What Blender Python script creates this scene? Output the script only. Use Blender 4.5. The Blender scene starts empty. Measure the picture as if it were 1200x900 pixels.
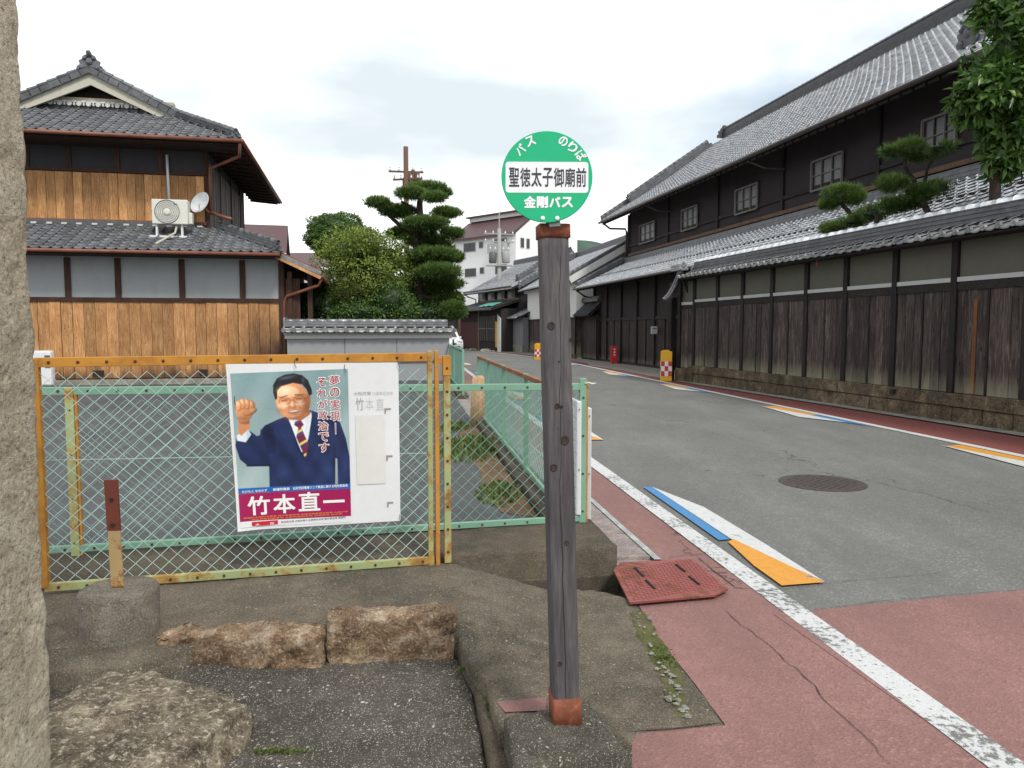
import bpy, bmesh, math, random
import numpy as np
from mathutils import Vector, Matrix, noise
from mathutils.geometry import delaunay_2d_cdt

random.seed(7)
S = bpy.context.scene
COL = S.collection
R = math.radians

# ------------------------------------------------------------------ camera
EYE = 1.55
FPX = 880.0
PITCH = math.atan(64.0 / FPX)
cam_d = bpy.data.cameras.new('camera')
cam = bpy.data.objects.new('camera', cam_d)
COL.objects.link(cam)
cam.location = (0, 0, EYE)
cam.rotation_euler = (R(90) - PITCH, 0, 0)
cam_d.sensor_width = 36.0
cam_d.lens = FPX / 1200.0 * 36.0
cam_d.clip_start = 0.05
cam_d.clip_end = 5000
S.camera = cam

# ------------------------------------------------------------------ world, sun, exposure
SUN_EL, SUN_AZ = R(50), R(150)
w = bpy.data.worlds.new('World')
S.world = w
w.use_nodes = True
nt = w.node_tree
nt.nodes.clear()
def wn(t, **k):
    n = nt.nodes.new(t)
    for a, b in k.items():
        setattr(n, a, b)
    return n
out = wn('ShaderNodeOutputWorld'); bg = wn('ShaderNodeBackground')
sky = wn('ShaderNodeTexSky', sky_type='NISHITA', sun_disc=False, sun_elevation=SUN_EL, sun_rotation=SUN_AZ)
tc = wn('ShaderNodeTexCoord')
mp = wn('ShaderNodeMapping'); mp.inputs['Scale'].default_value = (1.0, 1.0, 2.6); mp.inputs['Location'].default_value = (0.35, 0.2, 0.1)
nz = wn('ShaderNodeTexNoise'); nz.inputs['Scale'].default_value = 1.9; nz.inputs['Detail'].default_value = 7; nz.inputs['Roughness'].default_value = 0.55; nz.inputs['Distortion'].default_value = 0.25
rp = wn('ShaderNodeValToRGB'); rp.color_ramp.elements[0].position = 0.30; rp.color_ramp.elements[0].color = (0.45, 0.45, 0.45, 1); rp.color_ramp.elements[1].position = 0.48
nz2 = wn('ShaderNodeTexNoise'); nz2.inputs['Scale'].default_value = 1.5; nz2.inputs['Detail'].default_value = 5
mp2 = wn('ShaderNodeMapping'); mp2.inputs['Location'].default_value = (3.4, 1.2, 0.4); mp2.inputs['Scale'].default_value = (1, 1, 3.0)
rp2 = wn('ShaderNodeValToRGB')
CLOUD_HI = 9.0
rp2.color_ramp.elements[0].position = 0.40; rp2.color_ramp.elements[0].color = (0.50, 0.555, 0.585, 1)
rp2.color_ramp.elements[1].position = 0.64; rp2.color_ramp.elements[1].color = (1, 1, 1, 1)
sc = wn('ShaderNodeVectorMath', operation='SCALE'); sc.inputs['Scale'].default_value = CLOUD_HI
mx = wn('ShaderNodeMix', data_type='RGBA')
L = nt.links.new
L(tc.outputs['Generated'], mp.inputs['Vector']); L(mp.outputs[0], nz.inputs['Vector'])
L(tc.outputs['Generated'], mp2.inputs['Vector']); L(mp2.outputs[0], nz2.inputs['Vector'])
L(nz.outputs['Fac'], rp.inputs['Fac']); L(nz2.outputs['Fac'], rp2.inputs['Fac'])
L(rp2.outputs['Color'], sc.inputs[0])
L(rp.outputs['Color'], mx.inputs['Factor']); L(sky.outputs['Color'], mx.inputs['A']); L(sc.outputs[0], mx.inputs['B'])
L(mx.outputs['Result'], bg.inputs['Color'])
bg.inputs['Strength'].default_value = 0.10
L(bg.outputs[0], out.inputs['Surface'])

sun_d = bpy.data.lights.new('sun', 'SUN')
sun_d.energy = 1.5
sun_d.angle = R(11)
sun_d.color = (1.0, 0.96, 0.90)
sun = bpy.data.objects.new('sun', sun_d)
COL.objects.link(sun)
sdir = Vector((math.sin(SUN_AZ) * math.cos(SUN_EL), math.cos(SUN_AZ) * math.cos(SUN_EL), math.sin(SUN_EL)))
sun.rotation_euler = sdir.to_track_quat('Z', 'Y').to_euler()

S.view_settings.view_transform = 'Standard'
S.view_settings.look = 'None'
S.view_settings.exposure = 0.84
S.view_settings.gamma = 1.0
S.render.film_transparent = False
try:
    S.cycles.use_denoising = True
    S.cycles.max_bounces = 6
    S.cycles.diffuse_bounces = 3
    S.cycles.glossy_bounces = 2
    S.cycles.transmission_bounces = 3
    S.cycles.transparent_max_bounces = 8
except Exception:
    pass

# ------------------------------------------------------------------ pixel -> place (used to read real positions off the photograph)
cP, sP = math.cos(PITCH), math.sin(PITCH)
def ray(px, py):
    u = (px - 600) / FPX; v = (py - 450) / FPX
    return Vector((u, cP - v * sP, -sP - v * cP))
def G(px, py, z=0.0):
    r = ray(px, py); t = (z - EYE) / r.z
    return Vector((r.x * t, r.y * t, z))
def D(px, py, Y):
    r = ray(px, py); t = Y / r.y
    return Vector((r.x * t, Y, EYE + r.z * t))
class VPlane:
    """vertical plane through p along direction d (2D)"""
    def __init__(s, p, d):
        s.p = Vector((p[0], p[1])); s.d = Vector((d[0], d[1])).normalized(); s.n = Vector((s.d.y, -s.d.x))
    def hit(s, px, py):
        r = ray(px, py); t = s.n.dot(s.p) / (s.n.x * r.x + s.n.y * r.y)
        return Vector((r.x * t, r.y * t, EYE + r.z * t))
    def sz(s, px, py):
        h = s.hit(px, py)
        return (Vector((h.x, h.y)) - s.p).dot(s.d), h.z
    def at(s, a, z, off=0.0):
        q = s.p + s.d * a + s.n * off
        return Vector((q.x, q.y, z))
def proj(p):
    d = Vector(p) - Vector((0, 0, EYE))
    dep = d.y * cP - d.z * sP
    up = d.y * sP + d.z * cP
    if dep <= 0.05: return None
    return (600 + FPX * d.x / dep, 450 - FPX * up / dep, dep)

# ------------------------------------------------------------------ material helpers
class NB:
    def __init__(s, name):
        s.m = bpy.data.materials.new(name); s.m.use_nodes = True
        s.t = s.m.node_tree; s.t.nodes.clear()
        s.out = s.t.nodes.new('ShaderNodeOutputMaterial')
        s.b = s.t.nodes.new('ShaderNodeBsdfPrincipled')
        s.t.links.new(s.b.outputs[0], s.out.inputs['Surface'])
        s.tc = None
    def n(s, typ, ins=None, **props):
        q = s.t.nodes.new(typ)
        for k, v in props.items(): setattr(q, k, v)
        for k, v in (ins or {}).items(): s.set(q, k, v)
        return q
    def set(s, q, k, v):
        i = q.inputs[k]
        if isinstance(v, bpy.types.NodeSocket): s.t.links.new(v, i)
        else: i.default_value = v
    def coord(s, kind='Object'):
        if not s.tc: s.tc = s.n('ShaderNodeTexCoord')
        if kind == 'World': return s.n('ShaderNodeNewGeometry').outputs['Position']
        return s.tc.outputs[kind]
    def rnd(s):
        return s.n('ShaderNodeObjectInfo').outputs['Random']
    def shift(s, vec, amount=50.0):
        m = s.n('ShaderNodeMath', {0: s.rnd(), 1: amount}, operation='MULTIPLY')
        return s.n('ShaderNodeVectorMath', {0: vec, 1: m.outputs[0]}, operation='ADD').outputs[0]
    def map(s, vec, scale=(1, 1, 1), rot=(0, 0, 0)):
        return s.n('ShaderNodeMapping', {'Vector': vec, 'Scale': scale, 'Rotation': rot}).outputs[0]
    def noise(s, vec, scale, detail=5, rough=0.55, dist=0.0):
        return s.n('ShaderNodeTexNoise', {'Vector': vec, 'Scale': scale, 'Detail': detail, 'Roughness': rough, 'Distortion': dist}).outputs['Fac']
    def vor(s, vec, scale, feature='F1', out='Distance', rand=1.0):
        return s.n('ShaderNodeTexVoronoi', {'Vector': vec, 'Scale': scale, 'Randomness': rand}, feature=feature).outputs[out]
    def ramp(s, fac, stops, interp='LINEAR'):
        q = s.n('ShaderNodeValToRGB', {'Fac': fac}); cr = q.color_ramp; cr.interpolation = interp
        while len(cr.elements) < len(stops): cr.elements.new(0.5)
        for e, (p, c) in zip(cr.elements, stops):
            e.position = p
            e.color = (c, c, c, 1) if isinstance(c, (int, float)) else tuple(c) + (1,)
        return q.outputs['Color']
    def mix(s, fac, a, b, blend='MIX'):
        q = s.n('ShaderNodeMix', data_type='RGBA', blend_type=blend)
        s.set(q, 'Factor', fac)
        for k, v in (('A', a), ('B', b)):
            if not isinstance(v, bpy.types.NodeSocket): v = tuple(v) + (1,) if len(v) == 3 else v
            s.set(q, k, v)
        return q.outputs['Result']
    def math(s, op, a, b=0.0, clamp=False):
        q = s.n('ShaderNodeMath', {0: a, 1: b}, operation=op); q.use_clamp = clamp
        return q.outputs[0]
    def sep(s, vec, ax):
        return s.n('ShaderNodeSeparateXYZ', {0: vec}).outputs[ax]
    def bump(s, h, strength=0.3, dist=0.01, prev=None):
        ins = {'Height': h, 'Strength': strength, 'Distance': dist}
        if prev is not None: ins['Normal'] = prev
        return s.n('ShaderNodeBump', ins).outputs[0]
    def fin(s, color, rough=0.7, normal=None, metal=0.0, spec=0.5):
        s.set(s.b, 'Base Color', color if isinstance(color, bpy.types.NodeSocket) else tuple(color) + (1,))
        s.set(s.b, 'Roughness', rough); s.set(s.b, 'Metallic', metal)
        s.set(s.b, 'Specular IOR Level', spec)
        if normal is not None: s.set(s.b, 'Normal', normal)
        return s.m

def hsv_var(b, col, amt=0.15):
    r = b.rnd()
    v = b.n('ShaderNodeMapRange', {'Value': r, 'To Min': 1 - amt, 'To Max': 1 + amt}).outputs[0]
    return b.n('ShaderNodeHueSaturation', {'Value': v, 'Color': col}).outputs[0]

def m_asphalt(name, base, patch=0.2, seed=0.0, cracks=True, speck=0.8):
    b = NB(name); v = b.coord('World')
    v = b.n('ShaderNodeVectorMath', {0: v, 1: (seed, seed * 2, 0)}, operation='ADD').outputs[0]
    fine = 88.0
    big = b.noise(v, 0.55, 5, 0.6)
    c = b.mix(b.ramp(big, [(0.3, 0), (0.7, 1)]), [x * (1 - patch) for x in base], [x * (1 + patch) for x in base])
    sp = b.vor(v, fine, out='Color'); g = b.sep(sp, 0)
    c = b.mix(b.ramp(g, [(0.0, 0.45), (0.25, 0), (0.78, 0), (1.0, speck)]), c, b.mix(b.ramp(g, [(0.4, 0), (0.5, 1)]), [x * 0.55 for x in base], [min(1, x * 1.9) for x in base]))
    dirt = b.noise(b.map(v, (1.1, .25, 1), (0, 0, .14)), 1.6, 6, 0.65)
    c = b.mix(b.ramp(dirt, [(0.42, 0.45), (0.62, 0)]), c, [x * 0.72 for x in base])
    med = b.noise(v, 9.0, 6, 0.7)
    c = b.mix(b.ramp(med, [(0.35, 0.35), (0.6, 0)]), c, [x * 0.7 for x in base])
    h = b.vor(v, fine)
    nrm = b.bump(h, 0.8, 0.005)
    if cracks:
        wv = b.n('ShaderNodeVectorMath', {0: v, 1: b.n('ShaderNodeVectorMath', {0: b.n('ShaderNodeTexNoise', {'Vector': v, 'Scale': 2.2, 'Detail': 5.0}).outputs['Color'], 1: (0.5, 0.5, 0.0)}, operation='SUBTRACT').outputs[0]}, operation='ADD').outputs[0]
        e = b.vor(wv, 0.22, 'DISTANCE_TO_EDGE')
        cr = b.ramp(e, [(0.0, 1), (0.0035, 0.0)])
        cr = b.math('MULTIPLY', b.sep(cr, 0), b.sep(b.ramp(b.noise(v, 0.8, 3), [(0.45, 0), (0.55, 1)]), 0))
        c = b.mix(cr, c, [x * 0.35 for x in base])
    return b.fin(c, 0.88, nrm, spec=0.3)

def m_paint(name, col, under=(0.16, 0.16, 0.16), wear=0.5, scale=18.0):
    b = NB(name); v = b.coord('World')
    n1 = b.noise(v, scale, 8, 0.75); n2 = b.noise(v, 1.7, 3, 0.5)
    f = b.math('ADD', b.math('MULTIPLY', n1, 0.75), b.math('MULTIPLY', n2, 0.35))
    t = 0.74 - 0.34 * wear
    msk = b.sep(b.ramp(f, [(t, 0), (t + 0.05, 1)]), 0)
    c0 = b.mix(b.ramp(n1, [(0.3, 0), (0.7, 1)]), [x * 0.74 for x in col], col)
    gr = b.noise(v, 140.0, 3, 0.8)
    c0 = b.mix(b.ramp(gr, [(0.40, 0.45), (0.52, 0)]), c0, [x * 0.5 + u * 0.4 for x, u in zip(col, under)])
    c = b.mix(msk, c0, under)
    return b.fin(c, 0.6, b.bump(b.vor(v, 95.0), 0.3, 0.003), spec=0.35)

def m_concrete(name, base, pebble=(0.45, 0.43, 0.38), amount=0.5, scale=60.0, stain=(0.03, 0.028, 0.02), moss=0.0, bump=0.8, stain_amt=0.6, grad=False):
    b = NB(name); v = b.coord('World')
    n = b.noise(v, 1.6, 7, 0.62, 0.4)
    c = b.mix(b.ramp(n, [(0.32, stain_amt), (0.62, 0)]), base, stain)
    n3 = b.noise(v, 7.0, 6, 0.65)
    c = b.mix(b.ramp(n3, [(0.45, 0), (0.8, 0.7)]), c, [min(1, x * 1.9) for x in base])
    gn = b.noise(v, 110.0, 4, 0.85)
    c = b.mix(b.ramp(gn, [(0.34, 0.85), (0.47, 0.0)]), c, [x * 0.22 for x in base])
    c = b.mix(b.ramp(gn, [(0.54, 0.0), (0.68, 0.8)]), c, [min(1, x * 2.3) for x in base])
    wv = b.n('ShaderNodeVectorMath', {0: v, 1: b.n('ShaderNodeVectorMath', {0: b.n('ShaderNodeTexNoise', {'Vector': v, 'Scale': 60.0, 'Detail': 3.0}).outputs['Color'], 'Scale': 0.03}, operation='SCALE').outputs[0]}, operation='ADD').outputs[0]
    vn = b.n('ShaderNodeTexVoronoi', {'Vector': wv, 'Scale': scale})
    peb_h = vn.outputs['Distance']; pc = b.sep(vn.outputs['Color'], 0); pc2 = b.sep(vn.outputs['Color'], 1)
    rr_ = b.math('MULTIPLY', b.sep(vn.outputs['Color'], 2), 0.38)
    shape = b.math('MULTIPLY', b.math('SUBTRACT', b.math('ADD', rr_, 0.10), peb_h), 9.0, True)
    shape = b.math('MULTIPLY', shape, b.sep(b.ramp(b.noise(v, 2.6, 5, 0.7), [(0.35, 0.25), (0.6, 1.0)]), 0))
    keep = b.sep(b.ramp(pc, [(0.98 - 0.38 * amount, 0), (1.0 - 0.38 * amount, 1)]), 0)
    fac = b.math('MULTIPLY', shape, keep)
    pcol = b.mix(b.ramp(pc2, [(0.2, 0), (0.9, 1)]), [x * 0.5 for x in pebble], pebble)
    c = b.mix(fac, c, pcol)
    vs = b.n('ShaderNodeTexVoronoi', {'Vector': v, 'Scale': scale * 3.3})
    f2 = b.math('MULTIPLY', b.sep(b.ramp(vs.outputs['Distance'], [(0.3, 1), (0.45, 0)]), 0), b.sep(b.ramp(b.sep(vs.outputs['Color'], 1), [(0.80, 0), (0.84, 0.75 * amount + 0.1)]), 0))
    c = b.mix(f2, c, [x * 0.9 for x in pebble])
    if moss > 0:
        mn = b.noise(v, 3.3, 8, 0.7)
        c = b.mix(b.ramp(mn, [(0.62 - moss * 0.25, 0), (0.75 - moss * 0.2, 0.85)]), c, (0.075, 0.085, 0.02))
    h = b.math('ADD', b.math('MULTIPLY', fac, 0.5), b.math('MULTIPLY', b.noise(v, 45, 6, 0.7), 1.0))
    nrm = b.bump(h, bump, 0.008)
    nrm = b.bump(n3, 0.4, 0.02, nrm)
    return b.fin(c, 0.92, nrm, spec=0.25)

def m_rock(name, c1, c2, c3, scale=6.0, bump=0.9, light=(0.5, 0.47, 0.4), lamt=0.3, coord='World'):
    b = NB(name); v = b.coord(coord)
    n = b.noise(v, scale, 9, 0.68, 0.6); n2 = b.noise(v, scale * 0.35, 4, 0.5)
    c = b.ramp(n, [(0.3, c1), (0.5, c2), (0.68, c3)])
    c = b.mix(b.ramp(n2, [(0.4, 0.5), (0.65, 0)]), c, c1)
    ln = b.noise(v, scale * 4.5, 7, 0.78, 0.3)
    f = b.ramp(ln, [(0.66 - lamt * .22, 0), (0.74 - lamt * .2, 0.9)])
    c = b.mix(f, c, light)
    dk = b.noise(v, scale * 11, 6, 0.8)
    c = b.mix(b.ramp(dk, [(0.34, 0.95), (0.47, 0)]), c, [x * .35 for x in c1])
    c = b.mix(b.ramp(dk, [(0.55, 0), (0.70, 0.6)]), c, [min(1, x * 1.5) for x in c3])
    h = b.math('ADD', n, b.math('MULTIPLY', b.noise(v, scale * 9, 5, 0.7), 0.35))
    return b.fin(c, 0.9, b.bump(h, bump, 0.03), spec=0.2)

def m_wood(name, c1, c2, c3, scale=1.0, axis='Z', base_pale=None, spec=0.3, rough=0.75, knots=True, streak=None, var=0.22, bump=0.5, char=False):
    """weathered timber: grain runs along the object's own axis, each board shifted by its random number"""
    b = NB(name); v = b.shift(b.coord('Object'))
    st = {'X': (0.9, 9, 9), 'Y': (9, 0.9, 9), 'Z': (9, 9, 0.7)}[axis]
    vs = b.map(v, [x * scale for x in st])
    wn_ = b.noise(b.map(v, (2.5, 2.5, 1.2)), 1.0, 3)
    g = b.noise(vs, 3.0, 9, 0.72, 0.8)
    g2 = b.noise(vs, 14.0, 4, 0.6)
    gg = b.math('ADD', b.math('MULTIPLY', g, 0.75), b.math('MULTIPLY', g2, 0.25))
    c = b.ramp(gg, [(0.33, c1), (0.5, c2), (0.66, c3)])
    c = b.mix(b.ramp(wn_, [(0.4, 0), (0.75, 0.55)]), c, c1)
    if knots:
        kv = b.map(v, {'X': (1.0, 4, 4), 'Y': (4, 1.0, 4), 'Z': (4, 4, 1.6)}[axis])
        k = b.n('ShaderNodeTexVoronoi', {'Vector': kv, 'Scale': 1.6 * scale})
        kf = b.math('MULTIPLY', b.sep(b.ramp(k.outputs['Distance'], [(0.07, 1), (0.13, 0)]), 0), b.sep(b.ramp(b.sep(k.outputs['Color'], 0), [(0.35, 0), (0.4, 0.9)]), 0))
        c = b.mix(kf, c, [x * 0.35 for x in c1])
    if streak:
        c = b.mix(b.ramp(b.rnd(), [(0.90, 0), (0.93, 0.9)]), c, streak)
    if base_pale:
        col, z0, z1 = base_pale
        z = b.sep(b.coord('World'), 2)
        zz = b.math('ADD', z, b.math('MULTIPLY', b.noise(b.map(b.coord('World'), (6, 6, 0.7)), 2.0, 5, 0.7), -0.55))
        f = b.n('ShaderNodeMapRange', {'Value': zz, 'From Min': z0 - 0.27, 'From Max': z1 - 0.27, 'To Min': 0.85, 'To Max': 0.0}).outputs[0]
        c = b.mix(f, c, col)
    c = hsv_var(b, c, var)
    if char:   # soot and damp stains: a blackened corner of the house and a few dark feet of boards
        w_ = b.coord('World'); dist = b.n('ShaderNodeVectorMath', {0: w_, 1: (-6.7, 21.6, .55)}, operation='DISTANCE').outputs['Value']
        nn = b.noise(b.map(w_, (5, 5, .8)), 1.4, 6, .7)
        f1 = b.n('ShaderNodeMapRange', {'Value': b.math('ADD', dist, b.math('MULTIPLY', nn, 1.6)), 'From Min': 1.15, 'From Max': 2.5, 'To Min': .92, 'To Max': 0.0}).outputs[0]
        c = b.mix(f1, c, (.035, .02, .014))
        z = b.math('ADD', b.sep(w_, 2), b.math('MULTIPLY', b.noise(b.map(w_, (3, 3, .5)), 1.2, 5, .7), -1.3))
        c = b.mix(b.n('ShaderNodeMapRange', {'Value': z, 'From Min': -.45, 'From Max': -.10, 'To Min': .85, 'To Max': 0.0}).outputs[0], c, (.05, .028, .018))
    return b.fin(c, rough, b.bump(gg, bump, 0.004), spec=spec)

def m_tile(name, c, rough=0.42, var=0.25, spec=0.5, lichen=0.25):
    b = NB(name); v = b.coord('World')
    n = b.noise(v, 5.0, 6, 0.65)
    col = b.mix(b.ramp(n, [(0.35, 0), (0.7, 1)]), [x * 0.65 for x in c], [x * 1.3 for x in c])
    n2 = b.noise(v, 26.0, 5, 0.7)
    col = b.mix(b.ramp(n2, [(0.62, 0), (0.78, lichen)]), col, (0.42, 0.42, 0.38))
    col = hsv_var(b, col, var)
    return b.fin(col, b.n('ShaderNodeMapRange', {'Value': n2, 'To Min': rough - 0.1, 'To Max': rough + 0.22}).outputs[0], b.bump(n2, 0.15, 0.004), spec=spec)

def m_plaster(name, c, stain=0.2, rough=0.9, streaks=True, scol=(0.12, 0.11, 0.1)):
    b = NB(name); v = b.coord('World')
    n = b.noise(b.map(v, (1.3, 1.3, 0.5)) if streaks else v, 1.6, 7, 0.65)
    col = b.mix(b.ramp(n, [(0.45, 0), (0.85, stain)]), c, scol)
    n2 = b.noise(v, 22, 5, 0.6)
    col = b.mix(b.ramp(n2, [(0.3, 0.0), (0.8, 0.14)]), col, [x * 0.6 for x in c])
    return b.fin(col, rough, b.bump(n2, 0.12, 0.004), spec=0.2)

def m_metal_paint(name, c, rust=0.4, rc=(0.33, 0.13, 0.03), scale=7.0, rough=0.5, rc2=(0.16, 0.055, 0.02), coord='World'):
    b = NB(name); v = b.coord(coord)
    n = b.noise(v, scale, 8, 0.72, 0.5)
    n2 = b.noise(v, scale * 0.35, 3, 0.5)
    f = b.math('ADD', b.math('MULTIPLY', n, 0.65), b.math('MULTIPLY', n2, 0.35))
    t = 0.68 - 0.34 * rust
    msk = b.sep(b.ramp(f, [(t - 0.03, 0), (t + 0.05, 1)]), 0)
    rr = b.mix(b.ramp(n, [(0.45, 0), (0.7, 1)]), rc, rc2)
    col = b.mix(msk, b.mix(b.ramp(n2, [(0.3, 0), (0.7, 1)]), [x * 0.8 for x in c], c), rr)
    return b.fin(col, b.n('ShaderNodeMapRange', {'Value': msk, 'To Min': rough, 'To Max': 0.85}).outputs[0], b.bump(b.math('ADD', n, msk), 0.25, 0.003), spec=0.4)

def m_plain(name, c, rough=0.6, var=0.1, metal=0.0, spec=0.4, scale=12.0, amt=0.15):
    b = NB(name); n = b.noise(b.coord('World'), scale, 5, 0.6)
    col = b.mix(b.ramp(n, [(0.3, 0), (0.75, 1)]), [x * (1 - amt) for x in c], [min(1, x * (1 + amt)) for x in c])
    if var: col = hsv_var(b, col, var)
    return b.fin(col, rough, b.bump(n, 0.06, 0.003), metal=metal, spec=spec)

def m_leaf(name, c1, c2, c3, trans=0.3, rough=0.5, scale=2.0):
    b = NB(name)
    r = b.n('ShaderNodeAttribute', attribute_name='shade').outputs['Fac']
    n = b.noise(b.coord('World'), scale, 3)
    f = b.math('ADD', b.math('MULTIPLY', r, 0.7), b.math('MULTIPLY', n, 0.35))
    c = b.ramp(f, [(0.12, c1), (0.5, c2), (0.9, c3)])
    m = b.fin(c, rough, spec=0.35)
    tr = b.n('ShaderNodeBsdfTranslucent', {'Color': c})
    ms = b.n('ShaderNodeMixShader', {'Fac': trans})
    b.t.links.new(b.b.outputs[0], ms.inputs[1]); b.t.links.new(tr.outputs[0], ms.inputs[2])
    b.t.links.new(ms.outputs[0], b.out.inputs['Surface'])
    return m

def m_glass(name, c=(0.03, 0.035, 0.04), rough=0.08):
    b = NB(name); n = b.noise(b.coord('World'), 1.5, 2)
    return b.fin(c, rough, b.bump(n, 0.05, 0.01), spec=0.8)

# ------------------------------------------------------------------ object helpers
def setp(o, label=None, cat=None, group=None, kind=None):
    if label: o['label'] = label
    if cat: o['category'] = cat
    if group: o['group'] = group
    if kind: o['kind'] = kind
    return o
def parent_to(o, p):
    if p is not None:
        o.parent = p
        o.matrix_parent_inverse = p.matrix_basis.inverted()
    return o
def link(name, me, mats=None, parent=None, mtx=None):
    o = bpy.data.objects.new(name, me)
    if mats is not None and len(me.materials) == 0:
        for m in (mats if isinstance(mats, (list, tuple)) else [mats]): me.materials.append(m)
    COL.objects.link(o)
    if mtx is not None: o.matrix_basis = mtx
    return parent_to(o, parent)
def thing(name, loc, label, cat, group=None):
    o = bpy.data.objects.new(name, None); o.empty_display_size = 0.2
    COL.objects.link(o); o.location = loc
    return setp(o, label, cat, group)

class MB:
    def __init__(s): s.v = []; s.f = []; s.m = []; s.mi = 0
    def add(s, vs, fs):
        k = len(s.v); s.v += [tuple(x) for x in vs]; s.f += [tuple(i + k for i in f) for f in fs]; s.m += [s.mi] * len(fs)
        return s
    def quad(s, a, b, c, d): return s.add([a, b, c, d], [(0, 1, 2, 3)])
    def hexa(s, p):
        return s.add(p, [(0, 3, 2, 1), (4, 5, 6, 7), (0, 1, 5, 4), (1, 2, 6, 5), (2, 3, 7, 6), (3, 0, 4, 7)])
    def box(s, c, d, M=None):
        x, y, z = d[0] / 2, d[1] / 2, d[2] / 2
        p = [Vector(q) for q in ((-x, -y, -z), (x, -y, -z), (x, y, -z), (-x, y, -z), (-x, -y, z), (x, -y, z), (x, y, z), (-x, y, z))]
        if M is not None: p = [M @ q for q in p]
        c = Vector(c); return s.hexa([q + c for q in p])
    def bar(s, a, b, w, t, up=Vector((0, 0, 1))):
        """box bar from a to b, w across (in the up x dir sense), t along up"""
        a = Vector(a); b = Vector(b); d = (b - a).normalized(); up = Vector(up)
        if abs(d.dot(up)) > 0.98: up = Vector((0, 1, 0))
        sd = d.cross(up).normalized(); u = sd.cross(d).normalized()
        o = [(-w / 2, -t / 2), (w / 2, -t / 2), (w / 2, t / 2), (-w / 2, t / 2)]
        p = [a + sd * x + u * y for x, y in o] + [b + sd * x + u * y for x, y in o]
        return s.add(p, [(0, 1, 2, 3), (7, 6, 5, 4), (0, 4, 5, 1), (1, 5, 6, 2), (2, 6, 7, 3), (3, 7, 4, 0)])
    def tube(s, pts, r, n=8, cap=True):
        pts = [Vector(p) for p in pts]; rr = r if isinstance(r, (list, tuple)) else [r] * len(pts)
        k = len(s.v); prev = None
        for i, p in enumerate(pts):
            d = (pts[min(i + 1, len(pts) - 1)] - pts[max(i - 1, 0)]).normalized()
            if prev is None:
                a = Vector((0, 0, 1)) if abs(d.z) < 0.9 else Vector((1, 0, 0))
                u = d.cross(a).normalized()
            else:
                u = (prev - d * prev.dot(d)).normalized()
            prev = u; w_ = d.cross(u)
            for j in range(n):
                an = 2 * math.pi * j / n
                s.v.append(tuple(p + (u * math.cos(an) + w_ * math.sin(an)) * rr[i]))
        for i in range(len(pts) - 1):
            for j in range(n):
                s.f.append((k + i * n + j, k + i * n + (j + 1) % n, k + (i + 1) * n + (j + 1) % n, k + (i + 1) * n + j)); s.m.append(s.mi)
        if cap:
            s.f.append(tuple(k + j for j in reversed(range(n)))); s.m.append(s.mi)
            e = k + (len(pts) - 1) * n; s.f.append(tuple(e + j for j in range(n))); s.m.append(s.mi)
        return s
    def lathe(s, c, prof, n=16, M=None):
        """profile of (r, z) about z axis"""
        k = len(s.v); c = Vector(c)
        for r, z in prof:
            for j in range(n):
                a = 2 * math.pi * j / n; p = Vector((r * math.cos(a), r * math.sin(a), z))
                if M is not None: p = M @ p
                s.v.append(tuple(c + p))
        for i in range(len(prof) - 1):
            for j in range(n):
                s.f.append((k + i * n + j, k + i * n + (j + 1) % n, k + (i + 1) * n + (j + 1) % n, k + (i + 1) * n + j)); s.m.append(s.mi)
        s.f.append(tuple(k + j for j in reversed(range(n)))); s.m.append(s.mi)
        e = k + (len(prof) - 1) * n; s.f.append(tuple(e + j for j in range(n))); s.m.append(s.mi)
        return s
    def prism(s, poly, vec):
        """extrude a 3D polygon by vec"""
        n = len(poly); poly = [Vector(p) for p in poly]; vec = Vector(vec)
        p = poly + [q + vec for q in poly]
        return s.add(p, [tuple(reversed(range(n))), tuple(range(n, 2 * n))] + [(i, (i + 1) % n, n + (i + 1) % n, n + i) for i in range(n)])
    def mesh(s, name, smooth=False):
        me = bpy.data.meshes.new(name); me.from_pydata(s.v, [], s.f)
        if any(s.m): me.polygons.foreach_set('material_index', s.m)
        bm = bmesh.new(); bm.from_mesh(me); bmesh.ops.recalc_face_normals(bm, faces=bm.faces); bm.to_mesh(me); bm.free()
        if smooth: me.shade_smooth()
        me.update(); return me
    def build(s, name, mat, parent=None, smooth=False, bevel=0.0, center=True):
        me = s.mesh(name, smooth)
        mtx = None
        if center and len(s.v):
            a = np.array(s.v); c = (a.min(0) + a.max(0)) / 2
            if parent is None or True:
                z = a[:, 2].min()
                c = Vector((c[0], c[1], z)); me.transform(Matrix.Translation(-c)); mtx = Matrix.Translation(c)
        o = link(name, me, mat, parent, mtx)
        if bevel > 0:
            md = o.modifiers.new('bevel', 'BEVEL'); md.width = bevel; md.segments = 2; md.limit_method = 'ANGLE'
        return o

def frame_mtx(o, u, v, n):
    m = Matrix.Identity(4)
    for i, a in enumerate((u, v, n)):
        for j in range(3): m[j][i] = a[j]
    for j in range(3): m[j][3] = o[j]
    return m

def sheet(name, poly, z=0.0, mat=None, kind='structure', parent=None, res=None):
    me = bpy.data.meshes.new(name)
    me.from_pydata([(p[0], p[1], z) for p in poly], [], [tuple(range(len(poly)))])
    bm = bmesh.new(); bm.from_mesh(me)
    bmesh.ops.recalc_face_normals(bm, faces=bm.faces)
    bm.faces.ensure_lookup_table()
    if bm.faces[0].normal.z < 0: bmesh.ops.reverse_faces(bm, faces=bm.faces)
    bmesh.ops.triangulate(bm, faces=bm.faces); bm.to_mesh(me); bm.free()
    o = link(name, me, mat, parent)
    if kind: o['kind'] = kind
    return o

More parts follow.
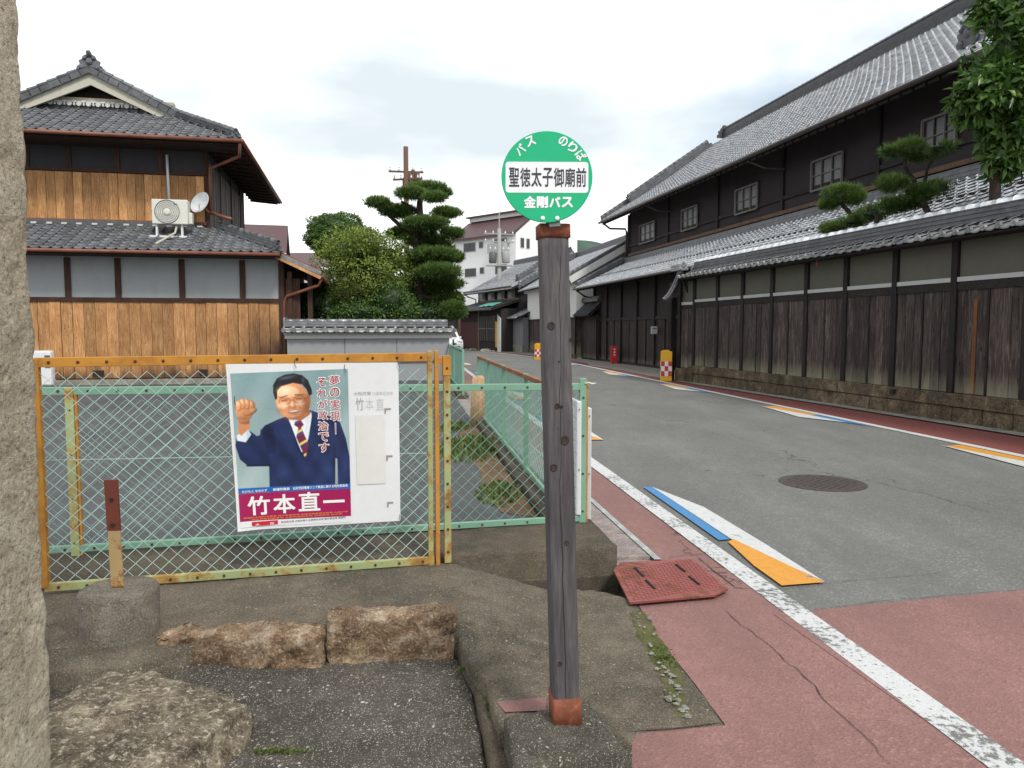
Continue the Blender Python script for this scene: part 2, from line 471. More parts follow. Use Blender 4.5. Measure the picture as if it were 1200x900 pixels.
def in_poly(x, y, poly):
    c = False; n = len(poly)
    for i in range(n):
        x1, y1 = poly[i][0], poly[i][1]; x2, y2 = poly[(i + 1) % n][0], poly[(i + 1) % n][1]
        if (y1 > y) != (y2 > y) and x < (x2 - x1) * (y - y1) / (y2 - y1) + x1: c = not c
    return c

def slab(name, poly, zf, mat, res=0.05, skirt=0.3, jitter=0.0, rough=0.003, label=None, kind='structure', parent=None, edge=0.012):
    """a cast slab: fine grid inside an outline, height from zf, rounded worn edge and sides going down"""
    P = []
    n = len(poly)
    for i in range(n):
        a = Vector(poly[i][:2]); b_ = Vector(poly[(i + 1) % n][:2]); L_ = (b_ - a).length; k = max(1, int(L_ / res))
        nn = Vector((b_.y - a.y, a.x - b_.x)).normalized() if L_ > 0 else Vector((0, 0))
        for j in range(k):
            q = a.lerp(b_, j / k)
            if jitter: q = q + nn * (noise.noise(Vector((q.x * 7, q.y * 7, 3.3))) * jitter + noise.noise(Vector((q.x * 25, q.y * 25, 9))) * jitter * 0.5)
            P.append(q)
    nb = len(P)
    cx = sum(p.x for p in P) / nb; cy = sum(p.y for p in P) / nb
    inner = [p.copy() for p in P]
    xs = [p.x for p in P]; ys = [p.y for p in P]
    pts = list(P)
    x = min(xs)
    while x < max(xs):
        y = min(ys)
        while y < max(ys):
            qx = x + random.uniform(-.2, .2) * res; qy = y + random.uniform(-.2, .2) * res
            if in_poly(qx, qy, P):
                md = min((p.x - qx) ** 2 + (p.y - qy) ** 2 for p in P) if nb < 400 else 1
                if md > (res * 0.35) ** 2: pts.append(Vector((qx, qy)))
            y += res
        x += res
    r = delaunay_2d_cdt([p for p in pts], [(i, (i + 1) % nb) for i in range(nb)], [], 1, 1e-5)
    vs, fs = r[0], r[2]
    V = []
    bset = set(range(nb))
    for i, p in enumerate(vs):
        z = zf(p.x, p.y) + (noise.noise(Vector((p.x * 9, p.y * 9, 1))) * rough * 2 + noise.noise(Vector((p.x * 31, p.y * 31, 5))) * rough)
        if i < nb: z -= edge
        V.append((p.x, p.y, z))
    F = [tuple(f) for f in fs if len(f) >= 3]
    k = len(V)
    for i in range(nb): V.append((V[i][0], V[i][1], V[i][2] - skirt))
    for i in range(nb): F.append((i, (i + 1) % nb, k + (i + 1) % nb, k + i))
    me = bpy.data.meshes.new(name); me.from_pydata(V, [], F)
    bm = bmesh.new(); bm.from_mesh(me); bmesh.ops.recalc_face_normals(bm, faces=bm.faces)
    up = sum(f.normal.z * f.calc_area() for f in bm.faces)
    if up < 0: bmesh.ops.reverse_faces(bm, faces=bm.faces)
    bm.to_mesh(me); bm.free(); me.shade_smooth()
    o = link(name, me, mat, parent)
    if kind: o['kind'] = kind
    return o

def rock(name, c, d, mat, seed=0, amp=0.18, sub=5, rot=0.0, boxy=0.0, label=None, cat='rock', freq=1.6, parent=None):
    bm = bmesh.new()
    bmesh.ops.create_icosphere(bm, subdivisions=sub, radius=1.0)
    for v in bm.verts:
        p = v.co.copy()
        if boxy > 0:
            m_ = max(abs(p.x), abs(p.y), abs(p.z)); q = p / m_
            p = p.lerp(q, boxy)
        n1 = noise.fractal(p * freq + Vector((seed * 7.1, seed * 3.3, 0)), 1.0, 2.0, 5)
        n2 = noise.fractal(p * freq * 4 + Vector((0, seed * 5, 0)), 0.9, 2.0, 4)
        n3 = abs(noise.fractal(p * freq * 3 + Vector((seed, 2, 0)), 0.8, 2.1, 5))
        p = p * (1 + amp * n1 + amp * 0.3 * n2 - amp * 0.6 * n3)
        v.co = Vector((p.x * d[0] / 2, p.y * d[1] / 2, p.z * d[2] / 2))
    me = bpy.data.meshes.new(name); bm.to_mesh(me); bm.free(); me.shade_smooth()
    o = link(name, me, mat, parent, Matrix.Translation(c) @ Matrix.Rotation(rot, 4, 'Z'))
    if label: setp(o, label, cat)
    return o

# text -> flat mesh in the XZ sense (x right, y up), returned as (verts2d, faces)
_txt_cache = {}
def text_geo(s, thick=0.0, res=3):
    """flat glyph outlines; thick > 0 lays shifted copies over one another (each a hair higher) for a heavier face"""
    key = (s, thick)
    if key in _txt_cache: return _txt_cache[key]
    if thick > 0:
        vs, fs, ext = text_geo(s, 0.0)
        n_ = 8 if thick > .04 else 4
        V, F = [(x, y, 0) for x, y, z in vs], list(fs)
        for k in range(n_):
            a = 2 * math.pi * (k + .5) / n_; k0 = len(V)
            V += [(x + math.cos(a) * thick, y + math.sin(a) * thick, (k + 1)) for x, y, z in vs]; F += [tuple(i + k0 for i in f) for f in fs]
        _txt_cache[key] = (V, F, (ext[0] + 2 * thick, ext[1] + 2 * thick))
        return _txt_cache[key]
    cu = bpy.data.curves.new('lettering', 'FONT'); cu.body = s; cu.size = 1.0; cu.offset = thick; cu.resolution_u = res
    cu.align_x = 'CENTER'; cu.align_y = 'CENTER'
    o = bpy.data.objects.new('lettering', cu); COL.objects.link(o)
    dg = bpy.context.evaluated_depsgraph_get(); dg.update()
    me = o.evaluated_get(dg).to_mesh()
    vs = [v.co.copy() for v in me.vertices]; fs = [tuple(p.vertices) for p in me.polygons]
    o.evaluated_get(dg).to_mesh_clear()
    bpy.data.objects.remove(o); bpy.data.curves.remove(cu)
    if vs:
        x0 = min(v.x for v in vs); x1 = max(v.x for v in vs); y0 = min(v.y for v in vs); y1 = max(v.y for v in vs)
        cx, cy = (x0 + x1) / 2, (y0 + y1) / 2
        vs = [(v.x - cx, v.y - cy, 0) for v in vs]; ext = (x1 - x0, y1 - y0)
    else: ext = (1, 1)
    _txt_cache[key] = (vs, fs, ext)
    return _txt_cache[key]
def put_text(mb, s, M, w=None, h=None, thick=0.0):
    """fit text to w x h in the local plane of matrix M (x right, y up, z out)"""
    vs, fs, ext = text_geo(s, thick)
    if not vs: return
    sx = w / ext[0] if w else h / ext[1]; sy = h / ext[1] if h else sx
    mb.add([M @ Vector((x * sx, y * sy, z * 0.00006)) for x, y, z in vs], fs)
# ------------------------------------------------------------------ materials
ROADC = (0.155, 0.154, 0.143)
M = {}
M['road'] = m_asphalt('road_asphalt', ROADC, 0.2)
M['lot'] = m_asphalt('lot_asphalt', (0.085, 0.086, 0.088), 0.28, 11.0, cracks=False)
M['red'] = m_asphalt('red_asphalt', (0.25, 0.134, 0.121), 0.2, 4.0, speck=.35)
M['redfar'] = m_asphalt('red_strip', (0.19, 0.06, 0.052), 0.12, 6.0, cracks=False)
M['earth'] = m_asphalt('earth', (0.10, 0.09, 0.075), 0.2, 2.0, cracks=False)
M['apron'] = m_concrete('yard_concrete', (0.22, 0.20, 0.17), amount=0.15)
M['white_line'] = m_paint('white_road_paint', (0.62, 0.63, 0.62), under=(0.14, 0.14, 0.135), wear=0.50, scale=30)
M['white_mark'] = m_paint('white_mark_paint', (0.60, 0.61, 0.60), wear=0.32)
M['blue_mark'] = m_paint('blue_mark_paint', (0.045, 0.22, 0.48), wear=0.35)
M['yellow_mark'] = m_paint('yellow_mark_paint', (0.68, 0.30, 0.03), wear=0.32)
M['upper'] = m_concrete('dark_aggregate_concrete', (0.108, 0.090, 0.066), pebble=(0.44, 0.40, 0.33), amount=0.75, scale=95, stain_amt=0.75)
M['lower'] = m_concrete('coarse_aggregate_concrete', (0.078, 0.068, 0.056), pebble=(0.58, 0.55, 0.48), amount=0.95, scale=58, stain_amt=0.85, bump=1.0)
M['curb'] = m_concrete('mossy_curb_concrete', (0.085, 0.068, 0.05), pebble=(.22,.2,.16), amount=0.12, scale=110, moss=0.12)
M['block'] = m_concrete('block_concrete', (0.075, 0.066, 0.054), pebble=(.5, .47, .4), amount=0.8, scale=70, moss=0.15)
M['pale_conc'] = m_concrete('pale_concrete', (0.24, 0.23, 0.20), amount=0.1)
M['gutter'] = m_concrete('gutter_lid_concrete', (0.24, 0.20, 0.19), amount=0.12, scale=90, stain_amt=0.25, bump=0.4)
M['gutter_edge'] = m_concrete('gutter_edge_concrete', (0.33, 0.35, 0.34), amount=0.05, stain_amt=0.2)
M['moss'] = m_concrete('mossy_rubble', (0.12, 0.10, 0.06), amount=0.4, scale=40, moss=1.0)
M['granite'] = m_rock('pillar_granite', (0.30, 0.255, 0.18), (0.50, 0.44, 0.33), (0.62, 0.57, 0.46), 5.0, 1.0, (0.30, 0.27, 0.21), 0.25)
M['orange_stone'] = m_rock('orange_stone', (0.06, 0.034, 0.022), (0.32, 0.215, 0.13), (0.62, 0.52, 0.39), 7.0, 1.0, (0.55, 0.52, 0.46), 0.35)
M['boulder'] = m_rock('boulder_stone', (0.05, 0.04, 0.03), (0.20, 0.16, 0.11), (0.46, 0.40, 0.29), 8.0, 1.0, (0.55, 0.50, 0.40), 0.6)
M['steel_red'] = m_metal_paint('red_steel_plate', (0.26, 0.065, 0.055), 0.45, (0.14, 0.05, 0.035), 9)
M['iron'] = m_plain('manhole_iron', (0.055, 0.042, 0.04), 0.6, 0, scale=30, amt=0.4)
M['dark'] = m_plain('shadow_gap', (0.02, 0.018, 0.015), 0.9, 0)

# ------------------------------------------------------------------ ground, road, strips
gq = MB()    # one sheet to the horizon, open only where the sunken foreground lies
for x0, x1_, y0, y1_ in ((-900, -5, -40, 1600), (2.2, 900, -40, 1600), (-5, 2.2, -40, -3), (-5, 2.2, 5.0, 1600)):
    gq.quad((x0, y0, -.03), (x1_, y0, -.03), (x1_, y1_, -.03), (x0, y1_, -.03))
go = gq.build('ground', M['earth'], center=False); go['kind'] = 'structure'

LLp = [G(1171, 895), G(1070, 819), G(983, 754), G(888, 689), G(827, 646), G(684, 537)]   # centre of the near white line
def line_at(Y):
    # near edge line: straight, then the street bends left
    if Y < 30: return 1.7425 - 0.1350 * (Y - 2.66) - (0.0 if Y < 3 else 0.0)
    y = Y - 30; return 1.7425 - 0.1350 * 27.34 - 0.135 * y - 0.0068 * y * y
def line_far(Y):
    if Y < 33: return 6.24 - 0.137 * (Y - 9.15)
    y = Y - 33; return 6.24 - 0.137 * 23.85 - 0.137 * y - 0.0062 * y * y
def kerb_far(Y):
    if Y < 33: return 7.62 - 0.2165 * (Y - 11.2) + (0.35 if Y > 24 else 0.0) * min(1, (Y - 24) / 4 if Y > 24 else 0)
    return max(line_far(Y) + 0.9, 0) if False else line_far(Y) + 0.75
Ys = [-6, -2, 0, 1, 2, 2.66, 4, 6, 8, 10, 12, 14, 16, 18, 20, 22, 24, 26, 28, 30, 32, 34, 36, 38, 40, 42, 44, 46, 48, 50, 53, 56, 60, 64, 68, 72, 78]
def strip(name, fa, fb, z, mat, y0=-6, y1=78, kind='structure', parent=None):
    ys = [y for y in Ys if y0 < y < y1]; ys = [y0] + ys + [y1]
    V = []; F = []
    for y in ys: V.append((fa(y), y, z)); V.append((fb(y), y, z))
    for i in range(len(ys) - 1): F.append((2 * i, 2 * i + 1, 2 * i + 3, 2 * i + 2))
    me = bpy.data.meshes.new(name); me.from_pydata(V, [], F); me.update()
    if me.polygons[0].normal.z < 0: me.flip_normals()
    o = link(name, me, mat, parent)
    if kind: o['kind'] = kind
    return o
road = strip('road', lambda y: line_at(y) - 0.02, lambda y: line_far(y) + 0.02, 0.0, M['road'])
def base_far(Y): return 7.62 - 0.2165 * (Y - 11.2)
strip('red_strip', lambda y: line_far(y) + 0.02, lambda y: base_far(y) - 0.36 if y < 22 else kerb_far(y) - .16, 0.0, M['redfar'], -6, 78)
strip('kerb', lambda y: base_far(y) - 0.36, lambda y: base_far(y) + 0.3, 0.02, M['pale_conc'], -6, 22.6)
strip('pavement', lambda y: kerb_far(y) - 0.16, lambda y: kerb_far(y) + 9, 0.012, M['apron'], 22, 72)
strip('road_line', lambda y: line_at(y) - 0.075, lambda y: line_at(y) + 0.075, 0.008, M['white_line'])
strip('road_line', lambda y: line_far(y) - 0.075, lambda y: line_far(y) + 0.075, 0.008, M['white_mark'])
# left verge: red strip between line and gutter lids
def gut(y): return 0.99 - 0.146 * (y - 5.07) if y < 30 else line_at(y) - 0.46
strip('red_strip', lambda y: gut(y), lambda y: line_at(y) - 0.02, 0.0, M['red'], 4.75, 78)
strip('verge', lambda y: gut(y) - 6, lambda y: gut(y) - 0.5, -0.004, M['lot'], 22.5, 78)
# near red pavement (both sides of the line) with crossing
b0 = G(955, 716); b1 = G(1200, 692)
cross = [(b0.x - 0.25, b0.y + (b0.x - 0.25 - b0.x) * (b1.y - b0.y) / (b1.x - b0.x)), (line_far(5.2) + 0.0, b0.y + (line_far(5.2) - b0.x) * (b1.y - b0.y) / (b1.x - b0.x)), (line_far(-5), -5), (line_at(-5), -5), (line_at(1.5), 1.5)]
sheet('red_crossing', cross, 0.0065, M['red'])
# ------------------------------------------------------------------ parking lot
lotpoly = [(-24, 4.9), (-0.2, 5.0), (0.30, 5.40), (-0.40, 10.5), (-1.55, 19.0), (-1.95, 22.2), (-2.5, 22.6), (-24, 19.5)]
sheet('parking_lot', lotpoly, 0.02, M['lot'])
sheet('house_yard', [(-26, 18.5), (-2.4, 22.6), (-2.9, 25.5), (-3.5, 60), (-40, 60)], 0.012, M['earth'])
# parking lines, faint
lm = MB()
for k in range(5):
    x = -7.2 + 2.4 * k * 0.96
    a = Vector((x, 9.0 + 0.2 * x * 0.3, 0)); b_ = Vector((x - 0.9, 13.6 + 0.06 * x, 0))
    s_ = Vector((0.05, 0.01, 0))
    if a.x < -0.6: lm.quad(*[p + Vector((0, 0, 0.025)) for p in (a - s_, a + s_, b_ + s_, b_ - s_)])
pl = lm.build('parking_line', m_paint('parking_line_paint', (0.2, 0.2, 0.2), under=(0.085, 0.086, 0.088), wear=0.9)); pl['kind'] = 'structure'

# ------------------------------------------------------------------ lane-narrowing marks
def mark_poly(pts, mat, z=0.012, ex=0):
    P = [(p[0], p[1]) for p in pts]
    o = sheet('road_marking', P, z, mat); return o
def z7(x, y): return G(680 + x / 2.308, 520 + y / 2.308)
mark_poly([z7(170, 120), z7(195, 120), z7(405, 262), z7(375, 265)], M['blue_mark'])
mark_poly([z7(195, 120), z7(335, 175), z7(500, 275), z7(660, 378), z7(408, 262)], M['white_mark'], 0.0125)
mark_poly([z7(400, 270), z7(414, 262), z7(660, 380), z7(545, 389), z7(470, 335)], M['yellow_mark'], 0.0135)
def far_mark(px, py, s=1.0):
    # a mark beside the far line, pixel = its middle; 2.9 m long, along the street
    g = G(px, py); Y = g.y
    X = lambda y, o: line_far(y) - 0.13 - o
    L0, L1 = Y - 1.6 * s, Y + 1.6 * s
    mark_poly([(X(L0, 0), L0), (X(Y, 0), Y), (X(Y + .1, 0.16), Y), (X(L0 + .5, 0.12), L0 + .5)], M['blue_mark'])
    mark_poly([(X(Y, 0), Y), (X(L1, 0.0), L1), (X(L1 - 0.1, 0.28), L1 - 0.1), (X(Y, 0.16), Y)], M['yellow_mark'], 0.0130)
    mark_poly([(X(L0 + .5, 0.12), L0 + .5), (X(Y, 0.16), Y), (X(L1, 0.28), L1), (X(Y, 0.46), Y - .3)], M['white_mark'], 0.0125)
for px, py in ((940, 487), (1215, 548), (798, 455.5), (728, 438.5), (683, 427)): far_mark(px, py)
def near_mark(Y, s=1.0):
    X = lambda y, o: line_at(y) + 0.13 + o
    L0, L1 = Y - 1.5 * s, Y + 1.5 * s
    mark_poly([(X(L1, 0), L1), (X(Y, 0.0), Y), (X(Y, 0.16), Y), (X(L1, 0.08), L1)], M['blue_mark'])
    mark_poly([(X(Y, 0), Y), (X(L0, 0.08), L0), (X(L0, 0.45), L0), (X(Y, 0.16), Y)], M['yellow_mark'], 0.0130)
    mark_poly([(X(L1, 0.08), L1), (X(Y, 0.16), Y), (X(L0, 0.45), L0), (X(Y, 0.5), Y)], M['white_mark'], 0.0125)
for Y in (11.9, 18.0, 25.5, 34.0): near_mark(Y)

# ------------------------------------------------------------------ manhole cover
mc = G(963.5, 566); mr = 0.5 * (G(1012, 566) - G(915, 566)).length
mh = thing('manhole_cover', mc, 'round dark iron manhole cover set in the grey road', 'manhole cover')
b_ = MB(); b_.lathe(mc + Vector((0, 0, -0.05)), [(mr, 0), (mr, 0.056), (mr - 0.035, 0.058)], 48)
b_.build('cover_rim', M['iron'], mh)
b_ = MB(); b_.lathe(mc + Vector((0, 0, 0.0)), [(mr - 0.045, 0), (mr - 0.045, 0.0605)], 48); b_.v = [(x, y, min(z, 0.0095)) for x, y, z in b_.v]
cov = b_.build('cover_plate', M['iron'], mh)
b_ = MB()
for i in range(-9, 10):
    for j in range(-9, 10):
        x = i * mr / 10; y = j * mr / 10
        if x * x + y * y < (mr - .08) ** 2 and (i + j) % 2 == 0: b_.box(mc + Vector((x, y, 0.011)), (mr / 14, mr / 14, 0.005))
b_.build('cover_studs', M['iron'], mh)

# ------------------------------------------------------------------ foreground concrete
def up_z(x, y):
    # high along the gate, falling toward the road and the kerb stones
    t = min(1, max(0, (y - 3.2) / 1.2)); z = 0.02 + 0.085 * t * t * (3 - 2 * t)
    r = min(1, max(0, (x + 0.45) / 0.8)); r = r * r * (3 - 2 * r)
    z = z * (1 - r) + 0.008 * r
    return z + 0.004
_b1, _b2, _b3 = G(742, 880, .085), G(689, 821, .085), G(590, 838, .085)
UP = [(-4.0, 3.98), (-2.6, 4.12), (-1.5, 4.38), (-0.42, 4.60), (-0.30, 4.54), tuple(G(600, 679, .04)[:2]), tuple(G(640, 688, .02)[:2]), tuple(G(665, 691)[:2]), tuple(G(700, 692)[:2]), tuple(G(745, 705)[:2]),
      tuple(G(770, 745)[:2]), tuple(G(815, 803)[:2]), tuple(G(850, 851)[:2]), tuple(G(748, 862)[:2]), (_b1.x + .03, _b1.y + .10), (_b2.x + .012, _b2.y + .014), (_b3.x - .014, _b3.y + .012), tuple(G(566, 800)[:2]), tuple(G(545, 776)[:2]), tuple(G(537, 746, .03)[:2]), tuple(G(375, 749, .03)[:2]), tuple(G(230, 756, .03)[:2]), tuple(G(190, 778, .0)[:2]), tuple(G(150, 784, .0)[:2]), tuple(G(100, 792, .0)[:2]), (-4.0, 3.30)]
slab('concrete_slab', UP, up_z, M['upper'], 0.06, 0.45, jitter=0.012, rough=0.0035)
LOW = [tuple(G(547, 776, -.07)[:2]), tuple(G(545, 752, -.07)[:2]), tuple(G(180, 762, -.07)[:2]), (-4, 3.75), (-4, 0.8), (-0.12, 0.8), tuple(G(572, 905, -.09)[:2]), tuple(G(562, 850, -.08)[:2])]
def low_z(x, y): return -0.115 + 0.038 * min(1, max(0, (y - 2.5) / 1.0)) + max(0, -1.0 - x) * .03 * min(1, max(0, y - 2.6)) + 0.012 * noise.noise(Vector((x * 1.3, y * 1.3, 2)))
slab('lower_slab', LOW, low_z, M['lower'], 0.05, 0.3, jitter=0.01, rough=0.006)
KS = [tuple(G(549, 777, -.05)[:2]), tuple(G(566, 850, -.05)[:2]), tuple(G(576, 908, -.05)[:2]), tuple(G(606, 908, -.05)[:2]), tuple(G(590, 850, -.05)[:2]), tuple(G(572, 803, -.05)[:2])]
slab('kerb_edge', KS, lambda x, y: -0.045, M['curb'], 0.05, 0.3, jitter=0.006)
sheet('gap_fill', [(-5.1, -3.1), (2.3, -3.1), (2.3, 5.1), (-5.1, 5.1)], -0.17, M['dark'])
# red pavement on the kerb side of the line
redl = [tuple(G(745, 704)[:2]), tuple(G(768, 745)[:2]), tuple(G(815, 803)[:2]), tuple(G(850, 851)[:2]), tuple(G(742, 860)[:2]), tuple(G(735, 930)[:2]), (0.45, -2), (line_at(-2), -2), (line_at(4.76), 4.76), (1.03, 4.80), tuple(G(842, 690)[:2])]
sheet('red_pavement', redl, 0.004, M['red'])
sheet('pavement_patch', [tuple(G(582, 828)[:2]), tuple(G(640, 822)[:2]), tuple(G(640, 838)[:2]), tuple(G(592, 840)[:2])], 0.02, M['red'])
# mossy broken patch at the slab corner: a low bed of rubble and moss
mp_ = [G(752, 716), G(772, 742), G(800, 790), G(812, 838), G(806, 848), G(785, 838), G(770, 790), G(752, 762), G(738, 722)]
slab('moss_patch', [(p.x, p.y) for p in mp_], lambda x, y: 0.018, M['moss'], 0.03, 0.05, jitter=0.02, rough=0.010)
rb = MB()
for i in range(60):
    t = random.random(); q = G(752 + 48 * t + random.uniform(-9, 9), 722 + 115 * t + random.uniform(-8, 8), 0.02)
    s_ = random.uniform(.004, .014); rb.lathe(q, [(s_ * .3, -.003), (s_, s_ * .15), (s_ * .6, s_ * .6)], random.choice((4, 5, 6)), Matrix.Rotation(random.uniform(-.5, .5), 3, 'X') @ Matrix.Diagonal((random.uniform(.6, 1.5), 1, 1)))
ro = rb.build('rubble', M['pale_conc']); setp(ro, 'broken concrete crumbs along the mossy crack beside the red pavement', 'rubble', kind='stuff')

# ------------------------------------------------------------------ curb under the back fence
FD = Vector((0.98, 0.2)).normalized()     # direction of gate, fence and curb
cz = 0.14
a0 = G(640, 645, cz); 
def cb(x, off=0.0): return Vector((x, a0.y + (x - a0.x) * 0.2 + off, 0))
x1 = G(720, 633, cz).x
curb = slab('curb_wall', [(-4.2, cb(-4.2).y), (x1 - .03, cb(x1).y), (x1, cb(x1).y + .05), (x1 - .10, cb(x1).y + 0.75), (x1 - .28, cb(x1).y + 0.8), (-4.2, cb(-4.2).y + .62)], lambda x, y: cz, M['curb'], 0.08, 0.62, jitter=0.008, rough=0.003)
cu2 = MB()   # lower course, a few cm proud
pz = [cb(-4.2, -.03), cb(x1 + .012, -.03), cb(x1 + .012, .6), cb(-4.2, .6)]
cu2.hexa([Vector((p.x, p.y, -0.5)) for p in pz] + [Vector((p.x, p.y, -0.035)) for p in pz])
o = cu2.build('curb_footing', M['curb'], bevel=0.01); o['kind'] = 'structure'
# curb running on under the street-side fence
cs = MB(); A = Vector((0.36, 5.6)); 
def sidex(y): return 0.44 - 0.135 * (y - 5.4)
pz = [Vector((sidex(5.55) - .12, 5.55, 0)), Vector((sidex(5.55) + .12, 5.55, 0)), Vector((sidex(12.9) + .10, 12.9, 0)), Vector((sidex(12.9) - .12, 12.9, 0))]
cs.hexa([p + Vector((0, 0, -.2)) for p in pz] + [p + Vector((0, 0, .09)) for p in pz])
pz = [Vector((sidex(16.6) - .12, 16.6, 0)), Vector((sidex(16.6) + .12, 16.6, 0)), Vector((sidex(29) + .10, 29, 0)), Vector((sidex(29) - .12, 29, 0))]
cs.hexa([p + Vector((0, 0, -.2)) for p in pz] + [p + Vector((0, 0, .09)) for p in pz])
o = cs.build('fence_curb', M['curb'], bevel=0.01); o['kind'] = 'structure'
# gutter lids: slabs laid end to end
lid = thing('gutter_cover', G(730, 640), 'grey ribbed gutter slabs laid between the fence curb and the red strip', 'gutter cover')
y = 5.02
while y < 14:
    q = MB(); xa, xb = (sidex(y) + .10, gut(y) - .055); xc, xd = sidex(y + .58) + .10, gut(y + .58) - .055
    q.hexa([Vector((xa, y, -.08)), Vector((xb, y, -.08)), Vector((xd, y + .58, -.08)), Vector((xc, y + .58, -.08)), Vector((xa, y, .006)), Vector((xb, y, .006)), Vector((xd, y + .58, .006)), Vector((xc, y + .58, .006))])
    q.build('slab', M['gutter'], lid, bevel=0.006)
    y += 0.60
strip('gutter_edge', lambda y: gut(y) - 0.05, lambda y: gut(y) - 0.003, 0.008, M['gutter_edge'], 4.95, 22, kind=None, parent=lid)
sheet('gutter_floor', [(0.3, 4.9), (0.98, 4.9), (gut(40), 40), (gut(40) - .6, 40)], -0.018, M['gutter'])
sheet('lot_entrance', [(-0.9, 12.7), (gut(12.7) - .02, 12.7), (gut(16) - .02, 16.2), (gut(29) - .02, 29), (-2.6, 29), (-2.35, 22.3), (-1.3, 16.2)], 0.006, M['gutter'])

# ------------------------------------------------------------------ red steel plate over the ditch
sp = thing('steel_plate', G(790, 680, .01), 'red chequered steel plate with four slots bridging the ditch beside the curb', 'steel plate')
P4 = [G(738, 706, .035), G(719, 668, .035), G(727, 659, .035), G(812, 655, .035), G(853, 690, .035), G(838, 697, .035)]
q = MB(); q.prism([p - Vector((0, 0, .012)) for p in P4], (0, 0, .012)); q.build('plate', M['steel_red'], sp)
q = MB(); c0 = P4[1]; u_ = (P4[3] - P4[1]); v_ = (P4[0] - P4[1])
for i in range(26):
    for j in range(18):
        p = c0 + u_ * ((i + .5) / 26) * 1.10 + v_ * ((j + .5) / 18) * 0.98
        if in_poly(p.x, p.y, P4) and in_poly(p.x + .012, p.y + .01, P4) and in_poly(p.x - .012, p.y - .01, P4):
            q.box(p + Vector((0, 0, .001)), (.018, .005, .004), Matrix.Rotation(0.8 if (i + j) % 2 else -0.8, 3, 'Z'))
q.build('tread', M['steel_red'], sp)
def z7p(x, y): return G(680 + x / 2.308, 520 + y / 2.308, .036)
for a, c in (((148, 337), (171, 360)), ((177, 370), (201, 393)), ((258, 328), (284, 347)), ((294, 360), (322, 382))):
    q = MB(); q.bar(z7p(*a), z7p(*c), .012, .016); q.build('slot', M['dark'], sp)

# ------------------------------------------------------------------ granite pillar, boulder, kerb stones
def rough_block(name, x0, x1, y0, y1, z0, z1, mat, amp=0.012, res=0.05, parent=None, bulge=0.0, seed=0, top_fn=None):
    bm = bmesh.new(); bmesh.ops.create_cube(bm, size=1.0)
    nx, ny, nz_ = max(1, int((x1 - x0) / res)), max(1, int((y1 - y0) / res)), max(1, int((z1 - z0) / res))
    # build box grid
    bm.free(); V = {}; vs = []; fs = []
    def vid(i, j, k):
        if (i, j, k) not in V: V[(i, j, k)] = len(vs); vs.append(Vector((x0 + (x1 - x0) * i / nx, y0 + (y1 - y0) * j / ny, z0 + (z1 - z0) * k / nz_)))
        return V[(i, j, k)]
    for i in range(nx):
        for j in range(ny):
            for k in (0, nz_): fs.append([vid(i, j, k), vid(i + 1, j, k), vid(i + 1, j + 1, k), vid(i, j + 1, k)])
    for i in range(nx):
        for k in range(nz_):
            for j in (0, ny): fs.append([vid(i, j, k), vid(i + 1, j, k), vid(i + 1, j, k + 1), vid(i, j, k + 1)])
    for j in range(ny):
        for k in range(nz_):
            for i in (0, nx): fs.append([vid(i, j, k), vid(i, j + 1, k), vid(i, j + 1, k + 1), vid(i, j, k + 1)])
    c = Vector(((x0 + x1) / 2, (y0 + y1) / 2, (z0 + z1) / 2)); h = Vector(((x1 - x0) / 2, (y1 - y0) / 2, (z1 - z0) / 2))
    for p in vs:
        q = p - c
        e = sorted([abs(q.x) / h.x, abs(q.y) / h.y, abs(q.z) / h.z])
        if e[1] > 0.999: # edge: knock it back
            d = Vector((q.x, q.y, 0)).normalized() if abs(q.z) / h.z < .999 else q.normalized()
            p -= d * (0.008 + amp * 0.7 * abs(noise.noise(p * 6)))
        nn = noise.fractal(p * 3.1 + Vector((seed, 0, 0)), 1, 2, 3) * amp + noise.fractal(p * 17 + Vector((seed, 0, 0)), 1, 2, 4) * amp * 0.5 - abs(noise.fractal(p * 11 + Vector((seed, 5, 0)), .8, 2.1, 5)) * amp * .9
        d = Vector([q[i] / h[i] if abs(q[i]) / h[i] > .999 else 0 for i in range(3)])
        if d.length: d.normalize()
        p += d * nn
        if top_fn and p.z > c.z: p.z += top_fn(p.x, p.y)
    me = bpy.data.meshes.new(name); me.from_pydata([tuple(v - Vector((c.x, c.y, z0))) for v in vs], [], fs)
    bm = bmesh.new(); bm.from_mesh(me); bmesh.ops.recalc_face_normals(bm, faces=bm.faces); bm.to_mesh(me); bm.free(); me.shade_smooth()
    return link(name, me, mat, parent, Matrix.Translation((c.x, c.y, z0)))
o = rough_block('stone_pillar', -2.05, -1.565, 2.02, 2.475, -0.35, 3.4, M['granite'], 0.010, 0.022)
setp(o, 'rough pale granite pillar standing at the picture edge before the gate', 'stone pillar')
rock('stone', G(80, 888, -.10) + Vector((-.06, 0, .0)), (.26, .24, .20), M['granite'], 3, .12, 4, label='small rounded grey stone at the foot of the granite pillar', cat='stone')
bo = G(165, 880, -.1)
rock('boulder', bo + Vector((-.10, .0, -.12)), (.98, .92, .56), M['boulder'], 5, .10, 6, rot=-.3, boxy=.45, label='large pitted dark boulder beside the granite pillar, lower than the kerb stones', cat='boulder')
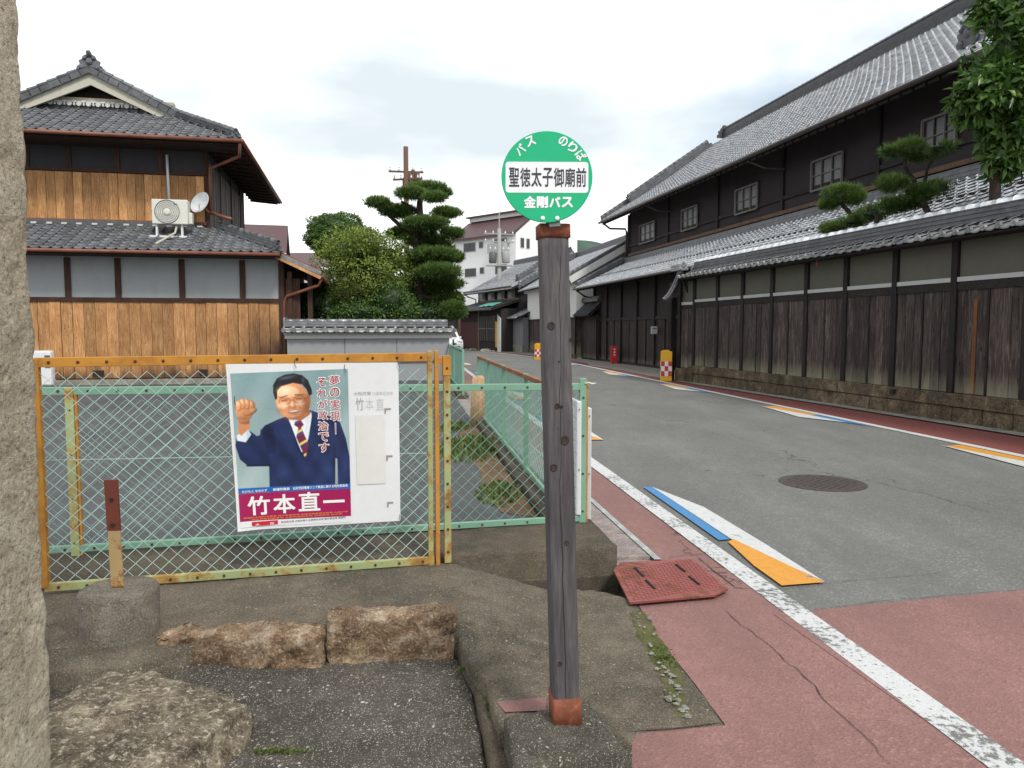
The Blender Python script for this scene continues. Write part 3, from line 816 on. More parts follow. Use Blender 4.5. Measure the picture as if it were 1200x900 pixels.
def kerb_stone(name, pa, pb, h, w_, seed, label):
    a = G(*pa, -.08); c = G(*pb, -.08); Ld = (c - a).length; ang = math.atan2(c.y - a.y, c.x - a.x)
    o = rough_block(name, 0, Ld, 0, w_, -0.12, h, M['orange_stone'], 0.024, 0.02, seed=seed, top_fn=lambda x, y: 0.022 * noise.noise(Vector((x * 5, y * 5, seed))))
    loc = o.matrix_basis.translation.copy()
    o.matrix_basis = Matrix.Translation((a.x, a.y, 0)) @ Matrix.Rotation(ang, 4, 'Z') @ Matrix.Translation(loc)
    setp(o, label, 'kerb stone')
kerb_stone('kerb_stone', (382, 781), (534, 774), 0.155, .16, 11, 'blocky orange brown kerb stone, the taller one near the bus stop post')
kerb_stone('kerb_stone', (180, 786), (377, 783), 0.088, .16, 4, 'long low orange kerb stone between the cylinder base and the taller block')

# ------------------------------------------------------------------ concrete cylinder with a rusty strip
cyc = G(139, 742, 0.05); cyc = Vector((cyc.x, cyc.y + .02, 0))
cyl = thing('concrete_base', cyc + Vector((0, 0, .04)), 'low concrete cylinder carrying an upright rusty strap in front of the gate', 'concrete base')
rad = 0.5 * 89 / FPX * cyc.y * 1.0
ctop = D(139, 688, cyc.y).z
prof = []
q = MB(); q.lathe(cyc, [(rad * .99, -.05), (rad, .05), (rad * .985, .10), (rad, ctop - .02), (rad - .012, ctop)], 40)
me = q.mesh('cylinder', True)
for v in me.vertices: v.co += Vector((noise.noise(v.co * 8), noise.noise(v.co * 8 + Vector((9, 0, 0))), noise.noise(v.co * 8 + Vector((0, 9, 0))) * (1 if v.co.z > .1 else 0))) * .006
link('cylinder', me, m_concrete('cylinder_concrete', (0.165, 0.145, 0.115), amount=0.15, scale=70, stain_amt=0.6), cyl)
M['strap_red'] = m_metal_paint('strap_red_rust', (0.15, 0.035, 0.022), 0.3, (0.08, 0.03, 0.02), 14)
M['strap_cream'] = m_metal_paint('strap_cream_paint', (0.42, 0.30, 0.14), 0.45, (0.30, 0.12, 0.03), 14)
base_p = D(138, 688, cyc.y); top_p = D(130, 562, cyc.y); mid = base_p.lerp(top_p, .53)
q = MB(); q.bar(base_p, mid, .010, .062, Vector((1, 0, 0))); q.build('strap', M['strap_cream'], cyl, bevel=.002)
q = MB(); q.bar(mid, top_p, .014, .066, Vector((1, 0, 0))); q.build('strap_sleeve', M['strap_red'], cyl, bevel=.002)
for t in (.12, .62):
    q = MB(); p = mid.lerp(top_p, t); q.lathe(p + Vector((0, -.010, 0)), [(.009, 0), (.009, .006)], 10, Matrix.Rotation(R(90), 3, 'X')); q.build('hole', M['dark'], cyl)

# ------------------------------------------------------------------ cracks and seams
def crack(pts, w_, mat, z=.0085, wob=.012, name='crack'):
    q = MB(); P = []
    for a, b_ in zip(pts[:-1], pts[1:]):
        L_ = (b_ - a).length; n = max(2, int(L_ / .035))
        for k in range(n):
            p = a.lerp(b_, k / n); d = (b_ - a).normalized(); s_ = Vector((-d.y, d.x, 0)); P.append((p + s_ * (noise.noise(p * 9) * wob * 1.6 + random.uniform(-1, 1) * wob * .35), s_))
    P.append((pts[-1], P[-1][1])); V = []; m = len(P)
    for i, (p, s_) in enumerate(P):
        ww = w_ * (.35 + .9 * abs(noise.noise(p * 14))) * min(1, i / 3 + .1, (m - 1 - i) / 3 + .1)
        V += [(p.x + s_.x * ww, p.y + s_.y * ww, z), (p.x - s_.x * ww, p.y - s_.y * ww, z)]
    q.add(V, [(2 * i, 2 * i + 1, 2 * i + 3, 2 * i + 2) for i in range(m - 1)])
    o = q.build(name, mat); o['kind'] = 'structure'
M['crack'] = m_plain('crack_dirt', (.05, .032, .028), .95, 0, amt=.4)
M['seam'] = m_plain('seam_shade', (.085, .08, .075), .95, 0, amt=.4)
crack([z7(x, y) for x, y in ((385, 450), (405, 470), (440, 495), (500, 540), (530, 560), (560, 600), (600, 622), (640, 672), (700, 735), (760, 785), (800, 825), (850, 875))], .0035, M['crack'])
crack([z7(x, y) for x, y in ((315, 305), (360, 345), (420, 392), (470, 396))], .006, M['crack'], wob=.004)
crack([z7(x, y) for x, y in ((210, 312), (330, 300), (345, 297))], .004, M['crack'], wob=.004)
crack([z7(x, y) for x, y in ((490, 402), (560, 395), (700, 375), (850, 362), (1010, 348))], .003, M['seam'], wob=.01)
crack([z7(x, y) for x, y in ((770, 95), (850, 118), (930, 135), (1010, 160), (1120, 190))], .007, M['seam'], wob=.03)
crack([z7(x, y) for x, y in ((130, 785), (250, 775), (400, 755))], .006, M['crack'], wob=.006, z=.0095)
crack([z7(x, y) for x, y in ((620, 455), (800, 430), (1000, 412), (1200, 398))], .003, M['crack'], wob=.004)
def ccrack(pts, w_=.005): crack([G(x, y, .03) for x, y in pts], w_, M['dark'], z=.03)
# ------------------------------------------------------------------ fences
M['rust_yellow'] = m_metal_paint('yellowed_rusty_rail', (0.52, 0.42, 0.17), 0.95, (0.50, 0.23, 0.035), 5, rc2=(0.32, 0.13, 0.025))
M['rust_green'] = m_metal_paint('pale_green_rail_paint', (0.36, 0.42, 0.20), 0.55, (0.42, 0.27, 0.07), 6)
M['green_rail'] = m_metal_paint('green_rail_paint', (0.20, 0.38, 0.27), 0.22, (0.36, 0.25, 0.08), 7)
M['wire'] = m_metal_paint('pale_teal_wire', (0.36, 0.52, 0.48), 0.15, (0.36, 0.26, 0.12), 20, rough=0.45)
M['wire_green'] = m_metal_paint('green_wire', (0.19, 0.36, 0.30), 0.1, (0.3, 0.3, 0.2), 20, rough=0.45)
M['bolt'] = m_plain('rusty_bolt', (0.07, 0.035, 0.02), 0.8)

def chain_link(name, pa, pb, z0, z1, parent, mat, dw=0.085, dh=0.085, r=0.0022, off=0.0, sag=0.004):
    """woven fencing: every strand a zigzag that hooks round its neighbours"""
    pa = Vector((pa[0], pa[1])); pb = Vector((pb[0], pb[1])); d = (pb - pa); Ld = d.length; d.normalize(); nrm = Vector((d.y, -d.x))
    nc = int(Ld / (dw / 2)); nr = int((z1 - z0) / (dh / 2))
    V = []; F = []
    for c in range(0, nc):
        pts = []
        for k in range(nr + 1):
            side = (k + c) % 2
            a = (c + side) * dw / 2; z = z0 + k * dh / 2
            if a > Ld: a = Ld
            wob = noise.noise(Vector((a * 2, z * 2, c * .01))) * sag * 2
            wv = (r * 0.9) * (1 if side else -1)
            p = pa + d * (a + wob) + nrm * (wv + off + noise.noise(Vector((a * 1.3, z * 1.1, 4))) * sag)
            pts.append(Vector((p.x, p.y, z + wob * .5)))
        k0 = len(V)
        for i, p in enumerate(pts):
            for ox, oz in ((0, r), (0.87 * r, -.5 * r), (-.87 * r, -.5 * r)):
                side = ((i + c) % 2) * 2 - 1
                V.append((p.x + nrm.x * ox + d.x * 0, p.y + nrm.y * ox, p.z + oz))
        # triangular section made across the strand: use d for thickness
        for i in range(len(pts) - 1):
            for j in range(3):
                F.append((k0 + i * 3 + j, k0 + i * 3 + (j + 1) % 3, k0 + (i + 1) * 3 + (j + 1) % 3, k0 + (i + 1) * 3 + j))
    # thicken along d so that strands keep their width
    V2 = []
    for i, (x, y, z) in enumerate(V):
        j = i % 3; s_ = (0, 1, -1)[j] * r * 0.6
        V2.append((x + d.x * s_, y + d.y * s_, z))
    c = Vector((pa.x, pa.y, z0))
    me = bpy.data.meshes.new(name); me.from_pydata([(x - c.x, y - c.y, z - c.z) for x, y, z in V2], [], F); me.update()
    return link(name, me, mat, parent, Matrix.Translation(c))

def xy(p): return Vector((p[0], p[1], 0))
def vec(p, z): return Vector((p[0], p[1], z))
def rail(parent, name, a, b, w_, t, mat, up=(0, 0, 1), bev=0.003, bolts=0, bz=None, boff=None):
    q = MB(); q.bar(a, b, w_, t, up); o = q.build(name, mat, parent, bevel=bev)
    if bolts:
        n_ = Vector((b - a).normalized().cross(Vector((0, 0, 1)))) if abs((b - a).normalized().z) < .9 else Vector((0.2, -0.98, 0))
        for i in range(bolts):
            p = a.lerp(b, (i + .5) / bolts) + n_ * (w_ / 2 + .001) if abs((b - a).normalized().z) < .9 else a.lerp(b, (i + .5) / bolts) + n_ * (w_ / 2 + .001)
            k = MB(); k.lathe(p, [(.008, -.002), (.008, .004), (.005, .006)], 8, n_.to_track_quat('Z', 'Y').to_matrix())
            k.build('bolt', M['bolt'], o)
    return o

# --- the front gate
GP = VPlane((-2.53, 4.05), (2.13, 0.50))
gl = GP.sz(47, 560)[0]; gr_ = GP.sz(508, 540)[0]; gr2 = GP.sz(524, 540)[0]
zt, zb = 1.372, 0.135
gate = thing('gate', GP.at(gr_, 0.1), 'wheeled chain link gate with rusty yellow rails, carrying the board with the poster', 'gate')
rail(gate, 'top_rail', GP.at(gl, zt), GP.at(gr_, zt + .012), .034, .052, M['rust_yellow'], bolts=15)
rail(gate, 'bottom_rail', GP.at(gl, zb), GP.at(gr_, zb), .034, .045, M['rust_green'], bolts=15)
rail(gate, 'side_post', GP.at(gl, zb), GP.at(gl, zt + .02), .04, .045, M['rust_yellow'], (1, 0.2, 0))
rail(gate, 'end_post', GP.at(gr_ - .02, zb - .03), GP.at(gr_ - .02, zt + .05), .040, .030, M['rust_green'], (1, 0.2, 0))
rail(gate, 'end_post', GP.at(gr_ + .022, zb - .03), GP.at(gr_ + .022, zt + .05), .036, .026, M['rust_yellow'], (1, 0.2, 0))
rail(gate, 'cross_wire', GP.at(gl, .84), GP.at(gr_ - .03, .80, -.0), .004, .004, M['wire'], bev=0)
g_a, g_b = GP.at(gl + .02, 0), GP.at(gr_ - .035, 0)
chain_link('wire_mesh', g_a, g_b, zb + .02, zt - .02, gate, M['wire'], 0.089, 0.083, 0.0023, off=0.012)
# hinge post just right of the gate
hp = thing('gate_post', GP.at(gr2, 0.1), 'rust streaked yellow green latch post just right of the gate end', 'post')
rail(hp, 'post', GP.at(gr2, zb - .02), GP.at(gr2, zt + .015), .042, .042, M['rust_green'], (1, 0.2, 0), bolts=9)
q = MB(); q.bar(GP.at(gr2, zt - .10), GP.at(gr2, zt + .02), .046, .05, (1, .2, 0)); q.build('post_cap', M['rust_yellow'], hp, bevel=.003)
q = MB(); q.bar(GP.at(gr_ + .03, zt - .01), GP.at(gr2, zt - .01), .02, .035); q.build('latch_bar', M['rust_yellow'], hp, bevel=.002)

# --- fence on the curb behind
BP = VPlane((-2.67, 4.63), (2.95, 0.76))
bl = BP.sz(20, 560)[0]; br = BP.sz(681, 560)[0]
fz0, fz1 = 0.175, 1.145
bf = thing('fence', BP.at(br, cz), 'low green chain link fence with rust marks standing on the mossy curb behind the gate', 'fence')
rail(bf, 'top_rail', BP.at(bl, fz1 + .03), BP.at(br, fz1 - .01), .034, .048, M['green_rail'], bolts=22)
rail(bf, 'bottom_rail', BP.at(bl, fz0 + .01), BP.at(br, fz0 - .012), .034, .042, M['green_rail'], bolts=22)
for px, mt in ((86, 'rust_green'), (682, 'green_rail')):
    a = BP.sz(px, 560)[0]
    rail(bf, 'post', BP.at(a, cz - .06), BP.at(a, fz1 + .05), .045, .05, M[mt], (1, .2, 0), bolts=4)
    rail(bf, 'post_strip', BP.at(a + .034, cz - .04), BP.at(a + .034, fz1 + .03), .03, .014, M['rust_yellow'], (1, .2, 0))
chain_link('wire_mesh', BP.at(bl, 0), BP.at(br, 0), fz0 + .02, fz1 - .01, bf, M['wire_green'], 0.089, 0.083, 0.0022, off=0.010)
q = MB(); e = BP.at(br, 1.16)
q.tube([e + Vector((.02, -.02, 0)), e + Vector((.05, -.03, .005)), e + Vector((.075, -.02, -.004)), e + Vector((.10, -.03, .002))], [.005, .006, .008, .004], 6)
setp(q.build('rope_end', m_plain('rope', (.6, .58, .5), .9)), 'frayed end of white rope tied to the top corner of the green fence', 'rope')

# --- street side fences
def side_fence(y0, y1, z1, label, posts, capmat):
    o = thing('fence', Vector((sidex(y0), y0, .09)), label, 'fence')
    a, b_ = Vector((sidex(y0), y0, 0)), Vector((sidex(y1), y1, 0))
    rail(o, 'top_rail', vec(a, z1), vec(b_, z1), .045, .045, capmat)
    rail(o, 'bottom_rail', vec(a, .14), vec(b_, .14), .03, .035, M['green_rail'])
    for t in posts:
        p = a.lerp(b_, t); rail(o, 'post', vec(p, .05), vec(p, z1 + .03), .05, .05, M['green_rail'], (1, 0, 0))
    chain_link('wire_mesh', a, b_, .16, z1 - .02, o, M['wire_green'], 0.085, 0.083, 0.0028, off=0.02)
    return o
M['brown_rail'] = m_metal_paint('brown_rust_rail', (0.22, 0.2, 0.15), 0.8, (0.25, 0.11, 0.05), 9)
side_fence(5.62, 12.95, 1.075, 'long green wire fence along the street side of the lot, with a brown top rail', (0.02, .27, .52, .77, 1.0), M['brown_rail'])
side_fence(16.7, 26.5, 1.085, 'farther short green fence beside the street, past the lot entrance', (0, .35, .7, 1.0), M['green_rail'])

# --- white boards on the end of the street side fence
M['white_board'] = m_plaster('white_board_paint', (0.72, 0.73, 0.74), 0.12, 0.5, scol=(0.35, .28, .2))
for i, (px, yt, yb, Y0, lab) in enumerate(((672, 470, 604, 5.42, 'taller of the two white boards, touching the green fence corner post'), (684, 478, 640, 5.62, 'lower of the two white boards on the fence end, nearer the road'))):
    a = D(px + 4, yt, Y0); c = D(px + 4, yb, Y0); dv = Vector((-.135, .99, 0)) * .42
    ang = Vector((0.36, -.93, 0)).normalized()
    q = MB(); q.hexa([Vector((a.x, a.y, c.z)), Vector((a.x + .035, a.y - .012, c.z)), Vector((a.x + .035, a.y - .012, c.z)) + dv, Vector((a.x, a.y, c.z)) + dv, a, a + Vector((.035, -.012, 0)), a + Vector((.035, -.012, 0)) + dv, a + dv])
    root = q.build('white_board', M['white_board'], bevel=.008); setp(root, lab, 'board')
    for zz in (.06, .5):
        k = MB(); k.lathe(Vector((a.x + .018, a.y - .010, a.z - zz)), [(.005, 0), (.005, .005)], 8, Matrix.Rotation(R(90), 3, 'X')); k.build('nail', M['bolt'], root)

# --- cut log stake behind the fence
st = D(562, 486, 12.2); q = MB(); tp = D(562, 443, 12.2)
st.z = 0.0
q.tube([st, st.lerp(tp, .6), tp, tp + Vector((.0, 0, .04))], [.16, .14, .12, .05], 12)
setp(q.build('stump', m_wood('stake_wood', (.35, .2, .1), (.5, .32, .18), (.62, .45, .28), 1), smooth=True), 'tan tapered wooden stake beside the end post of the green street fence', 'stake')

# ------------------------------------------------------------------ notice board and poster
def grid_patch(name, corners, nu, nv, mat, parent, off=0.0, colfn=None, bend=None):
    """patch between four corners (tl, tr, br, bl); optional paint function (u, v)->rgb arrays"""
    tl, tr, br_, bl_ = corners
    u = np.linspace(0, 1, nu + 1); v = np.linspace(0, 1, nv + 1); U, Vv = np.meshgrid(u, v)
    A = [np.array(x) for x in (tl, tr, br_, bl_)]
    P = ((1 - U) * (1 - Vv))[..., None] * A[0] + (U * (1 - Vv))[..., None] * A[1] + (U * Vv)[..., None] * A[2] + ((1 - U) * Vv)[..., None] * A[3]
    n_ = np.cross(A[1] - A[0], A[3] - A[0]); n_ = -n_ / np.linalg.norm(n_)
    if n_[1] > 0: n_ = -n_
    h = np.full(U.shape, off)
    if bend is not None: h = h + bend(P)
    P = P + h[..., None] * n_
    P = P.reshape(-1, 3); c = P.mean(0); P = P - c
    idx = np.arange((nu + 1) * (nv + 1)).reshape(nv + 1, nu + 1)
    F = np.stack([idx[:-1, :-1], idx[1:, :-1], idx[1:, 1:], idx[:-1, 1:]], -1).reshape(-1, 4)
    me = bpy.data.meshes.new(name); me.from_pydata(P.tolist(), [], F.tolist()); me.shade_smooth()
    if colfn is not None:
        ca = me.color_attributes.new('print', 'FLOAT_COLOR', 'POINT')
        rgb = colfn(U, Vv); rgba = np.concatenate([rgb, np.ones(rgb.shape[:2] + (1,))], -1).astype(np.float32)
        ca.data.foreach_set('color', rgba.reshape(-1))
    return link(name, me, mat, parent, Matrix.Translation(Vector(c)))

OFF = -0.030
BQ = [GP.hit(265, 426.5), GP.hit(466.5, 424.5), GP.hit(469, 609.5), GP.hit(280, 620.5)]
PQ = [GP.hit(270.5, 437.5), GP.hit(407.5, 432), GP.hit(411.5, 610.5), GP.hit(283, 616.5)]
board = thing('notice_board', (BQ[0] + BQ[2]) / 2, 'white sheet board wired to the gate, with bare white right third and bleached lettering', 'board')
B0 = np.array(BQ[0]); BU = np.array(BQ[1]) - B0; BW = float(BU @ BU); BH = BQ[0].z - BQ[3].z
def curl(P):
    """how far the sheet stands off the gate at a place on it: its lower left corner has come loose"""
    P = np.asarray(P); U = ((P - B0) @ BU) / BW; V = (BQ[0].z - P[..., 2]) / BH
    return 0.020 + 0.05 * np.clip((0.25 - U) / .25, 0, 1) ** 2 * np.clip((V - .55) / .45, 0, 1) ** 2 + 0.004 * np.sin(V * 7) * np.sin(U * 5)
def curlP(P): return curl(P) + 0.0035
grid_patch('sheet', BQ, 40, 40, M['white_board'], board, 0.0, None, curl)
o = grid_patch('sheet_back', BQ, 10, 10, M['white_board'], board, -0.006, None, curl)
# where a point (u,v) of board / poster lies, for lettering laid on it
def surf(Q, fn, off):
    A = [np.array(x) for x in Q]; n_ = np.cross(A[1] - A[0], A[3] - A[0]); n_ = n_ / np.linalg.norm(n_)
    if n_[1] > 0: n_ = -n_
    def f(u, v):
        P = (1 - u) * (1 - v) * A[0] + u * (1 - v) * A[1] + u * v * A[2] + (1 - u) * v * A[3]
        return Vector(P + n_ * (float(fn(P)) + off))
    return f
fb = surf(BQ, curl, 0.0016); fp = surf(PQ, curlP, 0.0012)
def print_text(f, s, u0, u1, v0, v1, mat, parent, thick=0.0, off=0.0, name='lettering', slope=0.0):
    vs, fs, ext = text_geo(s, thick)
    q = MB(); P = []
    for x, y, zz in vs:
        uu = (u0 + u1) / 2 + x / ext[0] * (u1 - u0); vv = (v0 + v1) / 2 - y / ext[1] * (v1 - v0) + slope * (uu - .5)
        p = f(uu, vv); p = p + Vector((0.2, -0.98, 0)) * (off + zz * .00006); P.append(p)
    q.add(P, fs); me = bpy.data.meshes.new(name); me.from_pydata(q.v, [], q.f)
    return link(name, me, mat, parent)
def ink(name, c, r=.55): return m_plain(name, c, r, 0, amt=.03)
M['ink_white'] = ink('white_print', (.78, .78, .76)); M['ink_red'] = ink('dark_red_print', (.35, .012, .03)); M['ink_orange'] = ink('orange_print', (.80, .27, .03))
M['ink_grey'] = ink('faded_grey_print', (.34, .35, .35)); M['ink_pale'] = ink('bleached_print', (.52, .55, .55)); M['ink_dark'] = ink('dark_print', (.12, .12, .12)); M['paper_old'] = m_plaster('old_paper', (.68, .67, .64), .12, .8)
print_text(fb, '大阪府第', .725, .83, .178, .202, M['ink_grey'], board)
print_text(fb, '15選挙区支部', .84, .965, .18, .202, M['ink_pale'], board)
print_text(fb, '竹', .735, .785, .215, .295, M['ink_grey'], board, .01)
print_text(fb, '本', .795, .845, .218, .295, M['ink_pale'], board)
print_text(fb, '直', .858, .91, .222, .295, M['ink_pale'], board)
# old paper patch and torn corner tapes
def sub(Q, u0, u1, v0, v1, f): return [f(u0, v0), f(u1, v0), f(u1, v1), f(u0, v1)]
grid_patch('old_paper', sub(BQ, .73, .905, .325, .755, lambda u, v: fb(u, v) - Vector((0.2, -0.98, 0)) * float(curl(fb(u, v)))), 12, 16, M['paper_old'], board, 0.0022, None, curl)
for u, v in ((.93, .30), (.935, .595), (.935, .89)):
    q = MB(); a = [fb(u - .02, v - .016), fb(u + .02, v - .016), fb(u + .02, v - .004), fb(u - .008, v - .004), fb(u - .012, v + .02), fb(u - .02, v + .02)]
    q.add(a, [(0, 1, 2, 3, 4, 5)]); q.build('tape', m_plain('old_tape', (.30, .28, .24)), board, center=False)
for (px, py) in ((346, 427), (404, 432.5), (466, 426), (468, 607), (276, 470)):
    p = GP.hit(px, py) + Vector((.2, -.98, 0)) * .035; q = MB(); q.tube([p + Vector((0, 0, .03)), p, p + Vector((.01, -.004, -.02))], .0018, 5); q.build('tie_wire', M['bolt'], board)

def smooth(e0, e1, x): t = np.clip((x - e0) / (e1 - e0), 0, 1); return t * t * (3 - 2 * t)
def poster_paint(U, V):
    """printed portrait of a generic man in a navy suit raising a fist; coordinates in poster pixels 137 x 175 of the photograph"""
    X = U * 100.0; YR = V * 128.0; Y = (YR + 4.9) / .815
    C = np.zeros(U.shape + (3,)); e = 0.45
    def col(c): return np.array(c, float)
    def over(mask, c):
        nonlocal C
        c = np.array(c, float)
        C = C * (1 - mask[..., None]) + (c if c.ndim == 3 else c[None, None]) * mask[..., None]
    def ell(cx, cy, rx, ry, rot=0.0):
        dx, dy = X - cx, Y - cy; c_, s_ = math.cos(rot), math.sin(rot)
        x = (dx * c_ + dy * s_) / rx; y = (-dx * s_ + dy * c_) / ry
        d = (np.sqrt(x * x + y * y) - 1) * min(rx, ry)
        return 1 - smooth(-e, e, d)
    def poly(P):
        ins = np.zeros(U.shape, bool); dm = np.full(U.shape, 1e9); n_ = len(P)
        for i in range(n_):
            x1, y1 = P[i]; x2, y2 = P[(i + 1) % n_]
            cnd = ((y1 > Y) != (y2 > Y)) & (X < (x2 - x1) * (Y - y1) / ((y2 - y1) if y2 != y1 else 1e-9) + x1)
            ins ^= cnd
            t = np.clip(((X - x1) * (x2 - x1) + (Y - y1) * (y2 - y1)) / ((x2 - x1) ** 2 + (y2 - y1) ** 2 + 1e-9), 0, 1)
            dm = np.minimum(dm, np.hypot(X - x1 - t * (x2 - x1), Y - y1 - t * (y2 - y1)))
        return 1 - smooth(-e, e, np.where(ins, -dm, dm))
    def line(x1, y1, x2, y2, w_):
        t = np.clip(((X - x1) * (x2 - x1) + (Y - y1) * (y2 - y1)) / ((x2 - x1) ** 2 + (y2 - y1) ** 2 + 1e-9), 0, 1)
        return 1 - smooth(w_ / 2 - e * .7, w_ / 2 + e * .7, np.hypot(X - x1 - t * (x2 - x1), Y - y1 - t * (y2 - y1)))
    g = (YR / 128)[..., None]
    C[:] = col((.22, .33, .34)) * (1 - g) + col((.40, .50, .49)) * g
    C += 0.02 * np.sin(X * .21 + Y * .1)[..., None]
    navy = col((.014, .024, .082)); nav2 = col((.007, .011, .04)); skin = col((.74, .33, .15)); skd = col((.42, .13, .05)); skl = col((.90, .58, .36))
    # raised sleeve + arm
    over(poly([(0, 82), (2, 72), (13, 67), (19, 73), (30, 68), (36, 92), (30, 106), (10, 105), (3, 97)]), navy)
    # torso
    over(poly([(26, 62), (38, 56), (46, 53), (66, 48), (84, 56), (92, 62), (97, 80), (100, 100), (100, 134), (27, 134), (28, 96), (20, 88), (22, 68)]), navy)
    over(poly([(85, 84), (87.5, 84), (88.4, 134), (85.2, 134)]) * .8, nav2); over(poly([(87, 100), (88.6, 101), (88.6, 134), (86, 134)]) * .8, (.42, .5, .5))
    sh = np.clip(np.sin(X * .33 + Y * .12) * .5 + .5, 0, 1) * .25
    over((poly([(28, 62), (46, 53), (66, 48), (92, 62), (97, 100), (97, 134), (30, 134)]) * sh), col((.03, .05, .15)))
    over(poly([(22, 66), (30, 62), (34, 70), (34, 92), (28, 92)]) * .55, nav2)
    over(line(9, 104, 29, 104.5, 2.2) * .8, nav2)
    # cuff, wrist, fist with folded fingers and the thumb across them
    over(poly([(1.6, 72), (10.5, 64), (14, 71), (9, 79), (2, 77)]), (.74, .80, .84)); over(poly([(10, 67), (12.6, 66), (14, 71), (10, 77)]) * .7, (.42, .6, .74))
    over(poly([(3.2, 69), (4.4, 55), (13.4, 54), (13.2, 64), (6, 72)]), skd * .35 + skin * .65)
    over(poly([(2.2, 40), (4, 35), (9, 33), (15, 34.5), (19.4, 38.5), (19, 45), (15.5, 52), (12.5, 57), (5, 57), (2.6, 49)]), skin)
    for cx, cy in ((15.6, 40.6), (12, 38.8), (8.3, 38.4), (4.9, 40.2)):
        over(ell(cx, cy, 2.7, 5.6, .06) * .75, skd * .75); over(ell(cx - .35, cy - .3, 2.15, 5.0, .06), skin * 1.04); over(ell(cx - .7, cy - 2.0, 1.3, 2.2, .1) * .75, skl)
    over(ell(14.6, 47.2, 6.4, 3.0, -.5) * .8, skd * .8); over(ell(14.4, 46.6, 5.8, 2.5, -.5), skin * 1.02); over(ell(16.2, 45.0, 2.2, 1.2, -.5) * .7, skl)
    over(ell(7, 53.5, 4.6, 2.0) * .4, skd)
    # shirt, lapels
    over(poly([(47, 54), (66, 50), (68, 58), (61, 92), (57, 92), (48, 66)]), (.80, .82, .84))
    over(poly([(62, 55), (67, 50), (68.5, 58), (61, 90), (60.5, 76)]) * .55, (.62, .72, .82))
    over(poly([(44, 54), (48, 60), (58.5, 99), (58, 134), (50, 108), (40, 82), (36, 66)]), navy * 1.15)
    over(poly([(68, 48), (74, 56), (80, 66), (72, 84), (61, 106), (58, 110), (57.8, 98), (64, 76)]), navy * 1.2)
    over(line(46, 56, 58, 100, .8) * .7, nav2); over(line(68.5, 52, 59, 102, .8) * .7, nav2)
    over(line(36.5, 67, 42, 80, .7) * .6, nav2); over(line(79.5, 67, 60, 106, .7) * .6, nav2); over(line(72, 68, 80, 66, .7) * .6, nav2)
    over(ell(74.5, 73.5, 1.0, 1.0), (.8, .75, .7))
    # tie
    tie = poly([(52.5, 59), (57.5, 58), (60, 63), (57.5, 66), (63.5, 84), (60, 99), (52.8, 76), (55, 66), (51.5, 63)])
    over(tie, (.17, .02, .055))
    sv = np.mod(X * .55 + Y * .85, 12.0)
    over(tie * (1 - smooth(.9, 1.5, np.abs(sv - 6))), (.75, .58, .13)); over(tie * (1 - smooth(.7, 1.2, np.abs(sv - 9))), (.05, .05, .2))
    # neck, head
    over(poly([(46, 48), (64, 44), (66, 52), (57, 59), (48, 55)]), skd)
    over(ell(50.8, 36.5, 14.2, 20.0, -.10), skin)
    over(poly([(37, 38), (40, 50), (48, 57), (56, 57.5), (63, 52), (66, 40), (66, 30), (37, 28)]) * .9, skin)
    over(ell(64.8, 37, 2.2, 4.6), skin * .85)
    over(ell(47, 27.5, 10, 6) * .75, skl); over(ell(42.5, 42, 4.5, 3.4) * .6, skl); over(ell(58, 40.5, 4.4, 3.2) * .45, skl)
    over(poly([(60, 30), (66, 30), (66, 44), (60, 54), (55, 57.5), (59, 46)]) * .42, skd)
    # hair
    over(poly([(36.5, 36), (34.8, 28), (35, 20), (38.5, 13), (45, 9.5), (53, 8.4), (60, 10.5), (65, 16), (68, 26), (68.2, 31), (65.5, 33), (63.5, 26), (60, 20.5), (52, 18.5), (42, 21.5), (38.5, 26), (38, 34)]), (.014, .014, .018))
    over(line(42, 12.5, 54, 10.5, 1.4) * .35, (.10, .11, .14))
    # brows, eyes, glasses
    over(line(40.5, 33.2, 46.5, 31.6, 1.3) * .85, (.10, .04, .03)); over(line(53.5, 31.0, 60, 31.4, 1.3) * .85, (.10, .04, .03))
    over(line(41.5, 37.0, 46.5, 36.2, 1.0) * .85, (.06, .02, .02)); over(line(54, 35.4, 59.2, 35.4, 1.0) * .85, (.06, .02, .02))
    for cx, cy in ((44.3, 37.4), (56.8, 36.0)):
        ring = np.clip(ell(cx, cy, 5.0, 3.9) - ell(cx, cy, 4.45, 3.35), 0, 1); over(ring * .9, (.13, .06, .04))
    over(line(49.2, 36.6, 51.8, 36.4, .7) * .7, (.20, .09, .05)); over(line(61.7, 35.3, 65.5, 34.0, .7) * .7, (.12, .06, .04))
    # nose, mouth
    over(ell(50.8, 43.4, 3.0, 1.7) * .5, skd); over(ell(50.6, 41.0, 1.5, 3.2) * .5, skl)
    over(line(45.6, 43.5, 44.2, 47.5, .6) * .45, skd); over(line(56.4, 42.6, 59, 46.5, .6) * .45, skd)
    over(ell(51.8, 48.6, 5.2, 1.8, -.12), (.34, .07, .05)); over(ell(51.8, 48.2, 4.3, .95, -.12), (.78, .72, .66))
    over(ell(52.5, 54.2, 4, 1.2) * .3, skd)
    # bottom bands
    def band(v0, v1, c, s_=-0.5):
        yy = YR; over(smooth(v0 - .2, v0 + .2, yy) * (1 - smooth(v1 - .2, v1 + .2, yy)), c)
    band(99.3, 104.0, (.012, .12, .42)); band(104.0, 128.1, (.33, .008, .085))
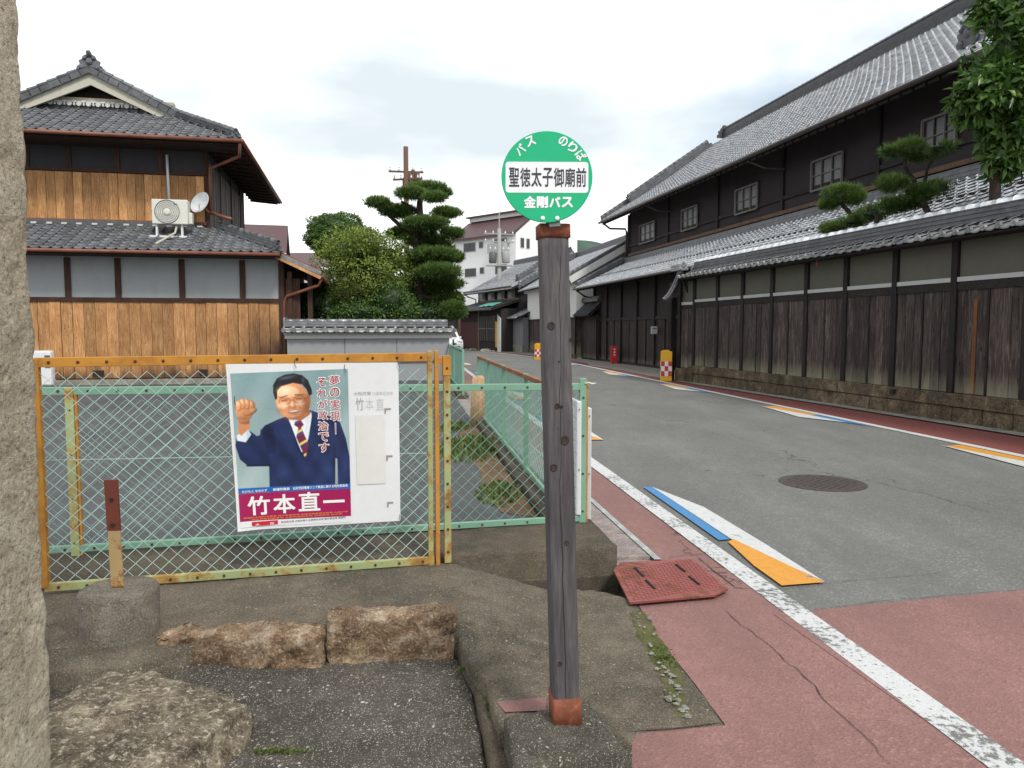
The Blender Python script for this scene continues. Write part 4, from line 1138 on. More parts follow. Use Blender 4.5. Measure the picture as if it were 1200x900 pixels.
    def soft(cx, cy, rx, ry, c, k, rot=0.0):
        nonlocal C
        dx, dy = X - cx, Y - cy; c_, s_ = math.cos(rot), math.sin(rot)
        x = (dx * c_ + dy * s_) / rx; y = (-dx * s_ + dy * c_) / ry
        w_ = (np.exp(-(x * x + y * y) * 1.6) * k)[..., None]; C = C * (1 - w_) + np.array(c)[None, None] * w_
    for cx, cy, rx, ry, k in ((44.5, 35.5, 4.6, 2.6, .5), (56.8, 34.4, 4.6, 2.6, .5), (50.9, 44.6, 3.4, 1.6, .55), (63, 44, 3.5, 11, .55), (40, 47, 4, 7, .4), (52, 56, 9, 2.6, .6), (51.8, 51.6, 4.4, 1.2, .45), (47.2, 45.5, 1.0, 3.2, .4), (57.3, 44.6, 1.0, 3.2, .4), (51.8, 38, 1.4, 4, .25)): soft(cx, cy, rx, ry, (.30, .09, .035), k)
    for cx, cy, rx, ry, k in ((46, 26, 7, 4.4, .65), (43, 41.5, 3.6, 2.6, .6), (57.5, 40, 3.4, 2.4, .5), (50.4, 41.5, 1.1, 3, .6), (50.8, 53.6, 3, 1.2, .4)): soft(cx, cy, rx, ry, (.98, .74, .52), k)
    soft(47, 13, 8, 1.6, (.13, .14, .17), .6, -.2); soft(61, 16, 1.6, 6, (.09, .09, .11), .5)
    # tonal modelling of the printed photograph: light from the upper left, cloth folds, grain of the print
    rng = np.random.default_rng(2)
    def fbm(sx, sy, seed):
        r_ = np.random.default_rng(seed); out_ = np.zeros(U.shape)
        for o_ in range(4):
            gx, gy = int(sx * 2 ** o_) + 2, int(sy * 2 ** o_) + 2; g_ = r_.random((gy + 1, gx + 1)); x = U * (gx - 1); y = V * (gy - 1); xi = x.astype(int); yi = y.astype(int); fx = x - xi; fy = y - yi; fx = fx * fx * (3 - 2 * fx); fy = fy * fy * (3 - 2 * fy)
            out_ += (g_[yi, xi] * (1 - fx) * (1 - fy) + g_[yi, xi + 1] * fx * (1 - fy) + g_[yi + 1, xi] * (1 - fx) * fy + g_[yi + 1, xi + 1] * fx * fy - .5) / 2 ** o_
        return out_
    photo = (YR < 99.2) * 1.0
    face = ell(51, 36, 16, 22); fist = ell(10, 44, 12, 16)
    sk_ = smooth(.02, .10, C[..., 0] - C[..., 2]); face = face * sk_; fist = fist * sk_
    C *= (1 + photo * face * (.34 * (50 - X) / 16 + .14 * (34 - Y) / 20))[..., None]
    C *= (1 + photo * fist * (.30 * (8 - X) / 9 + .22 * (40 - Y) / 10))[..., None]
    suit = ((C[..., 2] > C[..., 0] * 1.8) & (C[..., 2] < .35)) * photo
    C *= (1 + suit * (.55 * fbm(5, 9, 4) + .35 * np.sin((X - Y * .5) * .32) * .5))[..., None]
    C *= (1 + photo * (.10 * fbm(4, 4, 7) + .05 * fbm(60, 80, 9)))[..., None]
    C *= (1 + .05 * fbm(3, 5, 12) + .02 * rng.standard_normal(U.shape))[..., None]
    return np.clip(C, 0, 1)
b_ = NB('poster_print'); pm = b_.fin(b_.n('ShaderNodeAttribute', attribute_name='print').outputs['Color'], 0.45, spec=0.35)
poster = thing('poster', (PQ[0] + PQ[2]) / 2 + Vector((0, -.04, 0)), 'poster of a suited man raising his fist, on the white board', 'poster')
PQ1 = [PQ[0], PQ[1], PQ[1].lerp(PQ[2], .96), PQ[0].lerp(PQ[3], .96)]
grid_patch('print', PQ1, 250, 320, pm, poster, 0.0, poster_paint, curlP)
grid_patch('paper', PQ, 16, 24, M['white_board'], poster, -0.0012, None, curlP)
V1 = .945
for k, ch in enumerate('夢の実現'):
    u0, u1, v0, v1 = .83, .93, .035 + k * .077, .105 + k * .077
    print_text(fp, ch, u0, u1, v0, v1, M['ink_white'], poster, .055, 0.0003)
    print_text(fp, ch, u0 + .008, u1 - .008, v0 + .005, v1 - .005, M['ink_red'], poster, .012, 0.0009)
print_text(fp, '|', .872, .885, .345, .42, M['ink_white'], poster, .03, 0.0003)
print_text(fp, '|', .876, .881, .35, .415, M['ink_red'], poster, 0, 0.0009)
for k, ch in enumerate('それが政治です'):
    u0, u1, v0, v1 = .72, .82, .045 + k * .071, .110 + k * .071
    print_text(fp, ch, u0, u1, v0, v1, M['ink_white'], poster, .055, 0.0003)
    print_text(fp, ch, u0 + .008, u1 - .008, v0 + .005, v1 - .005, M['ink_red'], poster, .012, 0.0009)
for k, ch in enumerate('竹本直一'):
    print_text(fp, ch, .07 + k * .225, .27 + k * .225, (.800, .795, .788)[k] if k < 3 else .848, (.925, .922, .915)[k] if k < 3 else .868, M['ink_white'], poster, .028, 0.0005)
print_text(fp, 'たけもと なおかず', .03, .25, .754, .772, M['ink_white'], poster, .02, .0004, slope=-.01)
print_text(fp, '衆議院議員', .30, .45, .752, .771, M['ink_white'], poster, .02, .0004, slope=-.01)
print_text(fp, '自民党超電導リニア鉄道に関する特別委員長', .48, .975, .752, .771, M['ink_white'], poster, .02, .0004, slope=-.01)
print_text(fp, '衆議院文部科学委員 経済産業委員 財務金融委員会理事 大阪大学', .03, .97, .930, .9385, M['ink_orange'], poster, .02, .0004, slope=-.01)
print_text(fp, '自民党政務調査会 大阪府連副会長 党総務会 部会長', .10, .92, .9435, .9515, M['ink_orange'], poster, .02, .0004, slope=-.01)
tagq = [fp(.10, .967), fp(.33, .964), fp(.33, .990), fp(.10, .993)]
grid_patch('red_tag', tagq, 2, 2, ink('red_print', (.55, .01, .03)), poster, 0.0004)
print_text(fp, '大阪15区', .13, .30, .971, .986, M['ink_white'], poster, .02, .0030, slope=-.02)
print_text(fp, '自由民主党 大阪府第十五選挙区支部 掲示責任者 事務所', .36, .95, .969, .981, M['ink_dark'], poster, .01, .0006, slope=-.02)

# ------------------------------------------------------------------ bus stop: block, post, disc
M['post_wood'] = m_wood('weathered_post_wood', (0.045, 0.040, 0.044), (0.100, 0.090, 0.094), (0.165, 0.152, 0.152), 1.3, knots=False, var=0.0, rough=.8, bump=.8)
M['rust_red'] = m_metal_paint('rust_red_band', (0.24, 0.06, 0.028), 0.6, (0.10, 0.03, 0.018), 16, rough=.6, rc2=(.34, .12, .05))
pbot = D(662.5, 846, 2.735); ptop = D(647.5, 264, 2.735)
bs = thing('bus_stop', Vector((pbot.x, pbot.y, -.1)), 'round green bus stop sign on a square grey weathered post set in a concrete block', 'bus stop')
ZB = .085
bc = [G(603, 898, ZB), G(742, 880, ZB), G(689, 821, ZB), G(590, 838, ZB)]
o = slab('block', [(p.x, p.y) for p in bc], lambda x, y: ZB, M['block'], 0.022, 0.26, jitter=0.010, rough=0.006, kind=None, parent=bs, edge=0.018)
axis = (ptop - pbot).normalized()
def post_piece(name, t0, t1, w_, mat, bev, n=1, rot=R(7)):
    a = pbot.lerp(ptop, t0); c = pbot.lerp(ptop, t1)
    q = MB()
    k = 24
    rr = w_ / 2 * 1.0
    # square with rounded corners
    sec = []
    for i in range(4):
        for j in range(5):
            an = R(90) * i + R(90) * j / 4 + rot
            cx = (rr - bev) * (1 if i in (0, 3) else -1); cy = (rr - bev) * (1 if i in (0, 1) else -1)
            ca, sa = math.cos(rot), math.sin(rot)
            sec.append((cx * ca - cy * sa + bev * math.cos(an), cx * sa + cy * ca + bev * math.sin(an)))
    segs = 30 if name == 'post' else 2
    V = []
    for s_ in range(segs + 1):
        p = a.lerp(c, s_ / segs)
        for x, y in sec:
            j_ = noise.noise(Vector((x * 30, y * 30, p.z * 1.2))) * .0022 if name == 'post' else 0
            V.append(Vector((p.x + x * (1 + j_ * 12), p.y + y * (1 + j_ * 12), p.z)))
    m_ = len(sec); F = []
    for s_ in range(segs):
        for i in range(m_): F.append((s_ * m_ + i, s_ * m_ + (i + 1) % m_, (s_ + 1) * m_ + (i + 1) % m_, (s_ + 1) * m_ + i))
    F.append(tuple(reversed(range(m_)))); F.append(tuple(segs * m_ + i for i in range(m_)))
    q.add(V, F); return q.build(name, mat, bs, smooth=True)
PW = .101
pst = post_piece('post', .03, .985, PW, M['post_wood'], .016)
for p in pst.data.polygons: p.use_smooth = True
post_piece('foot_band', .0, .062, PW + .007, M['rust_red'], .006)
post_piece('top_band', .974, .9995, PW + .008, M['rust_red'], .006)
fn = Vector((math.sin(R(7)), -math.cos(R(7)), 0))       # facing of the front side
def on_post(px, py):
    # point on the post's front side seen at this pixel of the photograph
    r = ray(px, py); t_ = (py - 264) / (846 - 264); c = ptop.lerp(pbot, t_) + fn * (PW / 2)
    o_ = Vector((0, 0, EYE)); t = (c - o_).dot(fn) / r.dot(fn); return o_ + r * t
M['knot'] = m_wood('knot_wood', (0.02, 0.014, 0.012), (0.05, 0.036, 0.03), (0.11, 0.085, 0.07), 6, knots=False, var=0, bump=1)
M['knot_rim'] = m_wood('knot_rim_wood', (0.03, 0.026, 0.03), (0.06, 0.05, 0.05), (0.09, 0.075, 0.075), 3, knots=False, var=0)
fm = fn.to_track_quat('Z', 'Y').to_matrix()
for px, py, rx in ((646, 382, .013), (662, 516, .015), (649, 548, .012), (653, 476, .009), (664, 636, .009), (656, 778, .009)):
    p = on_post(px, py); q = MB()
    q.lathe(Vector((0, 0, 0)), [(rx * 1.15, -.004), (rx * 1.05, .0012), (rx * .8, .0022), (rx * .7, .0004), (rx * .35, .0016), (rx * .1, .0006)], 18)
    q.v = [tuple(p + fm @ Vector((x, y * 1.15, z))) for x, y, z in q.v]
    q.build('knot', M['knot'], bs, smooth=True)
for px, py, rr_ in ((658, 477, .006), (669, 398, .006), (655, 424, .0035), (654, 502, .002)):
    p = on_post(px, py); q = MB(); q.lathe(p - fn * .004, [(rr_, 0), (rr_, .0052)], 12, fm); q.build('nail_hole', M['dark'], bs)
# the long drying crack: thin sunken seams
ck = MB(); pts = [(657, 300), (655.5, 350), (657.5, 420), (656, 470), (658, 520), (656, 580), (659, 640), (660, 700), (662, 760), (663, 818)]
prev = None
for (xa, ya), (xb, yb) in zip(pts[:-1], pts[1:]):
    for k in range(4):
        t0, t1 = k / 4, (k + 1) / 4
        p0 = on_post(xa + (xb - xa) * t0 + .5 * math.sin(ya + k * 2), ya + (yb - ya) * t0); p1 = on_post(xa + (xb - xa) * t1 + .5 * math.sin((ya + (k + 1) * 2) if k < 3 else yb), ya + (yb - ya) * t1)
        ck.bar(p0, p1, .0016 if ya < 560 else .0032, .0016, fn)
ck.build('drying_crack', M['dark'], bs)
# disc
M['sign_green'] = m_plain('sign_green_paint', (0.0, 0.40, 0.175), 0.35, 0, amt=.04)
M['sign_white'] = m_plain('sign_white_paint', (0.78, 0.79, 0.80), 0.35, 0, amt=.02)
M['sign_black'] = m_plain('sign_black_paint', (0.035, 0.032, 0.045), 0.45, 0, amt=.05)
M['sign_metal'] = m_plain('sign_edge_metal', (0.35, 0.38, 0.38), 0.35, 0, metal=.6)
YD = 2.662
dc = D(641, 207.3, YD); rD = (D(695, 207.3, YD) - D(588, 207.3, YD)).length / 2
dn = Vector((0.02, -1, 0.06)).normalized(); dm = frame_mtx(dc, Vector((1, .02, .0)).normalized(), Vector((0, .06, 1)).normalized(), dn)
disc = bpy.data.objects.new('sign_disc', None)
bpy.data.objects.remove(disc)
q = MB(); q.lathe((0, 0, 0), [(rD - .001, -.003), (rD, -.002), (rD, .0), (rD - .0015, .0012)], 96); q.v = [tuple(dm @ Vector(v)) for v in q.v]
disc = q.build('sign_disc', M['sign_green'], bs)
def rrect(w_, h, r_, n=6):
    P = []
    for i, (sx, sy) in enumerate(((1, 1), (-1, 1), (-1, -1), (1, -1))):
        for j in range(n + 1):
            an = R(90) * i + R(90) * j / n; P.append((sx * (w_ / 2 - r_) + r_ * math.cos(an), sy * (h / 2 - r_) + r_ * math.sin(an)))
    return P
s1 = 2 * rD / 107.0     # metres per photograph pixel on the disc
q = MB(); P = [dm @ Vector((x + 3.2 * s1 * 0, y - .6 * s1, .0018)) for x, y in rrect(97 * s1, 36 * s1, 3.5 * s1)]
q.add(P, [tuple(range(len(P)))]); q.build('name_panel', M['sign_white'], disc, center=False)
def disc_text(s, cx, cy, w_, h, mat, thick, rot=0.0, z=.003):
    q = MB(); put_text(q, s, dm @ Matrix.Translation((cx * s1, cy * s1, z)) @ Matrix.Rotation(rot, 4, 'Z'), w_ * s1, h * s1, thick)
    me = bpy.data.meshes.new('lettering'); me.from_pydata(q.v, [], q.f); return link('lettering', me, mat, disc)
for k, ch in enumerate('聖徳太子御廟前'):
    disc_text(ch, -38.5 + k * 13.1, -.6, 12.1, 22.5, M['sign_black'], .018)
for k, (ch, w_) in enumerate(zip('金剛バス', (14, 13.5, 13.5, 13.5))):
    disc_text(ch, -20 + k * 14.6, -29.6, w_, 14.0 if k < 2 else 12.5, M['sign_white'], .045, z=.0022)
for ch, cx, cy, ro_, sz_ in (('バ', -31.5, 31.5, R(40), 12), ('ス', -19.5, 41.5, R(22), 12), ('の', 19, 41.5, R(-22), 11.5), ('り', 30, 34.5, R(-36), 12), ('ば', 39.5, 25, R(-54), 12)):
    disc_text(ch, cx, cy, sz_ * .92, sz_, M['sign_white'], .03, ro_, z=.0022)
for cx in (-5, 12):
    c = dm @ Vector((cx * s1, -48.5 * s1, .001)); q = MB(); q.lathe(c, [(2.6 * s1, 0), (2.6 * s1, .002), (1.7 * s1, .0045), (.5 * s1, .0052)], 16, dm.to_3x3()); q.build('screw', M['sign_white'], disc, smooth=False)
# back bracket joining disc and post
q = MB(); q.bar(Vector((ptop.x, ptop.y - PW / 2 - .004, ptop.z - .012)), dc + Vector((0.004, .010, .08)), .05, .004, (0, 1, 0)); q.build('bracket', M['sign_metal'], bs)
# ------------------------------------------------------------------ tile roofs
M['tile_dark'] = m_tile('grey_clay_tile', (0.095, 0.098, 0.107), 0.38, .32, spec=.5)
M['tile_pale'] = m_tile('pale_silver_tile', (0.80, 0.81, 0.84), 0.30, .10, spec=.9, lichen=.1)
M['tile_wall'] = m_tile('wall_cap_tile', (0.24, 0.243, 0.25), 0.36, .25, spec=.6, lichen=.3)
M['deck'] = m_plain('roof_boarding', (0.035, 0.025, 0.02), 0.9, 0)
_tm = {}
def silver(m, f):
    for n in m.node_tree.nodes:
        if n.type == 'BSDF_PRINCIPLED': n.inputs['Metallic'].default_value = f
    return m
silver(M['tile_pale'], .55); silver(M['tile_wall'], .35)
def tile_geo(w_, l_, th):
    """one pantile lying in x (across), y (up-slope), z (out): an S curve, thick at its lower lip"""
    xs = [0, .14, .32, .5, .66, .8, .9, 1.0, 1.08]
    zs = [.55, .24, .04, 0, .10, .42, .80, 1.0, .86]
    hz = w_ * 0.20
    V = []; F = []
    lip = th
    for x, z in zip(xs, zs): V.append((x * w_, 0, z * hz + lip))
    for x, z in zip(xs, zs): V.append((x * w_, l_ * 1.12, z * hz - 0.002))
    for x, z in zip(xs, zs): V.append((x * w_, 0, z * hz + lip - th * 1.15))
    n = len(xs)
    for i in range(n - 1):
        F.append((i, i + 1, n + i + 1, n + i)); F.append((2 * n + i, 2 * n + i + 1, i + 1, i))
    return V, F
def tile_mesh(w_, l_, th, mat):
    k = (round(w_, 3), round(l_, 3), mat.name)
    if k not in _tm:
        V, F = tile_geo(w_, l_, th); me = bpy.data.meshes.new('tile'); me.from_pydata(V, [], F); me.shade_smooth()
        me.materials.append(mat); me.update(); _tm[k] = me
    return _tm[k]
def tile_roof(parent, O, U, Vd, nu, nv, w_, l_, mat, keep=None, budget=300, th=0.022, min_px=7.0, deck=True, deck_poly=None, name='tile', sag=0.0):
    """rows of tiles from eave corner O; U unit along eave, Vd unit up the slope. The ones that show largest are single objects, the rest one mesh."""
    U = Vector(U).normalized(); Vd = Vector(Vd).normalized(); N = U.cross(Vd)
    flip = False
    if N.z < 0:
        N = -N; flip = True
    cand = []
    for i in range(nu):
        for j in range(nv):
            if keep and not keep((i + .5) * w_, (j + .5) * l_): continue
            p = O + U * (i * w_) + Vd * (j * l_)
            if sag: p = p - N * (sag * math.sin(math.pi * (j + .3) / nv))
            if flip: p = p + U * w_
            q = proj(p); s_ = -1
            if q and -30 < q[0] < 1230 and -40 < q[1] < 940: s_ = FPX * w_ / q[2]
            cand.append((s_, i, j, p))
    cand.sort(key=lambda c: -c[0])
    ones = [c for c in cand[:budget] if c[0] > min_px]; rest = cand[len(ones):]
    Uu = -U if flip else U
    me = tile_mesh(w_, l_, th, mat)
    for s_, i, j, p in ones:
        rr = Matrix.Rotation(random.gauss(0, .010), 4, 'Z') @ Matrix.Rotation(random.gauss(0, .012), 4, 'X')
        m = frame_mtx(p + N * random.uniform(-.002, .003), Uu, Vd, N) @ rr
        link(name, me, None, parent, m)
    if rest:
        V, F = tile_geo(w_, l_, th); n = len(V)
        A = np.array(V); Mx = np.array([Uu, Vd, N])
        base = A @ Mx
        P = np.array([c[3] for c in rest])
        jit = np.random.default_rng(3).normal(0, .0022, len(rest))[:, None, None] * np.array(N)[None, None]
        allv = (P[:, None, :] + base[None] + jit).reshape(-1, 3)
        Fa = np.array(F); allf = (Fa[None] + (np.arange(len(rest)) * n)[:, None, None]).reshape(-1, 4)
        m2 = bpy.data.meshes.new('roof_tiles'); c = allv.mean(0)
        m2.vertices.add(len(allv)); m2.vertices.foreach_set('co', (allv - c).reshape(-1))
        m2.loops.add(len(allf) * 4); m2.loops.foreach_set('vertex_index', allf.reshape(-1))
        m2.polygons.add(len(allf)); m2.polygons.foreach_set('loop_start', np.arange(len(allf)) * 4)
        m2.update(calc_edges=True); m2.shade_smooth()
        o = link('roof_tiles', m2, mat, parent, Matrix.Translation(Vector(c))); o['kind'] = 'stuff'
    if deck:
        q = MB(); Lu, Lv = nu * w_, nv * l_
        dp = deck_poly or [(0, 0), (Lu, 0), (Lu, Lv), (0, Lv)]
        q.prism([O + U * a + Vd * b - N * (.012 + sag) for a, b in dp], -N * .07)
        q.build('roof_board', M['deck'], parent)
def ridge(parent, a, b, h=0.28, w_=0.22, mat=None, layers=3, cap_r=0.075, seg=0.30, cmat=None, up=Vector((0, 0, 1)), name='ridge', caps=True, max_caps=120):
    """stacked flat tiles with a row of half-round caps on top, running from a to b (bottom centre line)"""
    mat = mat or M['tile_dark']; a = Vector(a); b = Vector(b); d = (b - a).normalized(); Ld = (b - a).length
    side = d.cross(up).normalized(); up = side.cross(d).normalized()
    q = MB(); hh = h / layers
    for k in range(layers):
        ww = w_ * (1 - .12 * k)
        q.bar(a + up * (hh * (k + .36)), b + up * (hh * (k + .36)), ww * .86, hh * .74, up)
        q.bar(a + up * (hh * (k + .87)), b + up * (hh * (k + .87)), ww, hh * .24, up)
    o = q.build(name, mat, parent)
    if caps:
        n = max(1, int(round(Ld / seg))); s = Ld / n
        V = []; F = []; K = 7
        for e, (t, r_) in enumerate(((0, cap_r * 1.08), (.18, cap_r * 1.08), (.2, cap_r), (1.0, cap_r * .96))):
            for i in range(K):
                an = math.pi * i / (K - 1); V.append((t * s, math.cos(an) * r_, math.sin(an) * r_))
        for e in range(3):
            for i in range(K - 1): F.append((e * K + i, e * K + i + 1, (e + 1) * K + i + 1, (e + 1) * K + i))
        F.append(tuple(range(K))); F.append(tuple(3 * K + i for i in reversed(range(K))))
        me = bpy.data.meshes.new('cap_tile'); me.from_pydata(V, [], F); me.shade_smooth(); me.materials.append(cmat or mat)
        if n <= max_caps:
            for i in range(n):
                link('cap_tile', me, None, o, frame_mtx(a + d * (i * s) + up * (h - .002), d, side if False else up.cross(d), up))
        else:
            A = np.array(V) @ np.array([d, up.cross(d), up]); q = MB()
            for i in range(n): q.add([Vector(x) + a + d * (i * s) + up * (h - .002) for x in A], F)
            c_ = q.build('cap_tiles', cmat or mat, o, smooth=True); c_['kind'] = 'stuff'
    return o
def onigawara(parent, p, d, s=1.0, mat=None):
    """end ornament of a ridge: a shouldered plate with scrolls and a round boss, facing along d"""
    mat = mat or M['tile_dark']; d = Vector(d).normalized(); side = d.cross(Vector((0, 0, 1))).normalized(); up = side.cross(d).normalized()
    q = MB(); prof = [(-.34, 0), (-.36, .12), (-.27, .20), (-.30, .30), (-.20, .36), (-.16, .46), (-.07, .50), (0, .54), (.07, .50), (.16, .46), (.20, .36), (.30, .30), (.27, .20), (.36, .12), (.34, 0)]
    q.prism([p + side * x * s + up * z * s for x, z in prof], d * .10 * s)
    rot = d.to_track_quat('Z', 'Y').to_matrix()
    for x, z, r_ in ((0, .28, .10), (-.22, .10, .08), (.22, .10, .08), (-.13, .38, .06), (.13, .38, .06), (0, .50, .075)):
        q.lathe(p + side * x * s + up * z * s + d * .08 * s, [(r_ * s, 0), (r_ * s, .05 * s), (r_ * .5 * s, .09 * s)], 12, rot)
    q.tube([p + up * .5 * s - d * .05 * s, p + up * .55 * s + d * .14 * s, p + up * .52 * s + d * .22 * s], [.06 * s, .07 * s, .05 * s], 8)
    return q.build('ridge_ornament', mat, parent, smooth=False)
def hip_keep(L_, m, Lv=None):
    return None
def gutter(parent, a, b, r_=.05, mat=None, name='gutter'):
    q = MB(); a = Vector(a); b = Vector(b); q.tube([a, b], r_, 8)
    return q.build(name, mat or M['gutter_pipe'], parent, smooth=True)
M['gutter_pipe'] = m_plain('brown_gutter', (0.20, 0.075, 0.045), 0.5, 0, amt=.3, scale=3)
M['gutter_dark'] = m_plain('dark_gutter', (0.05, 0.038, 0.035), 0.5, 0, amt=.3, scale=3)
def boards(parent, pl, a0, a1, z0, z1, w_, mat, off=0.0, th=.018, name='board', batten=None, var=.012, z0f=None):
    """vertical boards on a vertical plane from a0 to a1; each one an object, some standing proud"""
    n = max(1, int(round(abs(a1 - a0) / w_))); s = (a1 - a0) / n; cache = {}
    for i in range(n):
        a = a0 + s * i; k = random.randint(0, 2); wd = abs(s) * (.965, .955, .94)[k]; t_ = th * (1, 1.5, .7)[k]
        zb_ = z0 if z0f is None else z0f(a)
        key = (k, round(wd, 4), round(z1 - zb_, 3))
        if key not in cache:
            q = MB(); q.hexa([Vector((-wd / 2, -t_, 0)), Vector((wd / 2, -t_ * .8, 0)), Vector((wd / 2, 0, 0)), Vector((-wd / 2, 0, 0)), Vector((-wd / 2, -t_, z1 - zb_)), Vector((wd / 2, -t_ * .8, z1 - zb_)), Vector((wd / 2, 0, z1 - zb_)), Vector((-wd / 2, 0, z1 - zb_))])
            me = q.mesh(name); me.materials.append(mat); cache[key] = me
        p = pl.at(a + s / 2, zb_, off); nn = Vector((pl.n.x, pl.n.y, 0))
        fr = frame_mtx(p, Vector((pl.d.x, pl.d.y, 0)) , -nn, Vector((0, 0, 1)))
        link(name, cache[key], None, parent, fr)
def wall_box(parent, name, pl, a0, a1, z0, z1, off0, off1, mat, bevel=0.0):
    q = MB(); q.hexa([pl.at(a0, z0, off0), pl.at(a1, z0, off0), pl.at(a1, z0, off1), pl.at(a0, z0, off1), pl.at(a0, z1, off0), pl.at(a1, z1, off0), pl.at(a1, z1, off1), pl.at(a0, z1, off1)])
    return q.build(name, mat, parent, bevel=bevel)
# ------------------------------------------------------------------ left house (street frame: r right, v away)
r3 = Vector((0.981, 0.196, 0)).normalized(); v3 = Vector((-0.196, 0.981, 0)).normalized()
HO = G(330, 449, .0)
def H(a, b, z): p = HO + r3 * a + v3 * b; return Vector((p.x, p.y, z))
M['cedar'] = m_wood('orange_cedar_board', (0.20, 0.075, 0.027), (0.47, 0.235, 0.09), (0.70, 0.46, 0.225), 1.7, var=.26, char=True, rough=.7)
M['beam_dark'] = m_wood('dark_house_beam', (0.022, 0.012, 0.009), (0.06, 0.028, 0.018), (0.12, 0.055, 0.03), 1.0, 'X', var=.1, knots=False)
M['post_dark'] = m_wood('dark_house_post', (0.022, 0.012, 0.009), (0.06, 0.028, 0.018), (0.12, 0.055, 0.03), 1.0, 'Z', var=.1, knots=False)
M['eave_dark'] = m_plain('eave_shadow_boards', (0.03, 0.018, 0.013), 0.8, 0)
M['plaster_blue'] = m_plaster('bluish_plaster', (0.36, 0.38, 0.385), .35, scol=(.16, .17, .18))
M['plaster_cream'] = m_plaster('cream_gable_plaster', (0.46, 0.43, 0.34), .35, scol=(.2, .17, .12))
M['barge'] = m_plaster('pale_barge_board', (0.50, 0.48, 0.40), .25, scol=(.22, .19, .14))
M['grey_wood'] = m_wood('grey_side_boards', (0.05, 0.04, 0.035), (0.13, 0.11, 0.095), (0.22, 0.19, 0.165), 1.0, var=.2, knots=False)
M['noshi_white'] = m_plaster('white_lime_joint', (0.6, 0.6, 0.57), .2)
FH = VPlane((HO.x, HO.y), (r3.x, r3.y))     # front plane; FH.n points toward the viewer?
if FH.n.y > 0: FH.n = -FH.n
house = thing('house', H(-5, 0, 0), 'two storey timber house with orange cedar boarding beyond the parking lot', 'house')
W = -13.2
zc1, zl0, zl1 = 0.16, .16, 3.72
# core walls
wall_box(house, 'wall', FH, W, 0.05, 0, 3.55, -.06, -9.0, M['eave_dark'])
q = MB(); q.hexa([FH.at(W, 0, .08), FH.at(.12, 0, .08), FH.at(.12, 0, -.2), FH.at(W, 0, -.2), FH.at(W, .17, .06), FH.at(.12, .17, .06), FH.at(.12, .17, -.2), FH.at(W, .17, -.2)])
q.build('foundation', M['pale_conc'], house, bevel=.01)
zW = FH.sz(200, 350)[1]; zWb = .17
boards(house, FH, W, 0.0, zWb + .03, zW - .10, 0.285, M['cedar'], -.030, .03)
for k in range(int(13.2 / .285) + 1):
    pass
wall_box(house, 'rail_beam', FH, W, 0.02, zW - .10, zW + .02, .03, -.04, M['beam_dark'])
wall_box(house, 'plaster_wall', FH, W, .0, zW + .02, 3.55, -.035, -.055, M['plaster_blue'])
for px in (79, 138, 213, 284, 330):
    a = FH.sz(px, 325)[0]; wall_box(house, 'post', FH, a - .075, a + .075, zW - .0, 3.5, .012, -.05, M['post_dark'])
for k in range(3): wall_box(house, 'post', FH, -9.6 - 1.9 * k - .07, -9.6 - 1.9 * k + .07, zW, 3.5, .012, -.05, M['post_dark'])
wall_box(house, 'corner_post', FH, -.02, .12, 0.1, 3.5, .04, -.1, M['post_dark'])
# lower roof: eave at b=-.8
e0 = FH.sz; ze = 3.66; se = .44; lw = math.sqrt(1 + se * se); up_l = (v3 + Vector((0, 0, se))).normalized()
nrun = 2.0
Lr = 2.0 * lw
O = H(W, -.8, ze)
nu = int((0.10 - W) / .262); 
tile_roof(house, O, r3, up_l, nu + 1, 9, .262, Lr / 9, M['tile_dark'], keep=lambda x, y: x + W < .18 - y / lw * 1.0 + .0, budget=300, deck_poly=[(0, 0), (-W + .15, 0), (-W + .15 - 1.95, Lr), (0, Lr)])
# white lime arcs where tiles meet the wall
for k in range(26):
    a = -2.35 - k * .262 * 1.5 + random.uniform(-.05, .05)
    if a > W: q = MB(); q.box(H(a, 1.02, ze + se * 1.82 + .085), (.15, .03, .05)); q.build('lime_joint', M['noshi_white'], house)
wall_box(house, 'wall_flashing', FH, W, -2.35, ze + se * 1.9 - .02, ze + se * 1.9 + .16, -1.10, -1.3, M['tile_dark'])
ridge(house, H(-1.85, 1.15, ze + se * 1.95 - .08), H(.02, -.68, ze + .05), .24, .20, layers=3, cap_r=.075, seg=.28)
onigawara(house, H(.02, -.72, ze + .04), (.55, -.8, -.05), .42)
gutter(house, H(W, -.86, ze - .045), H(.12, -.86, ze - .06), .05)
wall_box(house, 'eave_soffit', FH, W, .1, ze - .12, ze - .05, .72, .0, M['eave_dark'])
# right side hip slope of lower roof (seen edge on)
tile_roof(house, H(.12, -.8, ze), v3, (-r3 + Vector((0, 0, se))).normalized(), 26, 8, .262, Lr / 9, M['tile_dark'], keep=lambda x, y: x > y / lw, budget=20, deck_poly=[(0, 0), (6.8, 0), (6.8, Lr), (1.9, Lr)])
